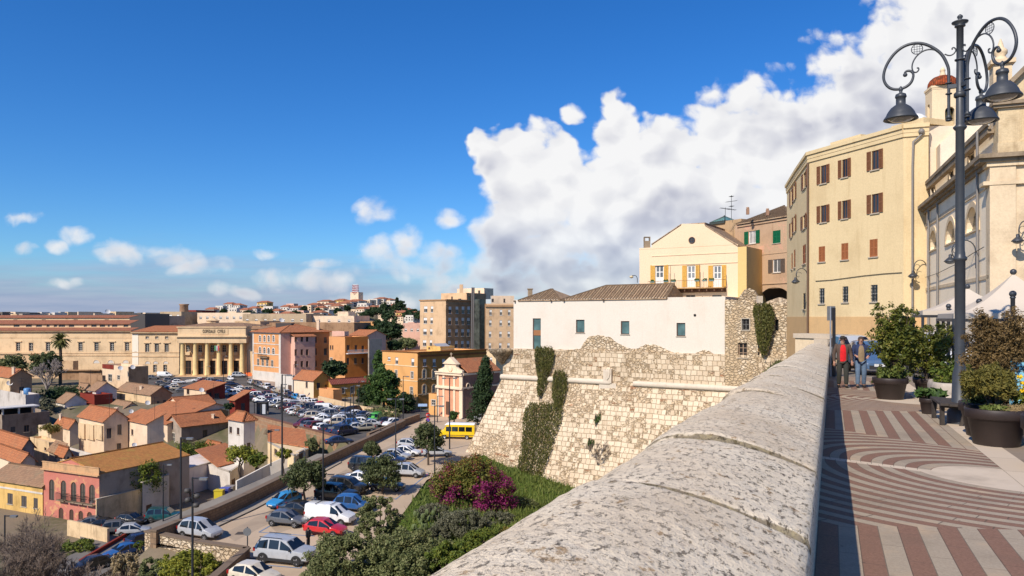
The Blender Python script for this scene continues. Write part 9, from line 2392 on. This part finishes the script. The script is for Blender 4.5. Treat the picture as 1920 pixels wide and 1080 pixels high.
def blue_screen():
 BL=plain('light_blue_paint',(.20,.46,.58),.55,0,.12,6);q=TP(1902,868);q=XY(1897,13.3);q=Vector((q.x,q.y,TZ(15.5)))
 root=thing('folding_chair','light blue slatted wooden chair at the right edge beside the planters','chair',q)
 ax=Vector((.96,-.28,0)).normalized();up=Vector((0,0,1));bk=Vector((.28,.96,0)).normalized();z1=Zat(672,13.3)-q.z
 for i,(o,y)in enumerate(((0,0),(.52,0),(0,.5),(.52,.5))):
  m=MB();a=q+ax*o+bk*y;m.bar(a,a+up*(z1 if y==0 else .46),.055,.045,0,Vector((0,1,0)));m.build('leg',BL,root)
 zs=.62
 n=9
 for k in range(n):
  z=zs+(z1-.1-zs)*k/(n-1);m=MB();m.bar(q+ax*.0+up*z-bk*.01,q+ax*.52+up*z-bk*.01,.025,.075,0,up);m.build('back_slat',BL,root)
 for k in range(5):
  m=MB();a=q+bk*(.03+.10*k)+up*.46;m.bar(a,a+ax*.52,.075,.025,0,up);m.build('seat_slat',BL,root)
blue_screen()
q5=TP(1962,880);root=thing('planter','dark pot cut off by the right edge of the picture','planter',q5,'big brown plastic planters');pot(q5,.3,.75,root)
q6=T(3.15,14.4);tc_=MB();tc_.lathe([(.01,0),(.15,0),(.2,.38),(.22,.4),(.22,.46),(.18,.46),(.01,.42)],q6,20);tag(tc_.build('terracotta_pot',plain('terracotta',(.36,.13,.06),.8)),'orange terracotta pot behind the planter nearest the camera','plant pot')
GBP='dark posts with ball finials around the canopies'
for i,(px,yt,d,lb)in enumerate(((1768.5,581,26.5,'leftmost ball topped post, behind the bench'),(1778.5,574,25.5,'second ball topped post from the left'),(1836,565,22.0,'ball topped post right of the ornate lamp post'),(1899,551,19.0,'large ball topped post before the browning bush'))):
 b=XY(px,d);z0=TZ(TS*b.x+TC*b.y);zt=Zat(yt,d);root=thing('ball_post',lb,'post',(b.x,b.y,z0),GBP);r=.052
 m=MB();m.lathe([(.09,z0),(.09,z0+.1),(r,z0+.14),(r,zt-.12),(r*1.3,zt-.11),(r*1.3,zt-.08),(r*.8,zt-.06)],(b.x,b.y,0),14);m.build('shaft',IRON,root);m=MB();m.ball((b.x,b.y,zt),.085,10);m.build('ball',IRON,root)
CANV=None
def m_canvas():
 m,g,b=newmat('cream_canvas',.85,.1);n=g.noise(g.pos(),1.3,5,.6);c=g.mix(n,(.50,.42,.33),(.60,.52,.42));g.l.new(c,b.inputs['Base Color']);g.l.new(g.bump(n,.3,.05),b.inputs['Normal']);return m
M_CANV=m_canvas()
def canopy(pxc,ypk,ye,d,half,label,leg_px=()):
 c=XY(pxc,d);zE=Zat(ye,d);zP=Zat(ypk,d);z0=TZ(TS*c.x+TC*c.y);root=thing('canopy',label,'canopy',(c.x,c.y,z0),'cream peaked canopies of the cafe')
 ax=Vector((TC,-TS));ay=Vector((TS,TC));cor=[c+ax*(sx*half)+ay*(sy*half)for sx,sy in((-1,-1),(1,-1),(1,1),(-1,1))];m=MB();ap=Vector((c.x,c.y,zP));n=8
 for i in range(4):
  a=Vector((*cor[i],zE));b=Vector((*cor[(i+1)%4],zE));rows=[]
  for k in range(n+1):
   t=k/n;s=t;zz=zE+(zP-zE)*(t**1.7);rows.append([Vector((*((a.lerp(b,j/6)).lerp(ap,t)[:2]),zz))for j in range(7)])
  m.grid(rows);m.face([a-Vector((0,0,.16)),b-Vector((0,0,.16)),b,a])
 m.build('canvas',M_CANV,root);fr=MB()
 for i in range(4):
  a=Vector((*cor[i],zE-.19));b=Vector((*cor[(i+1)%4],zE-.19));fr.bar(a,b,.07,.09);
 fr.build('frame',BLACK,root)
 for i in range(4):
  l=MB();a=cor[i];l.bar((a.x,a.y,z0-.2),(a.x,a.y,zE-.15),.07,.07,0,Vector((0,1,0)));l.build('leg',IRON,root)
 m=MB();m.ball(ap+Vector((0,0,.05)),.09,8);m.build('finial',IRON,root)
canopy(1814,540,583,26.5,1.55,'smaller cream canopy behind the lamp post');canopy(1900,513,588,22.0,1.75,'larger cream canopy at the right edge');
GUC='cars parked on the upper road by the church'
def up_car(k,c,px,d,hd,lb):
 b=XY(px,d);v=TS*b.x+TC*b.y;return car(k,c,(b.x,b.y,TZ(v)-.0),hd,lb,GUC)
up_car('hatch','blue',1634,33.5,R(-105),'light metallic blue car parked behind the two walkers').children
up_car('mpv','silver',1597,39.5,R(-100),'silver car roof showing behind the walker in the red jumper')
up_car('suv','white',1768,33.0,R(-100),'white off-roader parked behind the tall planters')
up_car('hatch','white',1806,36.5,R(-100),'white hatchback behind the ball topped posts')
up_car('sedan','grey',1880,38.0,R(-95),'dark grey saloon behind the larger canopy')
b=XY(1440,100);car('suv','white',(b.x,b.y,Zat(590,100)-.6),R(-60),'white car under the archway of the old pinkish house',GUC)
for o in D.objects:
 if o.parent and o.parent.get('label','').startswith('light metallic blue'):o.color=(.06,.12,.22,1)
for i,(px,lb)in enumerate(((1559.5,0),)):
 d=31.0;b=XY(px,d);z0=TZ(TS*b.x+TC*b.y);root=thing('street_sign','tall grey sign seen from behind at the end of the parapet','sign',(b.x,b.y,z0));m=MB();m.tube([(b.x-.05,b.y,z0),(b.x-.05,b.y,Zat(575,d))],.035,8);m.build('post',plain('galvanised_post',(.35,.35,.36),.4,.5),root)
 m=MB();m.box((b.x+.04,b.y-.03,z0),(b.x+.15,b.y+.05,Zat(577,d)));m.build('dark_post',BLACK,root);m=MB();m.box((b.x-.16,b.y+.05,Zat(601,d)),(b.x+.17,b.y+.085,Zat(574,d)));m.build('sign_plate',plain('sign_back_grey',(.2,.2,.2),.5,.4),root)
def skin_mesh(name,verts,edges,radii,mats,parent,sub=2,root_i=0,smooth=True):
 me=D.meshes.new(name);me.from_pydata([tuple(v)for v in verts],edges,[]);o=D.objects.new(name,me);COL.objects.link(o)
 sk=o.modifiers.new('skin','SKIN');sk.use_smooth_shade=True
 sv=me.skin_vertices[0].data if me.skin_vertices else None
 if sv is None:
  bm=bmesh.new();bm.from_mesh(me);bm.verts.layers.skin.verify();bm.to_mesh(me);bm.free();sv=me.skin_vertices[0].data
 for i,r in enumerate(radii):sv[i].radius=r if isinstance(r,(tuple,list))else(r,r);sv[i].use_root=(i==root_i)
 ss=o.modifiers.new('sub','SUBSURF');ss.levels=sub;ss.render_levels=sub
 dg=bpy.context.evaluated_depsgraph_get();dg.update();m2=D.meshes.new_from_object(o.evaluated_get(dg));D.objects.remove(o);m2.name=name
 for p in m2.polygons:p.use_smooth=True
 for m in(mats if isinstance(mats,list)else[mats]):m2.materials.append(m)
 o2=D.objects.new(name,m2);COL.objects.link(o2);o2.parent=parent;return o2
SKINM=plain('skin',(.42,.22,.145),.6,0,.1,30)
def person(label,pos,face,jacket,jumper,trousers,shoes,hair,pose,height=1.70,cap=None):
 root=thing('person',label,'person',pos,None,face);s=height/1.75;root.scale=(s,s,s);V=Vector
 J=dict(pel=V((0,0,.93)),wai=V((0,0,1.08)),che=V((.01,0,1.30)),nk=V((0,0,1.47)),hd0=V((.02,0,1.55)),hd1=V((.03,0,1.64)),hd2=V((.02,0,1.72)))
 for sd,nm in((1,'l'),(-1,'r')):
  J['sh'+nm]=V((0,sd*.19,1.42));J['hip'+nm]=V((0,sd*.095,.90));J['kn'+nm]=V((pose['kn'+nm],sd*.105,.50));J['an'+nm]=V((pose['an'+nm],sd*.11,.09));J['to'+nm]=V((pose['an'+nm]+.17,sd*.125,.035))
  J['el'+nm]=V(pose['el'+nm]);J['wr'+nm]=V(pose['wr'+nm])
 keys=list(J);ix={k:i for i,k in enumerate(keys)}
 ed=[('pel','wai'),('wai','che'),('che','nk'),('nk','hd0'),('hd0','hd1'),('hd1','hd2')]
 for n in 'lr':ed+=[('che','sh'+n),('sh'+n,'el'+n),('el'+n,'wr'+n),('pel','hip'+n),('hip'+n,'kn'+n),('kn'+n,'an'+n),('an'+n,'to'+n)]
 rad=dict(pel=(.105,.08),wai=(.10,.075),che=(.115,.08),nk=(.055,.055),hd0=(.07,.075),hd1=(.078,.095),hd2=(.055,.07))
 for n in 'lr':rad.update({'sh'+n:.062,'el'+n:.042,'wr'+n:.03,'hip'+n:.085,'kn'+n:.058,'an'+n:.042,'to'+n:.035})
 verts=[J[k]for k in keys];edges=[(ix[a],ix[b])for a,b in ed];rl=[rad[k]for k in keys]
 for n,sd in(('l',1),('r',-1)):
  w=J['wr'+n];fwd=(w-J['el'+n]).normalized();side=V((0,0,1)).cross(fwd)
  side=(V((1,0,0))if side.length<.2 else side.normalized());nrm=fwd.cross(side)
  palm=w+fwd*.075;verts.append(palm);pi=len(verts)-1;edges.append((ix['wr'+n],pi));rl.append((.030,.022))
  for k,(so,L)in enumerate(((-.030,.062),(-.011,.074),(.009,.078),(.028,.070))):
   a=palm+fwd*.025+side*so;b=a+fwd*L*.5+nrm*-.010;c=b+fwd*L*.4-nrm*.026
   i0=len(verts);verts+=[a,b,c];rl+=[.0095,.0088,.0075];edges+=[(pi,i0),(i0,i0+1),(i0+1,i0+2)]
  a=w+fwd*.04+side*.034;b=a+fwd*.035+side*.026;i0=len(verts);verts+=[a,b];rl+=[.011,.009];edges+=[(pi,i0),(i0,i0+1)]
 body=skin_mesh('body',verts,edges,rl,SKINM,root,2)
 def sub(vs,es,rs,nm,mat,ri=0):return skin_mesh(nm,vs,es,rs,mat,root,2,ri)
 tr=['pel','hipl','hipr','knl','knr','anl','anr'];ti={k:i for i,k in enumerate(tr)}
 tv=[J[k].copy()for k in tr];tv[0]=V((0,0,1.0));tv+=[J['anl']+V((0,0,.0)),J['anr']]
 sub(tv[:7],[(0,1),(0,2),(1,3),(2,4),(3,5),(4,6)],[(.15,.115),.105,.105,.085,.085,.072,.072],'trousers',trousers)
 m=MB();rows=[]
 for z,ry,rx,cx in((.84,.178,.132,0),(.95,.182,.138,0),(1.08,.178,.138,0),(1.2,.19,.145,.005),(1.32,.205,.145,.005),(1.40,.205,.125,0),(1.45,.15,.10,-.01),(1.49,.08,.075,-.015)):
  rows.append([V((cx+rx*math.cos(2*math.pi*k/24),ry*math.sin(2*math.pi*k/24),z+.008*math.sin(k*2.1+z*30)))for k in range(24)])
 m.grid(rows,closed=True);m.face(rows[-1]);m.face(rows[0][::-1]);o=m.build('jacket',jacket,loc=(0,0,0));o.parent=root;o.location=(0,0,0)
 for n in 'lr':
  sh,el,wr=J['sh'+n],J['el'+n],J['el'+n].lerp(J['wr'+n],.94);inn=sh.lerp(V((0,0,1.38)),.35);m=MB()
  m.tube([inn,sh,sh.lerp(el,.5),el,el.lerp(wr,.5),wr],[.065,.07,.064,.058,.052,.047],12);m.ball(sh,.070,7);o=m.build('sleeve',jacket,loc=(0,0,0));o.parent=root;o.location=(0,0,0)
 m=MB();rows=[]
 for z,w,x in((.90,.09,.148),(1.08,.095,.150),(1.2,.098,.162),(1.32,.09,.162),(1.40,.07,.138),(1.46,.045,.105)):
  rows.append([V((x-.035*(y/.1)**2,y,z))for y in(-w,-w*.5,0,w*.5,w)])
 m.grid(rows);o=m.build('jumper',jumper,loc=(0,0,0));o.parent=root;o.location=(0,0,0)
 for n in 'lr':
  a,t_=J['an'+n],J['to'+n];sub([a+V((-.05,0,-.03)),a+V((.03,0,-.035)),t_+V((.03,0,.005))],[(0,1),(1,2)],[.048,.055,.042],'shoe',shoes)
 h=J['hd1'];m=MB();m.lathe([(.005,.125),(.05,.118),(.082,.09),(.095,.05),(.096,.02),(.09,.005)],(h.x-.012,h.y,h.z+.0),20);m.lathe([(.092,.0),(.09,-.05),(.07,-.07)],(h.x-.02,h.y,h.z+.01),20)
 m.v=[(x if x<h.x+.055 or z>h.z+.03 else h.x+.055,y,z)for x,y,z in m.v]
 if cap:m.box((h.x+.05,-.07,h.z+.035),(h.x+.15,.07,h.z+.05))
 o=m.build('cap' if cap else 'hair',hair,loc=(0,0,0));o.parent=root;o.location=(0,0,0)
 m=MB();hx=h.x+.085
 m.face([V((hx,0,h.z+.03)),V((hx+.002,.017,h.z-.02)),V((hx+.030,0,h.z-.022))]);m.face([V((hx,0,h.z+.03)),V((hx+.030,0,h.z-.022)),V((hx+.002,-.017,h.z-.02))]);m.face([V((hx,.017,h.z-.02)),V((hx,-.017,h.z-.02)),V((hx+.03,0,h.z-.022))])
 o=m.build('nose',SKINM,loc=(0,0,0));o.parent=body;o.location=(0,0,0)
 for sd in(-1,1):
  m=MB();m.ball((hx-.004,sd*.032,h.z+.012),.011,6);o=m.build('eye',plain('eye_dark',(.03,.02,.018),.3),loc=(0,0,0));o.parent=body;o.location=(0,0,0)
  m=MB();m.ball((h.x-.005,sd*.082,h.z),.026,6,0,1.3);o=m.build('ear',SKINM,loc=(0,0,0));o.parent=body;o.location=(0,0,0)
 m=MB();m.box((hx-.012,-.022,h.z-.05),(hx+.004,.022,h.z-.043));o=m.build('mouth',plain('lips',(.25,.09,.08),.5),loc=(0,0,0));o.parent=body;o.location=(0,0,0)
 return root
cloth=lambda n,c:plain(n,c,.9,0,.2,14)
p1=TP(1580,727);p2=TP(1614,727);fa=math.atan2(-.93,-.30)
person('person in an open brown jacket, red jumper and dark trousers walking by the parapet',p1,fa,cloth('brown_jacket',(.085,.055,.04)),cloth('red_jumper',(.60,.012,.016)),cloth('dark_green_trousers',(.035,.036,.03)),cloth('dark_shoes',(.02,.016,.013)),cloth('dark_hair',(.03,.025,.022)),dict(knl=.06,anl=.02,knr=.02,anr=-.12,ell=(-.05,.26,1.16),wrl=(.03,.28,.92),elr=(-.04,-.27,1.15),wrr=(.02,-.27,.90)),1.72,True)
person('person in a navy jacket, tan waistcoat and blue jeans walking beside the brown jacketed one',p2,fa,cloth('navy_jacket',(.02,.03,.075)),cloth('tan_waistcoat',(.24,.17,.095)),cloth('blue_jeans',(.10,.15,.22)),cloth('dark_shoes',(.02,.016,.013)),cloth('brown_hair',(.06,.04,.03)),dict(knl=.0,anl=-.14,knr=.10,anr=.08,ell=(.02,.27,1.16),wrl=(.22,.20,1.10),elr=(.02,-.27,1.16),wrr=(.22,-.20,1.12)),1.70)
q=g4(352,888);q.z=GZ+.0
person('person in dark clothes standing by the silver off-roader in the car park',q,R(-20),cloth('black_coat',(.018,.018,.022)),cloth('black_shirt',(.02,.02,.022)),cloth('black_trousers',(.016,.016,.02)),cloth('dark_shoes',(.02,.016,.013)),cloth('dark_hair',(.03,.025,.022)),dict(knl=.03,anl=0,knr=0,anr=-.04,ell=(.0,.26,1.16),wrl=(.2,.16,1.15),elr=(-.02,-.26,1.15),wrr=(.05,-.27,.92)),1.75)
q=G(713,822);person('person in dark clothes on the pavement by the car park wall',q,R(200),cloth('black_coat',(.018,.018,.022)),cloth('black_shirt',(.02,.02,.022)),cloth('dark_green_trousers',(.035,.036,.03)),cloth('dark_shoes',(.02,.016,.013)),cloth('dark_hair',(.03,.025,.022)),dict(knl=.06,anl=.02,knr=.02,anr=-.12,ell=(-.05,.26,1.16),wrl=(.03,.28,.92),elr=(-.04,-.27,1.15),wrr=(.02,-.27,.90)),1.75)
for x,y,lb in((1442,575,'left'),(1490,570,'right')):
 q=c1(x,y);person(f'small dark clothed person walking before the portico, {lb} one',q,R(200),cloth('black_coat',(.018,.018,.022)),cloth('black_shirt',(.02,.02,.022)),cloth('dark_green_trousers',(.035,.036,.03)),cloth('dark_shoes',(.02,.016,.013)),cloth('dark_hair',(.03,.025,.022)),dict(knl=.06,anl=.02,knr=.02,anr=-.12,ell=(-.05,.26,1.16),wrl=(.03,.28,.92),elr=(-.04,-.27,1.15),wrr=(.02,-.27,.90)),1.75)
